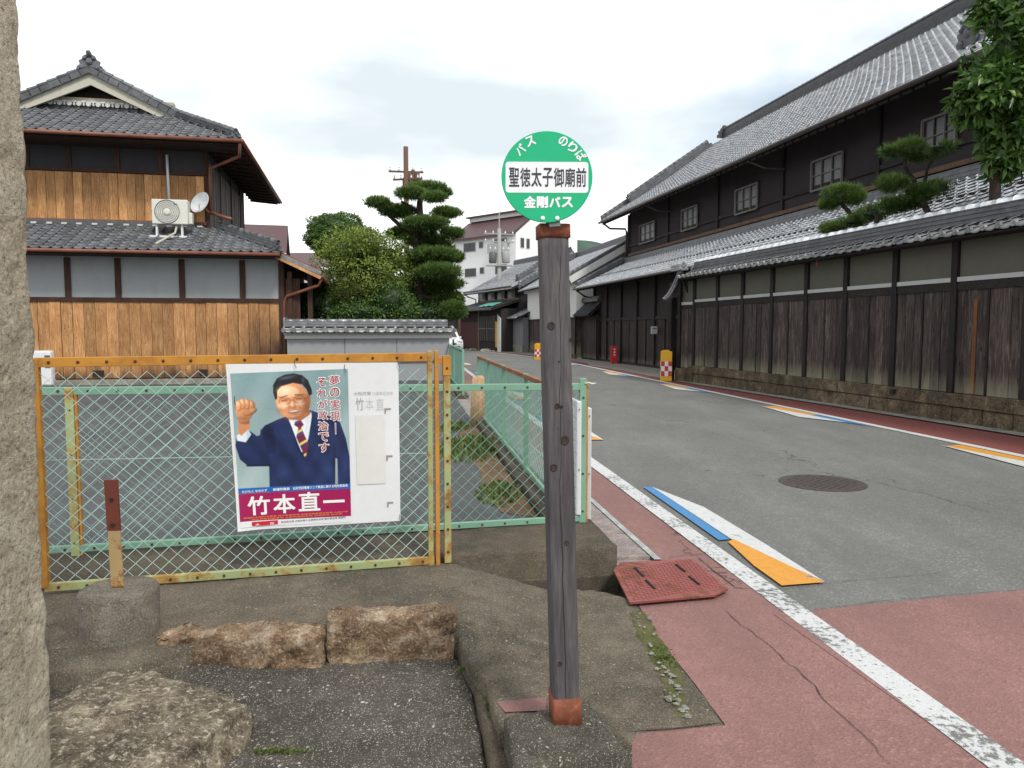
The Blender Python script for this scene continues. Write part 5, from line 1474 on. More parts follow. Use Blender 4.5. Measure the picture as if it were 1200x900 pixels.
# upper storey
UH = VPlane((H(0, 1.2, 0).x, H(0, 1.2, 0).y), (r3.x, r3.y)); UH.n = FH.n
aU = UH.sz(243, 230)[0]; zwb = UH.sz(150, 258)[1]; zwt = UH.sz(150, 203)[1]; zeU = 6.86
wall_box(house, 'upper_wall', UH, W, aU - .04, 4.3, 7.0, -.05, -7.5, M['eave_dark'])
boards(house, UH, W, aU - .08, zwb, zwt - .02, .235, M['cedar'], -.02, .03)
wall_box(house, 'rail_beam', UH, W, aU, zwb - .09, zwb, .03, -.04, M['gutter_pipe'])
wall_box(house, 'rail_beam', UH, W, aU, zwt, zwt + .08, .03, -.04, M['beam_dark'])
M['dark_panel'] = m_plaster('dark_upper_panel', (.05, .05, .055), .2)
wall_box(house, 'dark_panel', UH, W, aU - .06, zwt + .07, 7.0, -.03, -.045, M['dark_panel'])
for px in (31, 80, 137, 188, 241):
    a = UH.sz(px, 190)[0]; wall_box(house, 'post', UH, a - .07, a + .07, zwt + .08 if px < 241 else zwb, 6.95, .0, -.05, M['post_dark'])
# side wall of the upper storey, grey boards going away
SU = VPlane((H(aU, 1.2, 0).x, H(aU, 1.2, 0).y), (v3.x, v3.y)); SU.n = Vector((r3.x, r3.y))
wall_box(house, 'side_wall', SU, .02, 6.2, 3.9, 6.9, -.02, -.06, M['dark_panel'])
boards(house, SU, .1, 6.2, 4.3, 6.5, .22, M['grey_wood'], -.015, .018)
for a in (.03, 2.1, 4.2, 6.2): wall_box(house, 'post', SU, a - .06, a + .06, 4.2, 6.9, .03, -.04, M['post_dark'])
# upper skirt roof
aE = FH.sz(283, 175)[0]
aE = -.98; pU = .50; lU = math.sqrt(1 + pU * pU); upU = (v3 + Vector((0, 0, pU))).normalized()
aW = -11.2; aR = -5.42
nU = int((aE - (W - .6)) / .27) + 1; LU = 2.6 * lU
tile_roof(house, H(aE - nU * .27, .0, zeU), r3, upU, nU, 11, .27, LU / 11, M['tile_dark'], keep=lambda x, y: x < nU * .27 - y / lU * 1.0 + .05, budget=300, deck_poly=[(0, 0), (nU * .27, 0), (nU * .27 - 2.6, LU), (0, LU)])
gutter(house, H(W, -.07, zeU - .05), H(aE + .03, -.07, zeU - .06), .055)
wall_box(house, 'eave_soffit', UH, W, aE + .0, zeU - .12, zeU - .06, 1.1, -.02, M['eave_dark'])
# right slope: from the right eave up to the ridge, starts hipped then runs back
upR = (-r3 + Vector((0, 0, pU))).normalized(); LRr = (aE - aR) * lU
gv = 2.15
tile_roof(house, H(aE, 0, zeU), v3, upR, 40, 18, .27, LRr / 18, M['tile_dark'], keep=lambda x, y: x > min(y / lU, gv), budget=300, deck_poly=[(0, 0), (10.8, 0), (10.8, LRr), (gv, LRr), (gv, gv * lU)])
upLf = (r3 + Vector((0, 0, pU))).normalized()
tile_roof(house, H(2 * aR - aE, gv, zeU), v3, upLf, 32, 18, .27, LRr / 18, M['tile_dark'], budget=0)
gutter(house, H(aE + .06, -.05, zeU - .05), H(aE + .06, 10.4, zeU - .05), .06)
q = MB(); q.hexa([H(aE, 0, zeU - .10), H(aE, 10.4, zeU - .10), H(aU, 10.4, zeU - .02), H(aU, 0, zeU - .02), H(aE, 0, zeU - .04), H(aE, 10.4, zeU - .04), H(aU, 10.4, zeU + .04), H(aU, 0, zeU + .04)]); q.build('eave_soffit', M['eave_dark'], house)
for k in range(16): q = MB(); q.bar(H(aU, .4 + k * .65, zeU - .06), H(aE - .05, .4 + k * .65, zeU - .15), .05, .07); q.build('rafter', M['beam_dark'], house)
# hip ridge at the corner and rakes of the gable
ridge(house, H(aE - gv, gv, zeU + gv * pU - .03), H(aE - .15, .12, zeU + .04), .20, .2, layers=3, cap_r=.08, seg=.28)
onigawara(house, H(aE - .12, .06, zeU + .03), (.6, -.8, 0), .45)
zR = zeU + (aE - aR) * pU
# gable verge: barge board, overhanging, tile edge on top
gb = gv + .0
def rk(a): return zeU + (aE - a) * pU
for sg in (1, -1):
    aa, ab = aR, aR + sg * 2.72
    zt_, zb_ = rk(aR), rk(aR) - 2.72 * pU
    q = MB(); th_ = .30
    q.hexa([H(aa, gb - .05, zt_ - .36), H(ab, gb - .05, zb_ - .22), H(ab, gb + .02, zb_ - .22), H(aa, gb + .02, zt_ - .36), H(aa, gb - .05, zt_ - .0), H(ab, gb - .05, zb_ + .02), H(ab, gb + .02, zb_ + .02), H(aa, gb + .02, zt_)])
    q.build('barge_board', M['barge'], house)
    # rake tiles: overlapping edge tiles marching down the verge
    n = 11; me = None
    for k in range(n):
        t = (k + .5) / n; a = aR + sg * 2.95 * t; z = rk(aR) - 2.95 * t * pU + .10
        d = Vector((r3 * sg - Vector((0, 0, pU)))).normalized()
        if me is None:
            q = MB(); q.box((0, 0, 0), (.34, .46, .07)); q.tube([(-.17, -.24, .03), (.17, -.24, .045)], [.075, .085], 8)
            me = q.mesh('rake_tile'); me.materials.append(M['tile_dark']); me_dir = sg
        nn = v3.cross(d).normalized() if sg > 0 else d.cross(v3).normalized()
        if nn.z < 0: nn = -nn
        q = MB(); up_ = nn
        c_ = H(a, gb + .12, z) + up_ * (.02)
        q.bar(c_ - d * .17, c_ + d * .18, .46, .06, up_)
        q.bar(c_ - d * .17 - v3 * .25 - up_ * .07, c_ + d * .17 - v3 * .25 - up_ * .055, .03, .16, up_)
        q.tube([c_ - d * .17 - v3 * .16 + up_ * .05, c_ + d * .18 - v3 * .16 + up_ * .07], [.07, .085], 8)
        q.tube([c_ - d * .17 + v3 * .12 + up_ * .05, c_ + d * .18 + v3 * .12 + up_ * .07], [.07, .085], 8)
        q.build('rake_tile', M['tile_dark'], house)
# gable face
q = MB(); zc_ = zeU + gv * pU + .44
aL_, aRr = aR - 2.0, aR + 2.0
q.prism([H(aL_, gb + .45, zc_), H(aRr, gb + .45, zc_), H(aR, gb + .45, zR - .18)], v3 * .1); q.build('gable_wall', M['plaster_cream'], house)
q = MB(); q.hexa([H(aL_ - .2, gb + .22, zc_ - .10), H(aRr + .2, gb + .22, zc_ - .10), H(aRr + .2, gb + .5, zc_ - .10), H(aL_ - .2, gb + .5, zc_ - .10), H(aL_ - .2, gb + .22, zc_ + .04), H(aRr + .2, gb + .22, zc_ + .04), H(aRr + .2, gb + .5, zc_ + .04), H(aL_ - .2, gb + .5, zc_ + .04)]); q.build('gable_sill', M['plaster_cream'], house)
q = MB(); q.prism([H(aR - 1.7, gb + .42, zR - .80), H(aR + 1.7, gb + .42, zR - .80), H(aR, gb + .42, zR - .16)], v3 * .05)
q.build('gable_vent', M['eave_dark'], house)
# row of white scalloped ends under the gable
for k in range(16):
    a = aR - 1.97 + k * .262
    q = MB(); c = H(a, gb + .20, zc_ - .15); q.lathe(c, [(.075, 0), (.075, .05)], 14, Matrix.Rotation(R(90), 3, 'X')); q.box(c + Vector((.13, 0, .06)), (.14, .05, .05)); q.box(c + Vector((.13, .0, -.01)), (.05, .04, .09)); q.build('lime_scallop', M['noshi_white'], house)
wall_box(house, 'noshi_course', VPlane((H(0, gb + .4, 0).x, H(0, gb + .4, 0).y), (r3.x, r3.y)), aR - 2.1, aR + 2.1, zc_ - .30, zc_ - .11, .14, -.1, M['tile_dark'])
ridge(house, H(aR, gb - .1, zR + .08), H(aR, 11, zR + .08), .30, .26, layers=3, cap_r=.09, seg=.3)
onigawara(house, H(aR, gb + .0, zR + .02), (-v3), .95)
# outriggers: descending ridge parallel to the verge on the right slope
ridge(house, H(aR + .25, gb + .75, zR - .02), H(aR + 3.0, gb + .75, zR - 2.9 * pU + .1), .18, .18, layers=2, cap_r=.07, seg=.28)
onigawara(house, H(aR + 3.05, gb + .75, zR - 3.0 * pU + .06), (r3 - Vector((0, 0, .4))), .4)
# drain pipes
gp = M['gutter_pipe']
q = MB(); q.tube([H(aE, .0, zeU - .1), H(aE - .06, .25, zeU - .42), H(aU + .12, 1.08, zeU - .62), H(aU + .10, 1.10, zeU - .9), H(aU + .1, 1.12, 4.95)], .045, 8); q.build('drain_pipe', gp, house, smooth=True)
q = MB(); q.tube([H(aU + .1, 1.12, 4.98), H(aU + .35, .85, 4.86), H(aU + .75, .55, 4.72)], .05, 8); q.build('drain_pipe', gp, house, smooth=True)
q = MB(); q.tube([UH.at(UH.sz(196, 180)[0], UH.sz(196, 182)[1], .05), UH.at(UH.sz(197, 180)[0], UH.sz(197, 235)[1], .05)], .04, 8); q.build('white_duct', M['white_board'], house, smooth=True)
# lean-to on the right
zv, av, zv2 = 3.74, 1.16, 3.12
bA = -.5
q = MB()
q.hexa([H(-.1, bA, zv - .12), H(av, bA, zv2 - .12), H(av, 9, zv2 - .12), H(-.1, 9, zv - .12), H(-.1, bA, zv - .04), H(av, bA, zv2 - .04), H(av, 9, zv2 - .04), H(-.1, 9, zv - .04)]); q.build('lean_roof_board', M['deck'], house)
dl = (H(av, 0, zv2) - H(-.1, 0, zv)).normalized()
tile_roof(house, H(av, bA, zv2), v3, -dl, 34, 5, .27, .28, M['tile_dark'], budget=30, deck=False)
rail(house, 'verge_board', H(-.05, bA - .05, zv - .16), H(av + .02, bA - .05, zv2 - .12), .05, .09, M['cedar'])
rail(house, 'verge_trim', H(-.1, bA - .03, zv - .05), H(av + .03, bA - .03, zv2 - .0), .10, .11, M['tile_wall'])
rail(house, 'verge_cap', H(-.1, bA - .0, zv + .03), H(av + .03, bA - .0, zv2 + .08), .14, .05, M['gutter_pipe'])
gutter(house, H(av + .05, bA, zv2 - .08), H(av + .05, 9, zv2 - .08), .05)
q = MB(); q.tube([H(av + .05, bA + .1, zv2 - .1), H(av - .05, bA + .1, zv2 - .32), H(.2, -.05, zv2 - .62), H(.12, .0, zv2 - .8), H(.12, -.02, .3)], .045, 8); q.build('drain_pipe', gp, house, smooth=True)
for a, b in ((.85, .0), (.85, 3), (.85, 6), (.3, 0)):
    q = MB(); q.bar(H(a, b, 0), H(a, b, 3.2), .12, .12, (0, 1, 0)); q.build('post', M['post_dark'], house)
q = MB(); q.hexa([H(.3, 3.5, 0), H(1.0, 3.5, 0), H(1.0, 3.6, 0), H(.3, 3.6, 0), H(.3, 3.5, 3.1), H(1.0, 3.5, 3.1), H(1.0, 3.6, 3.1), H(.3, 3.6, 3.1)]); q.build('dark_wall', M['eave_dark'], house)
SB = VPlane((H(.12, 0, 0).x, H(.12, 0, 0).y), (r3.x, r3.y)); SB.n = FH.n
boards(house, SB, .05, .45, .2, 3.0, .13, M['post_dark'], .0, .02)
# charred/dark patches at the foot of the boarding come from the wood; a vent grille at the foot
for px in (115, 253, 240):
    a, z = FH.sz(px, 434); q = MB(); q.hexa([FH.at(a - .15, .24, .0), FH.at(a + .15, .24, .0), FH.at(a + .15, .24, -.03), FH.at(a - .15, .24, -.03), FH.at(a - .15, .42, .0), FH.at(a + .15, .42, .0), FH.at(a + .15, .42, -.03), FH.at(a - .15, .42, -.03)]); q.build('vent', M['eave_dark'], house)

# --- outdoor unit on the roof, dish
M['ac_white'] = m_plain('air_unit_white', (.62, .62, .55), .4, 0, amt=.05)
M['ac_grille'] = m_plain('air_unit_grille', (.10, .10, .10), .5, 0)
AP = VPlane((H(0, .35, 0).x, H(0, .35, 0).y), (r3.x, r3.y)); AP.n = FH.n
a0_, zt0 = AP.sz(179, 234); a1_, zb0 = AP.sz(222, 264)
ac = thing('air_conditioner', AP.at((a0_ + a1_) / 2, zb0 - .3, 0), 'white outdoor air conditioner unit on a stand on the lower tiled roof', 'air conditioner')
wall_box(ac, 'casing', AP, a0_, a1_, zb0, zt0, .16, -.16, M['ac_white'], bevel=.02)
wall_box(ac, 'valve_cover', AP, a1_, a1_ + .10, zb0 + .02, zb0 + .34, .10, -.10, M['ac_white'], bevel=.02)
cf = AP.at(a0_ + .40, (zb0 + zt0) / 2, .165); rm = Matrix.Rotation(R(90), 3, 'X')
rm = Vector((AP.n.x, AP.n.y, 0)).to_track_quat('Z', 'Y').to_matrix()
q = MB(); q.lathe(cf - Vector((AP.n.x, AP.n.y, 0)) * .02, [(.33, 0), (.33, .025), (.30, .012), (.1, .012)], 32, rm); q.build('fan_opening', M['ac_grille'], ac)
for rr_ in (.12, .17, .22, .27, .32):
    q = MB(); pts = [cf + rm @ Vector((rr_ * math.cos(t), rr_ * math.sin(t), .012)) for t in [2 * math.pi * i / 28 for i in range(29)]]; q.tube(pts, .006, 4, cap=False); q.build('grille_ring', m_plain('grille_grey', (.25, .25, .25), .5, 0) if rr_ == .12 else bpy.data.materials['grille_grey'], ac)
q = MB(); q.lathe(cf, [(.085, 0), (.085, .02), (.05, .03)], 20, rm); q.build('fan_hub', M['ac_white'], ac)
pb_ = AP.at(a1_ - .33, zt0 - .13, .166); q = MB(); q.box(pb_, (.12, .006, .025)); q.build('badge', M['ac_grille'], ac)
for aa in (a0_ + .10, a1_ - .18):
    q = MB(); q.bar(AP.at(aa, zb0 - .34, .06), AP.at(aa, zb0, .06), .05, .05, (0, 1, 0)); q.build('leg', M['white_board'], ac)
q = MB(); q.bar(AP.at(a0_ - .12, zb0 - .34, .10), AP.at(a1_ + .02, zb0 - .34, .10), .05, .045); q.build('foot_rail', M['white_board'], ac)
q = MB(); q.tube([AP.at(a0_ + .62, zb0 + .02, .0), AP.at(a0_ + .6, zb0 - .25, .2), AP.at(a0_ + .22, zb0 - .62, .75)], .03, 6); q.build('drain_hose', M['barge'], ac)
dp = D(235.5, 238, H(aU, .9, 0).y)
dish = thing('satellite_dish', dp, 'small white satellite dish on the corner post of the upper storey', 'satellite dish')
dd = Vector((-.35, -.85, .35)).normalized(); rm2 = dd.to_track_quat('Z', 'Y').to_matrix()
q = MB(); q.lathe(dp, [(.02, -.07), (.15, -.05), (.26, -.0), (.33, .055), (.325, .055), (.25, .012), (.14, -.03), (.01, -.05)], 28, rm2); q.v = [tuple(dp + (Vector(v) - dp) * 1.0) for v in q.v]; q.build('reflector', m_plain('dish_white', (.66, .68, .70), .4, 0), dish, smooth=True)
q = MB(); q.tube([dp - dd * .06, dp + Vector((.12, .1, -.2)), dp + Vector((.22, .25, -.3))], .025, 6); q.build('mount_arm', M['gutter_pipe'], dish)
q = MB(); q.tube([dp + Vector((.0, -.03, -.28)), dp + dd * .3 + Vector((.15, 0, -.2))], .012, 6); q.box(dp + dd * .3 + Vector((.15, 0, -.18)), (.06, .08, .06)); q.build('receiver', M['ac_white'], dish)

# ------------------------------------------------------------------ white outdoor unit behind the pillar
wu = D(56, 452, 20.3); wt = D(56, 411, 20.3)
uo = thing('outdoor_unit', Vector((wu.x - .2, wu.y, .02)), 'white louvred box half hidden behind the granite pillar, beyond the gate', 'outdoor unit')
q = MB(); q.box(Vector((wu.x - .28, wu.y + .2, (.02 + wt.z) / 2)), (.76, .36, wt.z - .02)); q.build('casing', M['white_board'], uo, bevel=.05)
for k in range(3):
    q = MB(); q.box(Vector((wu.x + .01, wu.y + .012, wt.z - .16 - k * .13)), (.14, .02, .07)); q.build('louvre', M['ac_grille'], uo)

# ------------------------------------------------------------------ garden wall with tile cap
WP0, WP1 = D(337, 440, 21.4), D(527, 440, 22.9)
GW = VPlane((WP0.x, WP0.y), (WP1.x - WP0.x, WP1.y - WP0.y)); 
if GW.n.y > 0: GW.n = -GW.n
gL = GW.sz(527, 430)[0]
M['grey_wall'] = m_plaster('grey_garden_wall_render', (0.30, 0.31, 0.32), .12, scol=(.18, .18, .18))
gw = thing('garden_wall', GW.at(gL / 2, 0), 'grey rendered garden wall capped with grey tiles between the timber house and the street', 'wall')
zg = 1.42
seg = gL / 3.0
cuts = [0, GW.sz(404, 400)[0], GW.sz(465, 400)[0], gL]
for a, b_ in zip(cuts[:-1], cuts[1:]): wall_box(gw, 'wall_panel', GW, a + .008, b_ - .008, -.05, zg - .14, .0, -.22, M['grey_wall'], bevel=.004)
wall_box(gw, 'wall_core', GW, .02, gL - .02, -.05, zg - .15, -.02, -.20, M['ac_grille'])
wall_box(gw, 'cornice', GW, -.05, gL + .05, zg - .14, zg - .02, .06, -.28, M['noshi_white'], bevel=.01)
wall_box(gw, 'cornice', GW, -.08, gL + .08, zg - .02, zg + .03, .12, -.34, M['barge'])
u3 = Vector((GW.d.x, GW.d.y, 0)); n3 = Vector((GW.n.x, GW.n.y, 0))
nn_ = 17; w_ = (gL + .2) / nn_
tile_roof(gw, GW.at(-.1, zg + .04, .26), u3, (-n3 + Vector((0, 0, .42))).normalized(), nn_, 2, w_, .20, M['tile_wall'], budget=60, deck=False, th=.03)
for k in range(nn_ + 1):
    q = MB(); c = GW.at(-.1 + k * w_, zg + .105, .275); q.tube([c + n3 * .02, c - n3 * .02], .062, 12); q.build('eave_disc', M['tile_wall'], gw)
tile_roof(gw, GW.at(gL + .1, zg + .04, -.44), -u3, (n3 + Vector((0, 0, .42))).normalized(), nn_, 2, w_, .20, M['tile_wall'], budget=0, deck=False)
wall_box(gw, 'cap_core', GW, -.05, gL + .05, zg + .02, zg + .20, .06, -.26, M['deck'])
ridge(gw, GW.at(-.02, zg + .17, -.10), GW.at(gL - .05, zg + .17, -.10), .20, .24, M['tile_wall'], layers=3, cap_r=.065, seg=.30)
q = MB(); c = GW.at(-.02, zg + .17, -.10); q.bar(c, c + Vector((0, 0, .30)), .26, .06, (1, 0, 0)); q.build('ridge_end', M['tile_wall'], gw, bevel=.01)
# the dark line of a low rail on the wall, seen through the gate end
rail(gw, 'rail', GW.at(gL - 2.9, .62, .05), GW.at(gL - .2, .62, .05), .03, .05, M['ac_grille'])
# ------------------------------------------------------------------ right side: long dark boarded wall
M['dark_board'] = m_wood('dark_wall_board', (0.014, 0.010, 0.009), (0.052, 0.038, 0.034), (0.17, 0.135, 0.12), 1.0, base_pale=((.19, .18, .125), .48, .84), var=.3, rough=.8)
M['dark_post'] = m_wood('dark_wall_post', (0.006, 0.0045, 0.0045), (0.018, 0.013, 0.012), (0.045, 0.035, 0.032), 1.0, var=.1, knots=False)
M['dark_beam'] = m_wood('dark_wall_beam', (0.006, 0.0045, 0.0045), (0.018, 0.013, 0.012), (0.045, 0.035, 0.032), 1.0, 'X', var=.1, knots=False)
M['olive_plaster'] = m_plaster('olive_grey_plaster', (0.112, 0.108, 0.088), .35, scol=(.07, .07, .06))
M['pale_strip'] = m_plaster('pale_sill_strip', (0.42, 0.43, 0.42), .2)
M['plinth'] = m_rock('stained_plinth_stone', (0.035, 0.026, 0.018), (0.12, 0.09, 0.06), (0.25, 0.20, 0.13), 3.2, .8, (.30, .27, .2), .3)
wa, wb = G(1200, 508), G(814, 448.5)
PW_ = VPlane((wb.x, wb.y), (wa.x - wb.x, wa.y - wb.y))      # a runs toward the viewer
if PW_.n.x > 0: PW_.n = -PW_.n
AL = 19.5
zs_ = .50; zbt = 2.33; zet = 3.03
wallt = thing('boarded_wall', PW_.at(6, 0), 'long dark boarded wall with grey plaster panels and tiled cap along the street', 'wall')
# stone plinth: two courses of separate stones
a = 0.0; row = 0
for (z0, z1, wmin, wmax, off) in ((0.0, .27, .35, .75, .06), (.275, .50, 1.2, 2.4, .075)):
    a = -.9
    while a < AL:
        w_ = random.uniform(wmin, wmax); e = min(a + w_, AL)
        q = MB(); o1, o2 = off + random.uniform(-.012, .012), off + random.uniform(-.012, .012)
        zz = z1 - random.uniform(.0, .008)
        q.hexa([PW_.at(a + .006, z0, o1), PW_.at(e - .006, z0, o2), PW_.at(e - .006, z0, -.2), PW_.at(a + .006, z0, -.2), PW_.at(a + .006, zz, o1 - .01), PW_.at(e - .006, zz, o2 - .01), PW_.at(e - .006, zz, -.2), PW_.at(a + .006, zz, -.2)])
        q.build('stone', M['plinth'], wallt, bevel=.014); a = e
wall_box(wallt, 'wall_core', PW_, -.85, AL, .0, 3.0, -.03, -.24, M['deck'])
posts = [PW_.sz(px, 390)[0] for px in (814, 841, 870.5, 905, 945, 991, 1048.5, 1118)]
stp = posts[-1] - posts[-2]
while posts[-1] < AL: posts.append(posts[-1] + stp)
for i, a in enumerate(posts):
    wall_box(wallt, 'post', PW_, a - .065, a + .065, (.50 if i else .02), zet, .055, -.03, M['dark_post'], bevel=.006)
for a0_, a1_ in zip(posts[:-1], posts[1:]):
    boards(wallt, PW_, a0_ + .065, a1_ - .065, .505, zbt - .14, .21, M['dark_board'], .0, .016)
    wall_box(wallt, 'rail_beam', PW_, a0_ + .066, a1_ - .066, zbt - .14, zbt, .035, -.03, M['dark_beam'])
    wall_box(wallt, 'sill_strip', PW_, a0_ + .066, a1_ - .066, zbt + .002, zbt + .075, .045, -.03, M['pale_strip'])
    wall_box(wallt, 'plaster_panel', PW_, a0_ + .066, a1_ - .066, zbt + .077, zet, -.005, -.028, M['olive_plaster'])
    wall_box(wallt, 'mid_batten', PW_, (a0_ + a1_) / 2 - .02, (a0_ + a1_) / 2 + .02, .51, zbt - .15, .03, .001, M['dark_post'])
# the orange repaired board near the street end of the view
M['orange_board'] = m_wood('orange_stained_board', (.05, .02, .01), (.17, .065, .02), (.27, .11, .035), 1.0, base_pale=((.25, .16, .08), .50, .84), var=.05)
ab = PW_.sz(1143, 400)[0]; boards(wallt, PW_, ab - .035, ab + .035, .51, zbt - .30, .07, M['orange_board'], .014, .016)
# cap
uw = Vector((PW_.d.x, PW_.d.y, 0)); nw = Vector((PW_.n.x, PW_.n.y, 0)); pw = .42
nt_ = int((AL + .3) / .27)
tile_roof(wallt, PW_.at(-.35, zet + .0, .40), uw, (-nw + Vector((0, 0, pw))).normalized(), nt_, 2, .27, .26, M['tile_wall'], budget=200, deck=False, th=.03)
for k in range(nt_ + 1):
    c = PW_.at(-.35 + k * .27, zet + .06, .40); q = MB(); q.tube([c + nw * .02, c - nw * .03], .05, 10); q.build('eave_disc', M['tile_wall'], wallt)
tile_roof(wallt, PW_.at(-.35 + nt_ * .27, zet, -.64), -uw, (nw + Vector((0, 0, pw))).normalized(), nt_, 2, .27, .26, M['tile_wall'], budget=0, deck=False)
wall_box(wallt, 'eave_board', PW_, -.3, AL, zet - .035, zet - .003, .36, -.6, M['dark_beam'])
wall_box(wallt, 'cap_core', PW_, -.3, AL, zet + .0, zet + .19, .08, -.34, M['deck'])
ridge(wallt, PW_.at(-.25, zet + .17, -.12), PW_.at(AL, zet + .17, -.12), .30, .28, M['tile_dark'], layers=4, cap_r=.085, seg=.30, cmat=M['tile_pale'])  # pale caps over dark sides: sky reflection put into the tile colours
onigawara(wallt, PW_.at(-.27, zet + .12, -.12), -uw, .55, M['tile_wall'])
# red tag hanging from the eave
tg = PW_.hit(971, 300); q = MB(); q.bar(tg + nw * .25, tg + nw * .25 + Vector((-.02, .02, -.22)), .05, .012, (1, 0, 0)); q.build('red_tag', m_plain('faded_red', (.20, .035, .03), .7), wallt)
q = MB(); q.tube([tg + nw * .25, tg + nw * .25 + Vector((.02, 0, .18))], .006, 5); q.build('tag_string', M['bolt'], wallt)
# drain hole in the plinth
hd = PW_.hit(1050.5, 474); q = MB(); q.box(PW_.at(PW_.sz(1050.5, 474)[0], .42, .075), (.09, .10, .07), Matrix.Rotation(math.atan2(uw.y, uw.x), 3, 'Z')); q.build('drain_hole', M['dark'], wallt)

# ------------------------------------------------------------------ short return and the small gate roof at the wall's far end
M['gate_frame'] = M['dark_post']
gt = thing('roofed_gate', G(797, 445), 'small roofed gate with a curved gable at the far end of the boarded wall', 'gate')
RW = VPlane((PW_.at(0, 0).x, PW_.at(0, 0).y), (-.42, .91))     # the wall turns away here
if RW.n.x > 0: RW.n = -RW.n
aR_ = RW.sz(797, 400)[0]
boards(gt, RW, .07, aR_, .42, 2.15, .14, M['dark_board'], .0, .016)
wall_box(gt, 'sill_strip', RW, .07, aR_, 2.27, 2.35, .03, -.03, M['pale_strip'])
wall_box(gt, 'plaster_panel', RW, .07, aR_, 2.352, 2.95, -.005, -.03, M['olive_plaster'])
wall_box(gt, 'rail_beam', RW, .07, aR_, 2.15, 2.268, .03, -.03, M['dark_beam'])
wall_box(gt, 'wall_core', RW, .05, aR_, .0, 3.0, -.03, -.15, M['deck'])
wall_box(gt, 'plinth_stone', RW, .0, aR_ + .1, .0, .40, .10, -.1, M['plinth'], bevel=.02)
for aa in (aR_, aR_ + .42): wall_box(gt, 'post', RW, aa - .07, aa + .07, .0, 2.95, .07, -.07, M['dark_post'])
wall_box(gt, 'door_board', RW, aR_ + .08, aR_ + .36, .1, 2.3, -.3, -.35, M['deck'])
wall_box(gt, 'lintel', RW, aR_ - .1, aR_ + .5, 2.5, 2.66, .09, -.09, M['dark_beam'])
# curved gable: two swept slopes of tiles, ridge running away from the viewer
pk = D(794, 318, RW.at(aR_, 0).y); gd = Vector((-.2, .98, 0)).normalized(); gs = Vector((.98, .2, 0)).normalized()
def sweep(t): return (t * .50, -.58 * (1 - max(0, 1 - t) ** 1.9) - .28 * t)
for sg in (-1, 1):
    N_ = 7
    for row_ in range(1):
        q = MB()
        for k in range(N_):
            x0, z0 = sweep(k / N_); x1_, z1 = sweep((k + 1.15) / N_)
            c0 = pk + gs * sg * x0 + Vector((0, 0, z0)) + gd * (row_ * .2 - .25); c1 = pk + gs * sg * x1_ + Vector((0, 0, z1)) + gd * (row_ * .2 - .25)
            q.bar(c0, c1, .20, .03, (0, 0, 1)) if False else q.bar(c0 + Vector((0, 0, 0)), c1 + Vector((0, 0, .02)), .19, .028, gs * sg + Vector((0, 0, 1)))
            q.tube([c0 + gd * .10 + Vector((0, 0, .03)), c1 + gd * .10 + Vector((0, 0, .045))], .04, 6)
        q.build('tile_row', M['tile_dark'], gt)
    q = MB(); pr = None
    for k in range(9):
        x0, z0 = sweep(k / 8); p = pk + gs * sg * x0 + Vector((0, 0, z0 - .09)) - gd * .32
        if pr is not None: q.bar(pr, p, .05, .12, gs * sg + Vector((0, 0, 1)))
        pr = p
    q.build('barge_board', M['dark_beam'], gt)
ridge(gt, pk - gd * .38 + Vector((0, 0, .02)), pk + gd * .35 + Vector((0, 0, .02)), .14, .16, M['tile_wall'], 2, .06)
onigawara(gt, pk - gd * .38, -gd, .42, M['tile_wall'])
M['globe'] = m_plain('milk_glass', (.72, .72, .70), .25, 0, amt=.02)
def globe(px, py, Y, r_, label, up=.14):
    c = D(px, py, Y); o = thing('globe_lamp', c, label, 'lamp')
    q = MB(); q.lathe(c, [(r_ * math.sin(t), -r_ * math.cos(t)) for t in [math.pi * i / 12 for i in range(1, 12)]], 18); q.build('globe', M['globe'], o, smooth=True)
    q = MB(); q.lathe(c + Vector((0, 0, r_ * .9)), [(r_ * .5, 0), (r_ * .5, .04), (.02, .06), (.02, up)], 10); q.build('fitting', M['dark_post'], o)
globe(790, 338.5, 23.6, .085, 'small white globe lamp under the gable of the little roofed gate')
globe(754, 337, 33.0, .14, 'larger grey white globe lamp hanging in the dark entrance of the merchant house', .4)

# ------------------------------------------------------------------ merchant house
M['facade'] = m_plaster('dark_facade_plaster', (0.040, 0.034, 0.034), .5, scol=(.012, .011, .011))
M['facade_board'] = m_wood('facade_board', (0.009, 0.006, 0.005), (0.028, 0.019, 0.015), (0.075, 0.055, 0.045), 1.0, base_pale=((.12, .11, .09), .05, .35), var=.25)
M['lattice'] = m_wood('grey_lattice_wood', (0.09, 0.08, 0.072), (0.17, 0.155, 0.14), (0.27, 0.25, 0.23), 2, var=.1, knots=False)
M['pane'] = m_glass('window_pane', (.012, .012, .014), .35)
C0 = G(696, 422)
uM = Vector((.196, -.981, 0)).normalized(); iM = Vector((.981, .196, 0)).normalized()
def Q(s, i, z): p = C0 + uM * s + iM * i; return Vector((p.x, p.y, z))
mh_ = thing('merchant_house', Q(12, 3, 0), 'large dark merchant house with long pale tiled roofs and lattice windows behind the boarded wall', 'house')
LEN = 28.0; EI = .58; ZE = 7.02; RI = 6.7; PM = .68
def vplane(s, i, d, n):
    o = VPlane((Q(s, i, 0).x, Q(s, i, 0).y), (d.x, d.y)); o.n = Vector((n.x, n.y)); return o
FP = vplane(0, 0, uM, -iM); UPp = vplane(0, 1.8, uM, -iM)
wall_box(mh_, 'wall', FP, 0.05, LEN, 0, 4.2, -.10, -8, M['deck'])
wall_box(mh_, 'upper_wall', UPp, 0.05, LEN, 4.2, 7.6, -.04, -9, M['facade'])
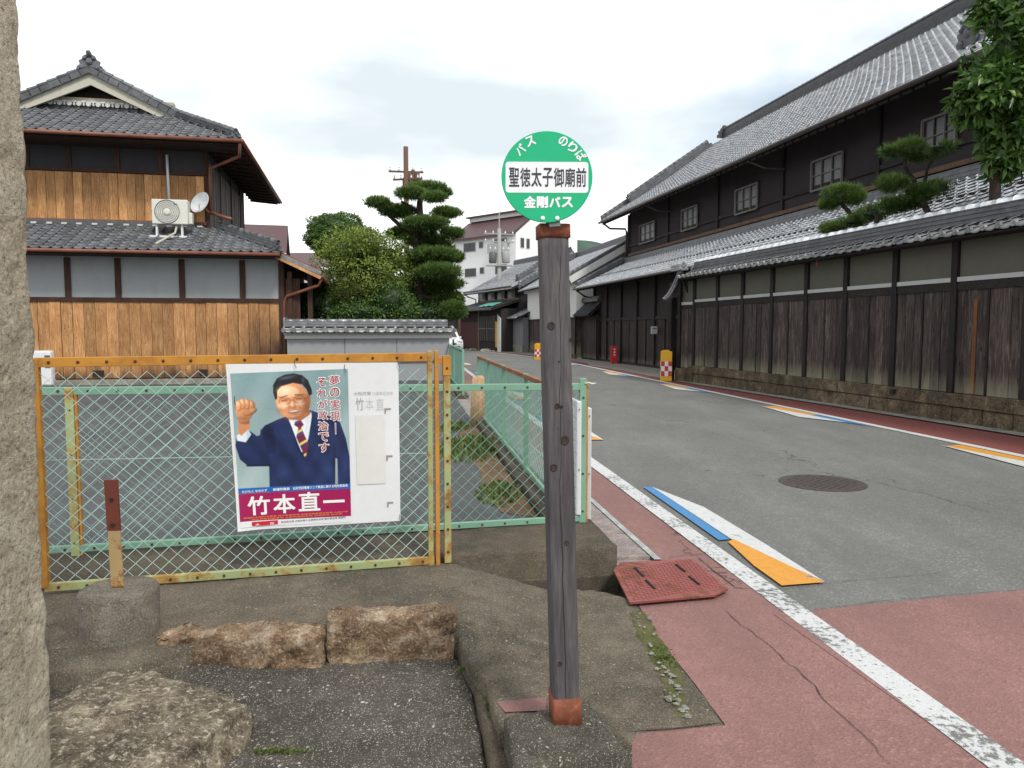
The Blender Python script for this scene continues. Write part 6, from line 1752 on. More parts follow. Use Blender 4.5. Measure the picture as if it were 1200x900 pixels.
# front: posts and boards of the dark entrance front
for s in [k * 1.0 for k in range(0, 17)]:
    if s < 16: boards(mh_, FP, s + .06, s + .94, .12, 1.95, .22, M['facade_board'], -.04, .016)
    if s % 2 == 0: wall_box(mh_, 'post', FP, s - .06, s + .06, .03, 4.0, .05, -.12, M['dark_post'])
wall_box(mh_, 'sill_beam', FP, 0, LEN, .0, .12, .03, -.1, M['dark_beam'])
wall_box(mh_, 'rail_beam', FP, 0, LEN, 1.95, 2.08, .02, -.1, M['dark_beam'])
wall_box(mh_, 'dark_panel', FP, 0, LEN, 2.08, 4.0, -.05, -.1, M['facade'])
# lower roof
zl_e = 3.60; zl_t = 4.92; run = 2.75; sl = (zl_t - zl_e) / run; upl = (iM + Vector((0, 0, sl))).normalized(); Ll = run * math.sqrt(1 + sl * sl)
nM = int(LEN / .275)
tile_roof(mh_, Q(-.3, -.92, zl_e), uM, upl, nM, 11, .275, Ll / 11, M['tile_pale'], budget=300, th=.042)
gutter(mh_, Q(-.35, -1.0, zl_e - .04), Q(LEN, -1.0, zl_e - .04), .055, M['gutter_dark'])
for s in range(0, 56): q = MB(); q.bar(Q(s * .5, -.9, zl_e - .13), Q(s * .5, .1, zl_e + .33), .05, .07); q.build('rafter', M['dark_beam'], mh_)
# ridge courses where the lower roof meets the upper wall
ridge(mh_, Q(-.2, 1.68, zl_t - .08), Q(LEN, 1.68, zl_t - .08), .30, .22, M['tile_dark'], 3, .07, caps=False)
wall_box(mh_, 'sill_beam', UPp, 0, LEN, 5.22, 5.34, .06, -.05, m_wood('brown_sill', (.05, .025, .015), (.12, .07, .045), (.2, .13, .09), 1, 'X', var=.05, knots=False))
# lower roof's left verge
rail(mh_, 'verge', Q(-.36, -.95, zl_e + .02), Q(-.36, 1.7, zl_t + .04), .16, .12, M['tile_dark'])
ridge(mh_, Q(-.15, -.8, zl_e + .14), Q(-.15, 1.6, zl_t + .06), .16, .2, M['tile_dark'], 2, .07)
# upper wall: posts, mid rails, windows
for px in (737, 783, 841, 919, 1031, 1160):
    s = UPp.sz(px, 250 if px < 900 else 150)[0]
    wall_box(mh_, 'post', UPp, s - .07, s + .07, 5.34, 7.3, .04, -.05, M['dark_post'])
z_mid = UPp.sz(841, 256)[1]
wall_box(mh_, 'rail_beam', UPp, 0, LEN, z_mid - .06, z_mid + .06, .025, -.05, M['dark_beam'])
for (px0, px1, py0, py1) in ((750.5, 768, 257, 283), (800, 818, 240, 270), (863.5, 888.5, 212, 249), (953.5, 988, 173, 220), (1084, 1122, 122, 165)):
    s0, zt_ = UPp.sz(px0, py0 + 4); s1_, zb_ = UPp.sz(px1, py1 - 8); 
    zt_ = UPp.sz((px0 + px1) / 2, (py0 * 2 + py1) / 3 - (py1 - py0) * .28)[1]; zb_ = UPp.sz((px0 + px1) / 2, (py0 + py1 * 2) / 3 + (py1 - py0) * .17)[1]
    zt_, zb_ = 6.52, 5.66
    if s1_ < s0: s0, s1_ = s1_, s0
    fr = wall_box(mh_, 'window', UPp, s0 + .04, s1_ - .04, zb_ + .04, zt_ - .04, .012, -.02, M['pane'])
    for (A_, B_) in (((s0, zb_), (s1_, zb_)), ((s0, zt_), (s1_, zt_)), ((s0, zb_), (s0, zt_)), ((s1_, zb_), (s1_, zt_))):
        q = MB(); q.bar(UPp.at(A_[0], A_[1], .05), UPp.at(B_[0], B_[1], .05), .06, .055, (0, 0, 1) if A_[1] == B_[1] else (1, 0, 0)); q.build('frame', M['lattice'], fr)
    n = 3
    for k in range(1, n):
        s = s0 + (s1_ - s0) * k / n; q = MB(); q.bar(UPp.at(s, zb_, .04), UPp.at(s, zt_, .04), .035, .03, (1, 0, 0)); q.build('lattice_bar', M['lattice'], fr)
    for k in range(1, 2):
        z = zb_ + (zt_ - zb_) * k / 2; q = MB(); q.bar(UPp.at(s0, z, .035), UPp.at(s1_, z, .035), .025, .025); q.build('lattice_bar', M['lattice'], fr)
# upper roof, slightly sagging as old roofs do
lm_ = math.sqrt(1 + PM * PM); upm = (iM + Vector((0, 0, PM))).normalized(); LR_ = (RI - EI) * lm_
tile_roof(mh_, Q(-.85, EI, ZE), uM, upm, int((LEN + 1.2) / .275), 29, .275, LR_ / 29, M['tile_pale'], budget=300, th=.045, sag=.10)
upb = (-iM + Vector((0, 0, PM))).normalized()
nB = int((LEN + 1.2) / .275)
q = MB(); q.hexa([Q(-.8, RI, ZE + PM * (RI - EI) - .1), Q(LEN, RI, ZE + PM * (RI - EI) - .1), Q(LEN, 2 * RI - EI, ZE - .1), Q(-.8, 2 * RI - EI, ZE - .1), Q(-.8, RI, ZE + PM * (RI - EI)), Q(LEN, RI, ZE + PM * (RI - EI)), Q(LEN, 2 * RI - EI, ZE), Q(-.8, 2 * RI - EI, ZE)]); q.build('rear_slope', M['tile_dark'], mh_)
gutter(mh_, Q(-.9, EI - .08, ZE - .04), Q(LEN, EI - .08, ZE - .04), .06, M['gutter_dark'])
for s in range(0, 70): q = MB(); q.bar(Q(s * .4 - .3, EI + .03, ZE - .14), Q(s * .4 - .3, 1.8, ZE + .55), .06, .09); q.build('rafter', M['dark_beam'], mh_)
q = MB(); q.hexa([Q(-.85, EI + .02, ZE - .085), Q(LEN, EI + .02, ZE - .085), Q(LEN, 1.9, ZE + .7), Q(-.85, 1.9, ZE + .7), Q(-.85, EI + .02, ZE - .055), Q(LEN, EI + .02, ZE - .055), Q(LEN, 1.9, ZE + .74), Q(-.85, 1.9, ZE + .74)]); q.build('eave_board', M['deck'], mh_)
zr_ = ZE + PM * (RI - EI)
ridge(mh_, Q(.4, RI, zr_ + .02), Q(LEN, RI, zr_ + .02), +.46, .34, M['tile_dark'], 6, .10, caps=True, max_caps=0)
onigawara(mh_, Q(.4, RI, zr_ + .05), -uM, 1.1)
# verge at the far end: thick stepped ridge going down with end ornaments
ridge(mh_, Q(-.45, RI - .3, zr_ - .30), Q(-.45, 2.1, ZE + PM * (2.1 - EI) - .10), .44, .26, M['tile_dark'], 3, .085, seg=.3)
onigawara(mh_, Q(-.45, 2.0, ZE + PM * (2.0 - EI) + .03), (-iM - Vector((0, 0, .5))), .55)
ridge(mh_, Q(-.75, RI, zr_ - .24), Q(-.75, EI + .15, ZE - .02), .30, .24, M['tile_dark'], 2, .085, seg=.3)
onigawara(mh_, Q(-.75, EI + .05, ZE + .02), (-iM), .45)
# gable wall at the far end
q = MB(); q.prism([Q(.0, 1.9, 7.3), Q(.0, 2 * RI - 1.9, 7.3), Q(.0, RI, zr_ - .15)], uM * .1); q.build('gable_wall', M['facade'], mh_)
q = MB(); q.hexa([Q(0, 1.8, 0), Q(0, 11, 0), Q(.1, 11, 0), Q(.1, 1.8, 0), Q(0, 1.8, 7.35), Q(0, 11, 7.35), Q(.1, 11, 7.35), Q(.1, 1.8, 7.35)]); q.build('side_wall', M['facade'], mh_)
# descending ridge near the viewer's end, with a large ornament
sD = 21.9
ridge(mh_, Q(sD, RI - .2, zr_ - .14), Q(sD, 1.75, ZE + PM * (1.75 - EI) + .08), .30, .28, M['tile_dark'], 3, .10, seg=.3)
onigawara(mh_, Q(sD, 1.6, ZE + PM * (1.6 - EI)), (-iM - Vector((0, 0, .2))), .95)
# drain pipe at the far corner
q = MB(); q.tube([Q(-.5, EI, ZE - .1), Q(-.35, .9, ZE - .38), Q(-.05, 1.62, ZE - .42), Q(-.05, 1.68, ZE - .6), Q(-.05, 1.68, 5.2)], .05, 8); q.build('drain_pipe', M['gutter_dark'], mh_, smooth=True)
q = MB(); q.tube([Q(.0, -.95, zl_e - .1), Q(.0, -.5, zl_e - .4), Q(.0, .12 - .2, zl_e - .5), Q(.0, -.1, .05)], .045, 8); q.build('drain_pipe', M['gutter_dark'], mh_, smooth=True)
# brackets under the upper eave
for s in (5.2, 14.0): q = MB(); q.tube([Q(s, .62, ZE - .1), Q(s + .2, 1.1, ZE - .35), Q(s + .3, 1.75, ZE - .38)], .04, 6); q.build('drain_pipe', M['gutter_dark'], mh_)

# extinguisher cabinet and mailbox in front of the dark boards
M['red_box'] = m_plain('red_box_paint', (.50, .02, .02), .35, 0, amt=.08)
rb_ = FP.hit(727.5, 424); rb_ = Vector((rb_.x, rb_.y, .0)) - iM * .32; s_ = 1.0
rbx = thing('fire_extinguisher_box', rb_, 'small red fire extinguisher box standing against the dark boards of the entrance', 'extinguisher box')
hh = .80
q = MB(); q.box(rb_ + Vector((0, 0, hh / 2)), (.30, .24, hh)); q.build('box', M['red_box'], rbx, bevel=.02)
for k in range(3): q = MB(); q.box(rb_ + Vector((0, -.122, hh * (.82 - k * .16))), (.07, .006, .06)); q.build('mark', M['sign_white'], rbx)
ml = FP.hit(771, 387) - iM * .16
mlo = thing('mailbox', ml, 'small pale grey mailbox on the dark boards left of the roofed gate', 'mailbox')
q = MB(); q.box(ml, (.24, .16, .30)); q.build('box', M['pale_strip'], mlo, bevel=.02); q = MB(); q.box(ml + Vector((0, -.083, .07)), (.16, .01, .03)); q.build('slot', M['dark'], mlo)
# bollards: yellow post with a red and white chequered band
M['bol_y'] = m_plain('bollard_yellow', (.72, .38, .01), .4, 0, amt=.05); M['bol_r'] = m_plain('bollard_red', (.50, .03, .03), .4, 0); M['bol_w'] = m_plain('bollard_white', (.70, .68, .66), .4, 0)
def bollard(p, w_, h, label, rz=0.0):
    o = thing('bollard', p, label, 'bollard', 'yellow chequered bollards on the far side of the road')
    Mz = Matrix.Rotation(rz, 3, 'Z')
    def bx(c, d, m, n): q = MB(); q.box(p + Mz @ Vector(c), d, Mz); return q.build(n, m, o, bevel=.012 if n == 'body' else 0)
    b_ = bx((0, 0, h / 2), (w_, w_ * .8, h), M['bol_y'], 'body')
    bx((0, 0, h + .02), (w_ * .5, w_ * .4, .05), M['bol_y'], 'cap'); bx((-w_ * .3, 0, h + .01), (w_ * .25, w_ * .7, .03), M['bol_y'], 'cap')
    for i in range(3):
        for j in range(3):
            bx((-w_ * .32 + i * w_ * .32, -w_ * .4 - .004, h * .26 + j * h * .165), (w_ * .32, .008, h * .165), M['bol_r'] if (i + j) % 2 == 0 else M['bol_w'], 'check')
            bx((-w_ * .5 - .004, -w_ * .27 + i * w_ * .27, h * .26 + j * h * .165), (.008, w_ * .27, h * .165), M['bol_r'] if (i + j) % 2 == 1 else M['bol_w'], 'check')
    return o
g1 = G(780.5, 446.5); bollard(g1, .33, .89, 'yellow bollard with red and white checks in front of the roofed gate', -.15)
g2 = G(631, 421.5); bollard(g2, .36, .80, 'farther yellow chequered bollard showing beside the bus stop post, before the white storehouse', -.2)
# ------------------------------------------------------------------ far buildings
M['white_wall'] = m_plaster('white_apartment_render', (0.86, 0.86, 0.85), .05, scol=(.4, .4, .38))
M['lime'] = m_plaster('white_lime_wall', (0.66, 0.66, 0.64), .18, scol=(.35, .33, .3))
M['maroon_roof'] = m_plain('maroon_metal_roof', (.085, .04, .042), .5, 0)
M['brownish'] = m_plaster('brown_wall', (.20, .125, .09), .3); M['red_wood'] = m_plain('dark_red_boards', (.07, .022, .02), .7, 0)
M['grey_sheet'] = m_plaster('grey_sheet_wall', (.22, .22, .23), .3)
def gable_house(name, label, p, dfront, Lf, depth, zeave, zridge, over, wall_m, roof_m, parts=None, base=0.0, cat='house', tiles=True, tw=.3, nrows=10, budget=0):
    """p: near street corner; dfront: away along the street (2D); depth to the right of it"""
    d = Vector((dfront[0], dfront[1], 0)).normalized(); i_ = Vector((d.y, -d.x, 0))
    o = thing(name, p + d * Lf / 2 + i_ * depth / 2, label, cat)
    def K(s, i, z): q = p + d * s + i_ * i; return Vector((q.x, q.y, z))
    q = MB(); q.hexa([K(0, 0, base), K(Lf, 0, base), K(Lf, depth, base), K(0, depth, base), K(0, 0, zeave), K(Lf, 0, zeave), K(Lf, depth, zeave), K(0, depth, zeave)])
    for s in (0, Lf): q.prism([K(s, 0, zeave), K(s, depth, zeave), K(s, depth / 2, zridge - .12)], d * (.05 if s == 0 else -.05))
    q.build('wall', wall_m, o)
    P_ = (zridge - zeave) / (depth / 2); up_ = (i_ + Vector((0, 0, P_))).normalized(); Lr_ = (depth / 2 + over) * math.sqrt(1 + P_ * P_)
    ze_ = zeave - P_ * over
    if tiles:
        n = int((Lf + 2 * over) / tw)
        tile_roof(o, K(-over, -over, ze_ + .06), d, up_, n, nrows, (Lf + 2 * over) / n, Lr_ / nrows, roof_m, budget=budget)
        up2 = (-i_ + Vector((0, 0, P_))).normalized()
        tile_roof(o, K(-over, depth + over, ze_ + .06), d, up2, n, nrows, (Lf + 2 * over) / n, Lr_ / nrows, roof_m, budget=0)
        ridge(o, K(-over, depth / 2, zridge + .08), K(Lf + over, depth / 2, zridge + .08), .28, .3, M['tile_dark'], 3, .1, max_caps=0)
        onigawara(o, K(-over, depth / 2, zridge + .05), -d, .9)
    else:
        q = MB()
        q.hexa([K(-over, -over, ze_), K(Lf + over, -over, ze_), K(Lf + over, depth / 2, zridge), K(-over, depth / 2, zridge), K(-over, -over, ze_ + .1), K(Lf + over, -over, ze_ + .1), K(Lf + over, depth / 2, zridge + .1), K(-over, depth / 2, zridge + .1)])
        q.hexa([K(-over, depth + over, ze_), K(Lf + over, depth + over, ze_), K(Lf + over, depth / 2, zridge), K(-over, depth / 2, zridge), K(-over, depth + over, ze_ + .1), K(Lf + over, depth + over, ze_ + .1), K(Lf + over, depth / 2, zridge + .1), K(-over, depth / 2, zridge + .1)])
        q.build('roof', roof_m, o)
    return o, K, d, i_
# white storehouse next to the merchant house
kp = Vector((3.35, 39.6, 0))
ko, K, kd, ki = gable_house('storehouse', 'white plastered storehouse with tiled gable roof beyond the merchant house', kp, (-.2, .98), 11.5, 7.0, 4.35, 6.35, .55, M['lime'], M['tile_pale'], budget=60)
KP = VPlane((kp.x, kp.y), (kd.x, kd.y)); KP.n = Vector((-ki.x, -ki.y)); GPk = VPlane((kp.x, kp.y), (ki.x, ki.y)); GPk.n = Vector((-kd.x, -kd.y))
boards(ko, KP, -.0, 11.5, .1, 2.1, .32, M['dark_board'], .0, .03); boards(ko, GPk, 0, 3.2, .1, 2.2, .3, M['dark_board'], .0, .03)
wall_box(ko, 'rail_beam', KP, -.1, 11.5, 2.1, 2.2, .08, -.02, M['dark_beam'])
wall_box(ko, 'cornice', KP, -.1, 11.6, 3.95, 4.22, .22, -.02, M['lime'])
wall_box(ko, 'window_shutter', KP, 5.0, 5.9, 2.7, 3.6, .05, -.02, M['pale_strip'])
wall_box(ko, 'plinth_stone', KP, -.15, 11.6, 0, .25, .1, -.02, M['plinth'])
for s in (0.0, 3.6, 7.2, 10.8): wall_box(ko, 'post', KP, s - .07, s + .07, .1, 2.1, .06, -.02, M['dark_post'])
for sg in (0, 1):
    a_ = K(-.55, -.5 if sg == 0 else 7.5, 4.1); b_ = K(-.55, 3.5, 6.38)
    q = MB(); q.bar(a_ - Vector((0, 0, .02)), b_ - Vector((0, 0, .02)), .06, .34); q.build('barge_board', M['lime'], ko)
    ridge(ko, a_ + Vector((0, 0, .16)) + kd * .1, b_ + Vector((0, 0, .12)) + kd * .1, .14, .26, M['tile_dark'], 2, .085)
ridge(ko, K(11.6, -.4, 4.4), K(11.6, 3.4, 6.5), .3, .3, M['tile_dark'], 3, .1)
onigawara(ko, K(11.6, -.5, 4.3), -ki, .7)
# little lean roof with carved ends between storehouse and merchant house
lw_ = thing('wall', K(-.9, .4, 0), 'short boarded wall with a curved tile roof between storehouse and merchant house', 'wall')
LP = VPlane((K(-2.6, .3, 0).x, K(-2.6, .3, 0).y), (kd.x, kd.y)); LP.n = Vector((-ki.x, -ki.y))
boards(lw_, LP, 0, 2.5, .1, 2.2, .26, M['facade_board'], 0, .03)
wall_box(lw_, 'wall_core', LP, 0, 2.55, 0, 2.3, -.03, -.15, M['deck'])
tile_roof(lw_, LP.at(-.1, 2.25, .45), -kd if False else kd, (ki + Vector((0, 0, .9))).normalized(), 9, 4, .3, .25, M['tile_dark'], budget=0)
ridge(lw_, LP.at(-.15, 2.95, -.12), LP.at(2.6, 2.95, -.12), .2, .22, M['tile_dark'], 2, .08); onigawara(lw_, LP.at(-.2, 2.9, -.12), -kd, .55)
# grey shed with tiled top, beyond
def box_thing(name, label, cat, corners, z0, z1, mat, pn='wall'):
    o = thing(name, sum((Vector(c) for c in corners), Vector((0, 0, 0))) / 4 + Vector((0, 0, z0)), label, cat)
    q = MB(); q.hexa([Vector((c[0], c[1], z0)) for c in corners] + [Vector((c[0], c[1], z1)) for c in corners]); q.build(pn, mat, o); return o
c1 = G(616, 416.5); dS = Vector((-.30, .954, 0)).normalized(); iS = Vector((dS.y, -dS.x, 0))
c1 = Vector((.72, 50.3, 0))
shd = box_thing('shed', 'low grey sheet metal shed with a tiled top against the storehouse', 'shed', [c1, c1 + dS * 4.2, c1 + dS * 4.2 + iS * 3, c1 + iS * 3], 0, 2.35, M['grey_sheet'])
SP = VPlane((c1.x, c1.y), (dS.x, dS.y)); SP.n = Vector((-iS.x, -iS.y))
for k in range(9): wall_box(shd, 'rib', SP, .2 + k * .45, .26 + k * .45, .5, 2.2, .03, .0, M['grey_sheet'])
wall_box(shd, 'skirt', SP, -.02, 4.25, 0, .5, .05, -.02, M['pale_conc'])
tile_roof(shd, SP.at(-.3, 2.3, .5), dS, (iS + Vector((0, 0, .45))).normalized(), 16, 5, .3, .28, M['tile_pale'], budget=0)
ridge(shd, SP.at(-.3, 2.75, -.8), SP.at(4.4, 2.75, -.8), .2, .25, M['tile_dark'], 2, .08)
# old shop house with a two tier roof
hp_ = Vector((.45, 52.4, 0)); 
oh, K2, d2, i2 = gable_house('shop_house', 'old two tiered tile roofed house with a dark red front, farther down the street', hp_, (-.40, .917), 7.7, 7.0, 4.75, 6.7, .9, M['facade'], M['tile_pale'], budget=0)
HP2 = VPlane((hp_.x, hp_.y), (d2.x, d2.y)); HP2.n = Vector((-i2.x, -i2.y))
P2 = .30
tile_roof(oh, K2(-.2, -2.1, 2.95), d2, (i2 + Vector((0, 0, P2))).normalized(), 29, 8, .3, .29, M['tile_dark'], budget=0)
gutter(oh, K2(-.2, -2.15, 2.9), K2(8.5, -2.15, 2.9), .06, M['gutter_dark'])
gutter(oh, K2(-.9, -1.0, 4.45), K2(8.5, -1.0, 4.45), .06, M['gutter_dark'])
LP2 = VPlane((K2(0, -1.3, 0).x, K2(0, -1.3, 0).y), (d2.x, d2.y)); LP2.n = HP2.n
wall_box(oh, 'ground_wall', LP2, 0, 8.3, 0, 3.0, 0, -1.25, M['facade'])
wall_box(oh, 'red_front', LP2, 4.35, 8.2, .15, 2.1, .05, -.02, M['red_wood'])
wall_box(oh, 'red_front', LP2, 4.35, 8.2, 2.15, 2.8, .03, -.02, M['facade'])
for s0, s1_ in ((.95, 2.4), (2.55, 4.05)):
    w_o = wall_box(oh, 'window', LP2, s0, s1_, .7, 2.5, .04, -.02, M['pane'])
    for k in range(5): q = MB(); s = s0 + (s1_ - s0) * k / 4; q.bar(LP2.at(s, .7, .07), LP2.at(s, 2.5, .07), .06, .04, (1, 0, 0)); q.build('frame', M['lattice'], w_o)
    q = MB(); q.bar(LP2.at(s0, 1.6, .07), LP2.at(s1_, 1.6, .07), .05, .06); q.build('frame', M['lattice'], w_o)
wall_box(oh, 'brown_wall', LP2, 4.12, 4.33, 0, 2.9, .06, -.02, M['brownish'])
q = MB(); q.hexa([LP2.at(.03, 0, .06), LP2.at(.6, 0, .05), LP2.at(.6, 0, -.2), LP2.at(.03, 0, -.2), LP2.at(.03, 2.3, .06), LP2.at(.6, 2.6, .05), LP2.at(.6, 2.6, -.2), LP2.at(.03, 2.3, -.2)]); q.build('white_panel', M['lime'], oh)
wall_box(oh, 'yellow_strip', LP2, .64, .86, .3, 2.1, .08, -.02, M['bol_y'])
for k in range(4):
    s = .4 + k * 1.9; w_o = wall_box(oh, 'window', HP2, s, s + 1.4, 3.75, 4.35, .05, -.02, M['pane'])
    wall_box(oh, 'window_screen', HP2, s + .05, s + .65, 3.8, 4.3, .07, .05, M['lattice'])
wall_box(oh, 'rail_beam', HP2, 0, 7.7, 3.6, 3.74, .08, -.02, M['brownish']); 
for k in range(5): wall_box(oh, 'post', HP2, .15 + k * 1.85 - .07, .15 + k * 1.85 + .07, 3.6, 4.5, .07, -.02, M['dark_post'])
q = MB(); q.tube([K2(8.4, -1.0, 4.4), K2(8.2, -.7, 4.1), K2(7.8, -.2, 3.9), K2(7.8, -.2, 3.3)], .05, 6); q.build('drain_pipe', M['gutter_dark'], oh)
ridge(oh, K2(.3, .2, 5.0), K2(.3, 3.2, 6.9), .25, .3, M['tile_dark'], 3, .1); onigawara(oh, K2(.3, .1, 4.9), -i2, .8)
q = MB(); c = K2(.3, -1.9, 3.15); u_ = d2
for k in range(5): q.quad(c + d2 * (k * .5) + Vector((0, 0, .06 * (k % 2))), c + d2 * (k * .5 + .5) + Vector((0, 0, .06 * ((k + 1) % 2))), c + d2 * (k * .5 + .5) + i2 * .8 + Vector((0, 0, .32)), c + d2 * (k * .5) + i2 * .8 + Vector((0, 0, .27)))
setp(q.build('tarp', m_plain('teal_tarp_cloth', (.06, .28, .24), .6)), 'crumpled teal tarp lying on the lower roof edge of the old shop house', 'tarp')
# white apartment block
ap_c = Vector((.35, 70, 0)); dA = Vector((-.72, .69, 0)).normalized(); iA = Vector((.69, .72, 0)).normalized()
ap = thing('apartment_block', ap_c + dA * 4 + iA * 4, 'white four storey apartment block with a maroon roof behind the old houses', 'apartment block')
LA, DA, ZA, ZAr = 8.6, 9.0, 10.4, 12.3
def A_(s, i, z): q = ap_c + dA * s + iA * i; return Vector((q.x, q.y, z))
q = MB(); q.hexa([A_(0, 0, 0), A_(LA, 0, 0), A_(LA, DA, 0), A_(0, DA, 0), A_(0, 0, ZA), A_(LA, 0, ZA), A_(LA, DA, ZA), A_(0, DA, ZA)])
q.prism([A_(0, 0, ZA), A_(0, 2.6, ZAr), A_(0, DA, ZAr - .3), A_(0, DA, ZA)], dA * LA); q.build('wall', M['white_wall'], ap)
q = MB(); q.hexa([A_(-.1, -.5, ZA - .15), A_(LA + .3, -.5, ZA - .15), A_(LA + .3, 2.4, ZAr - .1), A_(-.1, 2.4, ZAr - .1), A_(-.1, -.5, ZA + .02), A_(LA + .3, -.5, ZA + .02), A_(LA + .3, 2.4, ZAr + .08), A_(-.1, 2.4, ZAr + .08)]); q.build('roof_slope', M['maroon_roof'], ap)
q = MB(); q.hexa([A_(.3, 2.2, ZAr + .1), A_(LA, 2.2, ZAr + .1), A_(LA, 5, ZAr + .1), A_(.3, 5, ZAr + .1), A_(.3, 2.2, ZAr + .5), A_(LA, 2.2, ZAr + .5), A_(LA, 5, ZAr + .5), A_(.3, 5, ZAr + .5)]); q.build('roof_box', M['lime'], ap)
q = MB(); q.hexa([A_(.0, 1.9, ZAr + .5), A_(LA + .3, 1.9, ZAr + .5), A_(LA + .3, 5.3, ZAr + .5), A_(.0, 5.3, ZAr + .5), A_(.0, 1.9, ZAr + .62), A_(LA + .3, 1.9, ZAr + .62), A_(LA + .3, 5.3, ZAr + .62), A_(.0, 5.3, ZAr + .62)]); q.build('roof_slab', M['maroon_roof'], ap)
AF = VPlane((ap_c.x, ap_c.y), (dA.x, dA.y)); AF.n = Vector((-iA.x, -iA.y)); AG = VPlane((ap_c.x, ap_c.y), (iA.x, iA.y)); AG.n = Vector((-dA.x, -dA.y))
for pl_, rects in ((AF, ((544, 557, 286, 294), (562, 566, 284, 290), (545.5, 558, 315.5, 323.5), (563, 567, 314, 320), (580, 594, 281, 290), (581, 594, 311, 320))), (AG, ((610, 613.5, 279, 290), (617, 620, 280, 291)))):
    for x0, x1_, y0, y1_ in rects:
        s0, z1_ = pl_.sz(x0, y0); s1_, z0_ = pl_.sz(x1_, y1_)
        if s0 > s1_: s0, s1_ = s1_, s0
        fo = wall_box(ap, 'window', pl_, s0 - .06, s1_ + .06, z0_ - .06, z1_ + .06, .05, -.02, M['pale_strip']); wall_box(fo, 'pane', pl_, s0, s1_, z0_, z1_, .065, .0, M['pane'])
        if s1_ - s0 > 1: wall_box(fo, 'sash_bar', pl_, (s0 + s1_) / 2 - .04, (s0 + s1_) / 2 + .04, z0_, z1_, .08, .06, M['ac_grille'])
sb0 = AF.sz(578, 290)[0]; sb1 = AF.sz(597, 290)[0]; sb0, sb1 = min(sb0, sb1), max(sb0, sb1); zb_ = AF.sz(588, 295)[1]
wall_box(ap, 'balcony', AF, sb0, sb1, zb_ - .15, zb_ + .75, .8, .0, M['pale_strip'])
# utility poles
M['pole_grey'] = m_plain('pole_concrete', (.30, .30, .29), .8, 0); M['pole_brown'] = m_plain('pole_brown', (.12, .065, .045), .8, 0)
def pole(px, pyt, Y, r_, mat, label, kit):
    t = D(px, pyt, Y); o = thing('utility_pole', Vector((t.x, t.y, 0)), label, 'utility pole')
    q = MB(); q.tube([Vector((t.x, t.y, -.1)), t], [r_ * 1.25, r_], 12); q.build('pole', mat, o, smooth=True)
    for dz, wd, an in kit['arms']:
        dx = Vector((math.cos(an), math.sin(an), 0)); c = t - Vector((0, 0, dz)); q = MB(); q.bar(c - dx * wd / 2, c + dx * wd / 2, .09, .09); q.build('cross_arm', mat, o)
        for k in (-.45, -.2, .2, .45): q = MB(); q.lathe(c + dx * wd * k + Vector((0, 0, .05)), [(.04, 0), (.06, .06), (.03, .14), (.05, .18)], 8); q.build('insulator', M['white_board'], o)
    for dz, off, r2, h in kit.get('cans', ()):
        c = t + Vector(off) - Vector((0, 0, dz)); q = MB(); q.lathe(c, [(r2 * .9, 0), (r2, .05), (r2, h), (r2 * .6, h + .1)], 14); q.build('transformer', M['pole_grey'], o, smooth=True)
    return o, t
po, pt = pole(585, 243, 58, .035, M['pole_grey'], 'grey concrete utility pole with transformers in front of the white apartment block', {'arms': ((2.0, 2.4, .3), (2.6, 2.4, .3), (3.2, 1.6, .3))})
q = MB(); q.tube([Vector((pt.x, pt.y, -.1)), pt - Vector((0, 0, 1.6))], [.2, .14], 12); q.build('pole_shaft', M['pole_grey'], po, smooth=True)
for off in (-.5, .5): q = MB(); q.lathe(pt + Vector((off, .1, -4.2)), [(.26, 0), (.3, .05), (.3, .75), (.2, .85)], 14); q.build('transformer', M['ac_grille' if off < 0 else 'pole_grey'], po, smooth=True)
q = MB(); q.box(pt + Vector((0, 0, -4.4)), (2.0, .5, .08)); q.build('platform', M['pole_grey'], po)
po2, pt2 = pole(475.5, 172, 42, .13, M['pole_brown'], 'brown utility pole with a cluster of fittings behind the tall pine', {'arms': ((1.35, 1.9, .15), (1.75, 1.5, -.2))})
for k, (ox, oz, h, r_) in enumerate(((.38, -2.6, 1.3, .12), (.6, -2.5, 1.1, .14), (-.16, -2.7, .9, .05), (.15, -2.1, .7, .10))):
    q = MB(); q.lathe(pt2 + Vector((ox, .05, oz)), [(r_ * .8, 0), (r_, .05), (r_, h), (r_ * .7, h + .08)], 12); q.build('fitting', M['pole_brown'], po2, smooth=True)
q = MB()
for k in range(9):
    t = random.uniform(0, 6.28); c = pt2 + Vector((.35, 0, -1.7)); q.tube([c + Vector((math.cos(t) * .5, 0, math.sin(t) * .35)), c + Vector((math.cos(t + 1.2) * .4, .1, math.sin(t + 1.2) * .4)), c + Vector((math.cos(t + 2.6) * .55, 0, math.sin(t + 2.6) * .3))], .03, 5)
q.build('cable_loop', M['pole_brown'], po2)
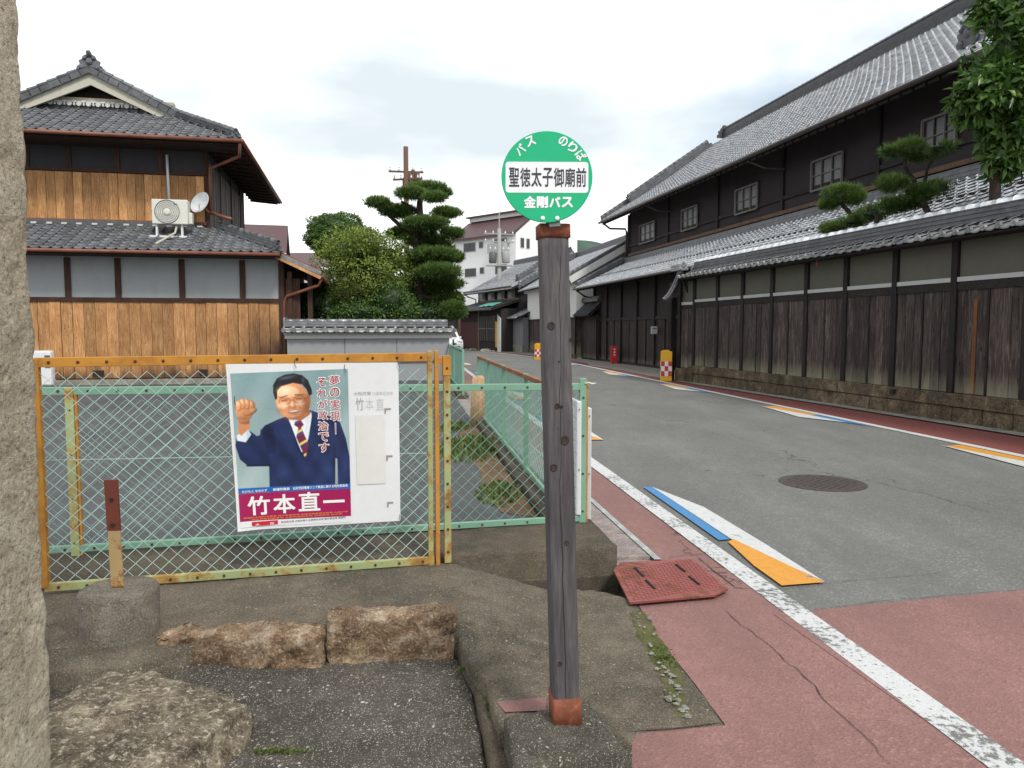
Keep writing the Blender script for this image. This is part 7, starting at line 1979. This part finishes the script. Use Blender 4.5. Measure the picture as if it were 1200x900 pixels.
# houses behind the timber house
def small_house(label, x0, x1_, y, dz, z0, zr, gable, wallm, roofm, yaw=.2):
    p = Vector((x0, y, 0)); d = Vector((1, yaw, 0)).normalized(); i_ = Vector((-d.y, d.x, 0)); L_ = x1_ - x0
    o = thing('house', p + d * L_ / 2 + i_ * dz / 2, label, 'house')
    def K_(a, b, z): q = p + d * a + i_ * b; return Vector((q.x, q.y, z))
    q = MB(); q.hexa([K_(0, 0, 0), K_(L_, 0, 0), K_(L_, dz, 0), K_(0, dz, 0), K_(0, 0, z0), K_(L_, 0, z0), K_(L_, dz, z0), K_(0, dz, z0)])
    if gable == 'x': q.prism([K_(L_, 0, z0), K_(L_, dz, z0), K_(L_, dz / 2, zr)], -d * .1)
    q.build('wall', wallm, o)
    q = MB(); e = .5
    sl_ = (zr - z0) / (dz / 2)
    for b0_, b1_ in ((-e, dz / 2), (dz + e, dz / 2)):
        q.hexa([K_(-e, b0_, z0 - sl_ * e), K_(L_ + e, b0_, z0 - sl_ * e), K_(L_ + e, b1_, zr), K_(-e, b1_, zr), K_(-e, b0_, z0 - sl_ * e + .15), K_(L_ + e, b0_, z0 - sl_ * e + .15), K_(L_ + e, b1_, zr + .15), K_(-e, b1_, zr + .15)])
    q.build('roof', roofm, o); q = MB(); q.bar(K_(-e, -e - .02, z0 - sl_ * e + .07), K_(L_ + e, -e - .02, z0 - sl_ * e + .07), .1, .2); q.build('fascia', M['lime'], o)
    for k in range(3):
        a = L_ * (.2 + .28 * k); q = MB(); q.hexa([K_(a, -.03, z0 - 1.7), K_(a + 1, -.03, z0 - 1.7), K_(a + 1, .05, z0 - 1.7), K_(a, .05, z0 - 1.7), K_(a, -.03, z0 - .7), K_(a + 1, -.03, z0 - .7), K_(a + 1, .05, z0 - .7), K_(a, .05, z0 - .7)]); q.build('window', M['pane'], o)
    return o
hb = D(306, 275, 46); he = D(333, 275, 46)
small_house('brown roofed house with a beige gable, just showing past the eave of the timber house', hb.x - 4, he.x - .6, 46, 5.5, 6.4, 8.2, 'x', m_plaster('beige_render', (.42, .37, .30), .15), M['maroon_roof'], .25)
hb = D(318, 300, 58); he = D(398, 300, 58)
small_house('long white house with a flat brown roof edge behind the round trees', hb.x, he.x + 1.5, 58, 7, 6.3, 7.6, 'n', M['lime'], M['maroon_roof'], .0)
hb = D(492, 345, 62)
small_house('distant house with a low grey roof seen between the pine and the white block', hb.x, D(532, 345, 62).x, 62, 6, 3.2, 4.9, 'x', M['brownish'], M['tile_pale'], .1)
bw = D(527, 385, 64); brw = box_thing('house', 'plain brown walled building at the bend beside the white car', 'house', [Vector((bw.x - .5, 64, 0)), Vector((bw.x + 1.2, 64, 0)), Vector((bw.x + 1.2, 68, 0)), Vector((bw.x - .5, 68, 0))], 0, 3.4, M['brownish'])
q = MB(); q.box((bw.x + .3, 66, 3.5), (2.3, 4.6, .15)); q.build('roof', M['maroon_roof'], brw)

# ------------------------------------------------------------------ white car at the bend
M['car_white'] = m_plain('car_white_paint', (.66, .68, .70), .2, 0, amt=.01, spec=.6); M['tyre'] = m_plain('tyre_rubber', (.02, .02, .02), .8, 0); M['lampglass'] = m_plain('headlight_glass', (.5, .55, .58), .1, 0, spec=.8)
cp = G(523.5, 412.5); cp = Vector((-4.55, 50.5, 0))
car = thing('car', cp, 'white car facing the camera, half hidden by the end of the garden wall', 'car')
cm = Matrix.Translation(cp) @ Matrix.Rotation(.28, 4, 'Z')
prof = [(-2.0, .35), (-2.05, .62), (-1.95, .88), (-1.0, 1.02), (-.45, 1.48), (1.0, 1.52), (1.75, 1.05), (2.05, .95), (2.1, .40)]   # y (front negative), z
V = []; F = []
xs = [-.86, -.80, -.45, 0, .45, .80, .86]
for xi, x in enumerate(xs):
    for (y, z) in prof:
        k = 1 - .12 * max(0, (z - 1.0) / .5) ; bow = -.10 * (1 - (x / .86) ** 2) * (1 if y < 0 else -1) * (1 if z < 1.0 else .3)
        V.append(cm @ Vector((x * k, y + bow, z - (.05 if abs(x) > .82 else 0))))
n = len(prof)
for xi in range(len(xs) - 1):
    for k in range(n - 1): F.append((xi * n + k, xi * n + k + 1, (xi + 1) * n + k + 1, (xi + 1) * n + k))
    F.append((xi * n + n - 1, xi * n, (xi + 1) * n, (xi + 1) * n + n - 1))
F.append(tuple(range(n))); F.append(tuple((len(xs) - 1) * n + k for k in reversed(range(n))))
q = MB(); q.add(V, F); q.build('body', M['car_white'], car, smooth=False, bevel=.03)
def cbx(c, d, m, nme): q = MB(); q.box(cm @ Vector(c), d, (cm.to_3x3())); return q.build(nme, m, car, bevel=.01)
q = MB(); q.add([cm @ Vector(p) for p in ((-.66, -1.02, 1.06), (.66, -1.02, 1.06), (.58, -.50, 1.46), (-.58, -.50, 1.46))], [(0, 1, 2, 3)]); q.build('windscreen', M['pane'], car, center=False)
for sx in (-1, 1):
    cbx((sx * .62, -2.04, .76), (.34, .08, .15), M['lampglass'], 'headlight'); cbx((sx * .93, -.75, 1.02), (.14, .12, .12), M['car_white'], 'mirror')
    for yy in (-1.3, 1.35):
        q = MB(); q.lathe(cm @ Vector((sx * .78, yy, .32)), [(.30, -.10), (.32, -.05), (.32, .05), (.30, .10)], 18, cm.to_3x3() @ Matrix.Rotation(R(90), 3, 'Y')); w_o = q.build('wheel', M['tyre'], car, smooth=True)
cbx((0, -2.10, .62), (.8, .06, .14), M['ac_grille'], 'grille'); cbx((0, -2.10, .42), (1.3, .06, .12), M['ac_grille'], 'lower_grille'); cbx((0, -2.15, .50), (.34, .02, .12), M['white_board'], 'number_plate')
# rubble at the foot of the old shop
q = MB()
for k in range(14):
    c = LP2.at(random.uniform(.5, 6), 0, random.uniform(.2, .9)); s_ = random.uniform(.1, .28); q.lathe(c, [(s_, 0), (s_ * .9, s_ * .4), (s_ * .4, s_ * .7)], 6, Matrix.Rotation(random.random() * .5, 3, 'X'))
setp(q.build('rubble', M['pale_conc']), 'heap of pale stones at the foot of the old shop house', 'rubble', kind='stuff')

# ------------------------------------------------------------------ hills
M['hill'] = None
b_ = NB('hill_forest'); n1 = b_.noise(b_.coord('World'), .03, 6, .65); M['hill'] = b_.fin(b_.mix(b_.ramp(n1, [(.35, 0), (.65, 1)]), (.05, .085, .07), (.085, .13, .10)), .95, b_.bump(n1, 1.0, 8.0), spec=.05)  # muted bluish green: distance haze put into the forest colour
def hill(label, pts, Y, seed, depth=260, mat=None):
    """ridge line given as photograph positions at distance Y; a rounded back behind it and a slope in front"""
    V = []; F = []; n = 60; m = 10; xs_ = np.array([p[0] for p in pts]); ys_ = np.array([p[1] for p in pts])
    for i in range(n + 1):
        px = xs_[0] + (xs_[-1] - xs_[0]) * i / n; py = float(np.interp(px, xs_, ys_)); t = D(px, py, Y)
        for j in range(m + 1):
            f = j / m; y = Y - depth / 2 + depth * f; h = t.z * math.sin(math.pi * min(1, max(0, f))) ** .8
            k = noise.fractal(Vector((t.x * .012, y * .012, seed)), 1, 2, 4) * .05 * t.z
            V.append((t.x * (y / Y) if False else t.x, y, max(-1, h + k * (1 if 0 < j < m else 0))))
    for i in range(n):
        for j in range(m): a = i * (m + 1) + j; F.append((a, a + 1, a + m + 2, a + m + 1))
    me = bpy.data.meshes.new('hill'); me.from_pydata(V, [], F); me.shade_smooth(); o = link('hill', me, M['hill']); o['kind'] = 'structure'; o['label'] = label
hill('wooded hill', [(560, 330), (610, 310), (650, 290), (668, 281), (690, 283), (712, 287), (740, 292), (800, 296), (900, 330), (1000, 350)], 900, 1.0)
hill('wooded hill', [(430, 384), (480, 335), (505, 303), (530, 290), (560, 297), (610, 345)], 420, 5.0, 160)
# ------------------------------------------------------------------ vegetation
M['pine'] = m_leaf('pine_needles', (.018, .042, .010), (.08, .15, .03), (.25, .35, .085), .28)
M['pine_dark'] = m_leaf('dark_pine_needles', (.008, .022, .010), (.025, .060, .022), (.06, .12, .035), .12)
M['yellow_leaf'] = m_leaf('yellow_green_leaves', (.08, .13, .025), (.22, .30, .06), (.40, .46, .12), .42)
M['dome_leaf'] = m_leaf('clipped_green_leaves', (.04, .085, .02), (.10, .18, .04), (.18, .28, .07), .3)
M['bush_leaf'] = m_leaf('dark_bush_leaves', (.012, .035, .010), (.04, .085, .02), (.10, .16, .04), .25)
M['big_leaf'] = m_leaf('glossy_tree_leaves', (.014, .040, .010), (.06, .13, .026), (.17, .28, .06), .35, rough=.35)
M['weed'] = m_leaf('weed_leaves', (.04, .07, .015), (.10, .15, .03), (.2, .22, .07), .3)
M['bark'] = m_rock('grey_bark', (.05, .04, .03), (.12, .095, .075), (.2, .165, .13), 9, .8, (.25, .22, .18), .05)
M['bark_dark'] = m_rock('dark_pine_bark', (.02, .014, .012), (.05, .036, .03), (.10, .075, .06), 9, .8, (.12, .1, .08), .05)
RNG = np.random.default_rng(11)
def rand_dirs(n):
    v = RNG.normal(size=(n, 3)); return v / np.linalg.norm(v, axis=1)[:, None]
def leaf_mesh(name, blobs, size, mat, parent, style='leaf', per=400, gap=.0, gfreq=2.0, shell=.55, up=.3):
    """many small leaves spread through the crown's volumes. blobs: (centre, (rx, ry, rz)[, density])"""
    VV = []; FF = []; SH = []; base = 0
    for bl in blobs:
        c, r_ = np.array(bl[0]), np.array(bl[1]); n = int(per * (bl[2] if len(bl) > 2 else 1.0))
        d = rand_dirs(n); rad = (shell + (1 - shell) * RNG.random(n)) ** .8
        lump = 1 + .14 * np.array([noise.noise(Vector(x * 2.6) + Vector((c[0], c[1], c[2]))) for x in d]) * 2
        P = c + d * r_ * (rad * lump)[:, None]
        if gap > 0:
            g = np.array([noise.noise(Vector(p * gfreq)) for p in P]); keep = g > -(.5 - gap); P = P[keep]; d = d[keep]; n = len(P)
        nrm = d / r_; nrm /= np.linalg.norm(nrm, axis=1)[:, None]
        if style == 'needle':
            k = 7; Pn = np.repeat(P, k, 0); N_ = np.repeat(nrm, k, 0)
            dr = N_ * .7 + rand_dirs(n * k) * .75 + np.array([0, 0, up]); dr /= np.linalg.norm(dr, axis=1)[:, None]
            side = np.cross(dr, rand_dirs(n * k)); side /= np.linalg.norm(side, axis=1)[:, None]
            L_ = size[0] * (.7 + .6 * RNG.random(n * k))[:, None]
            a = Pn - side * size[1] / 2; b = Pn + side * size[1] / 2; t = Pn + dr * L_
            V = np.stack([a, b, t], 1).reshape(-1, 3); m = n * k
            F = np.arange(m * 3).reshape(-1, 3)
            s = np.repeat(np.clip(.12 + .12 * np.repeat(nrm[:, 2], k) + .75 * RNG.random(m) ** 1.3, 0, 1), 3)  # upward-facing needles lighter: light from above painted into the tone, rest random
        else:
            dr = rand_dirs(n) * .9 + nrm * .5 + np.array([0, 0, up]); dr /= np.linalg.norm(dr, axis=1)[:, None]
            nn = nrm * .8 + rand_dirs(n) * .7 + np.array([0, 0, .5]); side = np.cross(dr, nn); side /= np.linalg.norm(side, axis=1)[:, None]
            nl = np.cross(side, dr)
            L_ = size[0] * (.6 + .7 * RNG.random(n))[:, None]; W_ = size[1] * (.7 + .5 * RNG.random(n))[:, None]
            a = P; t = P + dr * L_ - nl * L_ * .12; m1 = P + dr * L_ * .45 + side * W_ / 2 + nl * W_ * .18; m2 = P + dr * L_ * .45 - side * W_ / 2 + nl * W_ * .18
            V = np.stack([a, m1, t, m2], 1).reshape(-1, 3); i0 = np.arange(n)[:, None] * 4
            F = np.concatenate([i0 + np.array([[0, 1, 2]]), i0 + np.array([[0, 2, 3]])], 0)
            s = np.repeat(np.clip(.15 + .7 * RNG.random(n), 0, 1), 4)
        VV.append(V); FF.append(F + base); SH.append(s); base += len(V)
    V = np.concatenate(VV); F = np.concatenate(FF); s = np.concatenate(SH)
    c = V.mean(0); me = bpy.data.meshes.new(name)
    me.vertices.add(len(V)); me.vertices.foreach_set('co', (V - c).reshape(-1))
    me.loops.add(len(F) * 3); me.loops.foreach_set('vertex_index', F.reshape(-1)); me.polygons.add(len(F)); me.polygons.foreach_set('loop_start', np.arange(len(F)) * 3)
    me.update(calc_edges=True)
    at = me.attributes.new('shade', 'FLOAT', 'POINT'); at.data.foreach_set('value', s.astype(np.float32))
    return link(name, me, mat, parent, Matrix.Translation(Vector(c)))
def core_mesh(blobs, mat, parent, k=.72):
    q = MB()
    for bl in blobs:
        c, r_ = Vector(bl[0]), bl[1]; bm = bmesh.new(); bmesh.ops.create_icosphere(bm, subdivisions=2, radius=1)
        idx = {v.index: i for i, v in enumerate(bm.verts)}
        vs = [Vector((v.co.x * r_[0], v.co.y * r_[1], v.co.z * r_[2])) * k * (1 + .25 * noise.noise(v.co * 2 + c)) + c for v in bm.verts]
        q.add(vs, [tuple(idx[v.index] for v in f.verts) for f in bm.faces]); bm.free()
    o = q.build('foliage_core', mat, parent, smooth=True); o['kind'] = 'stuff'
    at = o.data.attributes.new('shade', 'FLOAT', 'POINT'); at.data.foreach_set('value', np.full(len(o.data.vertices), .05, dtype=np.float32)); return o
def blob(px, py, rx, ry, Y, rd=None, dens=1.0):
    c = D(px, py, Y); k = Y / FPX; return (tuple(c), (rx * k, (rd or rx * .8) * k, ry * k), dens)
def limbs(parent, paths, mat, name='trunk'):
    for i, (pts, r0, r1) in enumerate(paths):
        n = len(pts); q = MB(); P = []
        for k in range(n - 1):
            for s in range(4): P.append(Vector(pts[k]).lerp(Vector(pts[k + 1]), s / 4) + Vector((noise.noise(Vector((k + s / 4, i * 3.1, 0))), 0, 0)) * r0 * .8)
        P.append(Vector(pts[-1])); m = len(P)
        q.tube(P, [r0 + (r1 - r0) * k / (m - 1) for k in range(m)], 9); q.build(name if i == 0 else 'limb', mat, parent, smooth=True)

# tall cloud-pruned pine
YP = 26.0
pine = thing('pine_tree', D(491, 372, YP) * 1.0, 'tall cloud pruned pine with flat dark green pads rising behind the grey garden wall', 'pine tree')
pads = [(443, 238, 15, 8, -.3), (467, 248, 21, 10, .2), (482, 227, 18, 9, -.4), (500, 221, 23, 9, .3), (515, 226, 14, 8, .5), (523, 250, 18, 8, .2), (500, 262, 28, 10, -.5), (467, 274, 14, 9, .6), (530, 274, 14, 8, 0), (497, 281, 26, 11, .3), (507, 299, 30, 12, -.3), (533, 302, 11, 9, .4), (487, 311, 21, 10, .7), (514, 319, 27, 13, -.6), (521, 333, 23, 11, .2), (497, 344, 23, 11, .6), (509, 232, 14, 7, -.8), (455, 245, 12, 7, .6), (487, 268, 20, 10, .9), (514, 288, 18, 9, .8)]
pb_l = [blob(a, b, c * 1.0, d * .66, YP + e * 1.3, dens=max(.4, c * d / 180)) for a, b, c, d, e in pads]
low = [blob(530, 364, 16, 10, YP - .6), blob(527, 350, 14, 9, YP + .4), blob(508, 360, 22, 12, YP + .3), blob(483, 365, 20, 12, YP + .6)]
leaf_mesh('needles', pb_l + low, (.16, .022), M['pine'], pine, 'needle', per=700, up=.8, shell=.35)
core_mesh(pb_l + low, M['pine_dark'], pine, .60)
T = lambda px, py, dy=0: D(px, py, YP + dy)
limbs(pine, [([T(494, 380), T(490, 345), T(495, 310), T(487, 280), T(492, 250), T(496, 225)], .23, .09), ([T(488, 275), T(470, 265), T(452, 248)], .10, .05), ([T(492, 250), T(478, 240), T(470, 236)], .08, .04), ([T(490, 285), T(510, 270), T(522, 256)], .09, .04), ([T(494, 310), T(515, 305), T(530, 303)], .08, .04), ([T(492, 330), T(508, 326), T(522, 322)], .08, .04), ([T(490, 345), T(505, 350), T(520, 350)], .08, .04)], M['bark_dark'])
# clipped dome tree behind, light crowned tree in front of it
YD2 = 28
dome = thing('clipped_tree', D(397, 372, YD2), 'dome shaped clipped evergreen showing behind the lighter many stemmed tree', 'tree')
bl = [blob(396, 275, 36, 25, YD2), blob(384, 282, 22, 18, YD2 - .5)]
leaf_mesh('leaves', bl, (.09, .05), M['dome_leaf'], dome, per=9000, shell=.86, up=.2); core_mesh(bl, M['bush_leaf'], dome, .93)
limbs(dome, [([D(400, 378, YD2), D(399, 330, YD2), D(397, 285, YD2)], .14, .08)], M['bark'])
YL = 25.3
lt = thing('broadleaf_tree', D(402, 376, YL), 'many stemmed tree with a rounded yellow green crown beside the tall pine', 'tree')
bl = [blob(412, 292, 44, 27, YL), blob(388, 312, 24, 26, YL - .3, dens=.7), blob(448, 300, 34, 27, YL + .2), blob(428, 322, 42, 26, YL - .4), blob(466, 316, 24, 30, YL + .4, dens=.8), blob(400, 345, 18, 14, YL, dens=.3), blob(448, 342, 26, 18, YL, dens=.6), blob(425, 283, 26, 16, YL - .6, dens=.6)]
leaf_mesh('leaves', bl, (.105, .055), M['yellow_leaf'], lt, per=2600, gap=.22, gfreq=2.3, shell=.45, up=.2)
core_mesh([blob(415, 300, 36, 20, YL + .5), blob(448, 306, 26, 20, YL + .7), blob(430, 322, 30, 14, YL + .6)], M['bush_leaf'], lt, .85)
TL = lambda px, py, dy=0: D(px, py, YL + dy)
limbs(lt, [([TL(399, 380), TL(402, 350), TL(410, 325), TL(420, 295)], .085, .03), ([TL(404, 380), TL(409, 355), TL(414, 335), TL(405, 300)], .06, .025), ([TL(400, 360), TL(396, 340), TL(385, 315)], .05, .02), ([TL(418, 378), TL(430, 358), TL(452, 347), TL(444, 338), TL(440, 315)], .05, .025), ([TL(412, 378), TL(422, 352), TL(440, 330), TL(458, 305)], .05, .02), ([TL(426, 372), TL(445, 360), TL(454, 352)], .03, .02)], M['bark'])
# shrubs behind the wall: each a plant
def shrub(label, bls, Y, mat, per=1500, size=(.10, .05), core=.8, gap=.12):
    p = D(bls[0][0], 378, Y); o = thing('shrub', Vector((p.x, p.y, 0)), label, 'shrub', )
    b_ = [blob(a, b, c, d, Y + (e if len(x) > 4 else 0)) for x in bls for a, b, c, d, *r in [x] for e in [r[0] if r else 0]]
    leaf_mesh('leaves', b_, size, mat, o, per=per, gap=gap, shell=.6); core_mesh(b_, M['bush_leaf'], o, core)
    q = Vector((p.x, p.y, 0)); limbs(o, [([q, q + Vector((0, 0, 1.2))], .05, .03)], M['bark']); return o
shrub('dark evergreen shrub filling the corner between the lean-to and the tree stems', [(366, 356, 26, 22), (352, 368, 22, 14), (380, 366, 22, 14)], 25.0, M['bush_leaf'])
shrub('bright green shrub below the light tree, its top just above the wall', [(420, 366, 26, 16), (404, 370, 18, 12)], 24.6, M['dome_leaf'])
shrub('broad leafy green shrub between the light tree and the pine', [(458, 352, 26, 24), (446, 366, 24, 14), (474, 364, 20, 16)], 24.9, M['dome_leaf'])
shrub('rounded clipped pine shrub at the right end of the garden wall', [(531, 352, 13, 11), (524, 364, 16, 12), (538, 366, 9, 8)], 26.4, M['pine'])
shrub('low dark shrub at the foot of the tall pine', [(500, 367, 24, 13), (482, 360, 16, 16)], 25.6, M['bush_leaf'])
shrub('dark tall shrub in shade behind the light tree', [(440, 350, 40, 28), (400, 352, 30, 26), (478, 345, 18, 24)], 28.6, M['bush_leaf'], per=2600, size=(.12, .07), core=.9)
# pines rising over the boarded wall
def wall_pine(label, bls, Y, trunk, per=420, Lf=.12):
    p = D(trunk[0][0], trunk[0][1], Y); o = thing('pine_tree', Vector((p.x, p.y, 0)), label, 'pine tree')
    b_ = [blob(a, b, c * .95, d * .8, Y + e) for a, b, c, d, e in bls]
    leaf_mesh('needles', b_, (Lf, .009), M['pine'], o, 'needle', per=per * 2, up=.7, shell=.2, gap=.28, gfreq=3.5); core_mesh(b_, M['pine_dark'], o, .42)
    tp = [D(a, b, Y) for a, b in trunk]; limbs(o, [([Vector((tp[0].x, tp[0].y, 0)), tp[0]] + tp[1:], .07, .03)], M['bark_dark']); return o, b_
wall_pine('small pruned pine with one rounded pad, leftmost of those above the boarded wall', [(988, 226, 25, 10, 0), (972, 240, 12, 6, .1), (1000, 232, 14, 8, -.1)], 16.3, [(1004, 262), (996, 250), (986, 238), (978, 240)])
wp, _ = wall_pine('larger pruned pine with several pads, between the small pine and the broadleaf tree', [(1064, 174, 27, 11, 0), (1096, 174, 24, 9, .1), (1043, 178, 11, 6, 0), (1046, 216, 20, 11, -.1), (1080, 226, 18, 11, 0), (1103, 222, 21, 11, .1), (1078, 182, 22, 8, .2)], 14.4, [(1088, 250), (1082, 228), (1072, 215), (1064, 203), (1060, 186)])
limbs(wp, [([D(1082, 216, 14.4), D(1086, 200, 14.4), D(1096, 184, 14.4)], .035, .018), ([D(1072, 215, 14.4), D(1055, 218, 14.4)], .03, .015)], M['bark_dark'])
wall_pine('low spreading juniper lying along the top of the boarded wall below the pines', [(976, 268, 16, 7, 1.5), (1000, 260, 18, 8, 1.0), (1022, 251, 20, 10, .6), (1045, 242, 20, 11, .2), (1066, 238, 16, 9, 0)], 14.8, [(1030, 270), (1028, 256), (1026, 250)], per=360)
# broadleaf tree over the wall at the picture edge
YB = 12.4
bt = thing('broadleaf_tree', D(1165, 230, YB), 'large leaved green tree overhanging the top right, in front of the merchant house roof', 'tree')
bl = [blob(1192, 40, 50, 50, YB), blob(1170, 108, 44, 40, YB - .2), blob(1192, 150, 42, 40, YB), blob(1240, 90, 70, 90, YB + .3), blob(1166, 24, 26, 34, YB + .1, dens=.6), blob(1140, 120, 22, 22, YB - .1, dens=.35), blob(1240, 0, 80, 60, YB + .2), blob(1180, 186, 24, 20, YB, dens=.4)]
leaf_mesh('leaves', bl, (.20, .09), M['big_leaf'], bt, per=1500, gap=.34, gfreq=2.0, shell=.4, up=-.45)
core_mesh([blob(1205, 50, 34, 38, YB + .3), blob(1196, 140, 26, 30, YB + .3), blob(1240, 90, 50, 70, YB + .4), blob(1175, 110, 26, 26, YB + .3)], M['bush_leaf'], bt, .9)
limbs(bt, [([Vector((D(1166, 230, YB).x, YB, 0)), D(1166, 215, YB), D(1170, 150, YB), D(1190, 80, YB)], .10, .05), ([D(1168, 180, YB), D(1150, 130, YB), D(1140, 110, YB)], .04, .015), ([D(1170, 150, YB), D(1180, 60, YB), D(1165, 20, YB)], .05, .02)], M['bark_dark'])
# weeds
def weeds(label, cx, cy, rx, ry, n, h, mat=None, z=.02):
    q = MB()
    for k in range(n):
        a = random.uniform(0, 6.28); rr = random.random() ** .6; x = cx + math.cos(a) * rr * rx; y = cy + math.sin(a) * rr * ry
        hh = h * random.uniform(.35, 1) * (1.1 - rr * .7); l = Vector((random.gauss(0, .35), random.gauss(0, .35), 1)).normalized(); w_ = random.uniform(.004, .010) * (2 if h > .12 else 1)
        s = Vector((random.gauss(0, 1), random.gauss(0, 1), 0)).normalized() * w_; p = Vector((x, y, z)); m_ = p + l * hh * .6 + s * .2; t = p + l * hh + Vector((l.x, l.y, -.3)) * hh * .3
        q.add([p - s * .4, p + s * .4, m_ + s, m_ - s, t], [(0, 1, 2, 3), (3, 2, 4)])
    me = q.mesh('grass'); at = me.attributes.new('shade', 'FLOAT', 'POINT'); at.data.foreach_set('value', np.repeat(RNG.random(n).astype(np.float32), 5))
    o = link('weeds', me, mat or M['weed']); setp(o, label, 'weeds', kind='stuff'); return o
dirt = [(sidex(y) - .14, y) for y in (6.0, 7, 8, 9, 10, 11, 12)] + [(sidex(y) - random.uniform(.30, .5), y) for y in (12, 11, 10, 9, 8, 7, 6.2)]
sheet('dirt_strip', dirt, 0.024, m_concrete('leafy_dirt', (.15, .09, .05), pebble=(.3, .2, .1), amount=.6, scale=40, moss=.15))
weeds('dense green weeds growing along the inner foot of the street fence', sidex(9.4) - .42, 9.5, .42, 1.0, 700, .24)
weeds('smaller weed patch inside the fence nearer the gate', sidex(7.0) - .35, 6.9, .22, .5, 260, .14)
weeds('thin weeds beside the tan stake at the fence end', sidex(11.6) - .5, 11.6, .3, .6, 350, .14)
g1_ = G(575, 815, .0); weeds('grass sprouting from the curved crack left of the concrete block', g1_.x, g1_.y, .03, .10, 60, .035, z=-.04)
g1_ = G(325, 882, -.1); weeds('few bright grass blades in the crack beside the boulder', g1_.x, g1_.y, .14, .018, 90, .035, z=-.10)
g1_ = G(540, 776, .0); weeds('tiny grass tuft at the corner of the orange kerb stone', g1_.x, g1_.y, .02, .02, 30, .03, z=-.04)
g1_ = G(778, 770, .02); weeds('moss blades in the broken slab edge', g1_.x, g1_.y, .06, .16, 220, .018, z=.02)
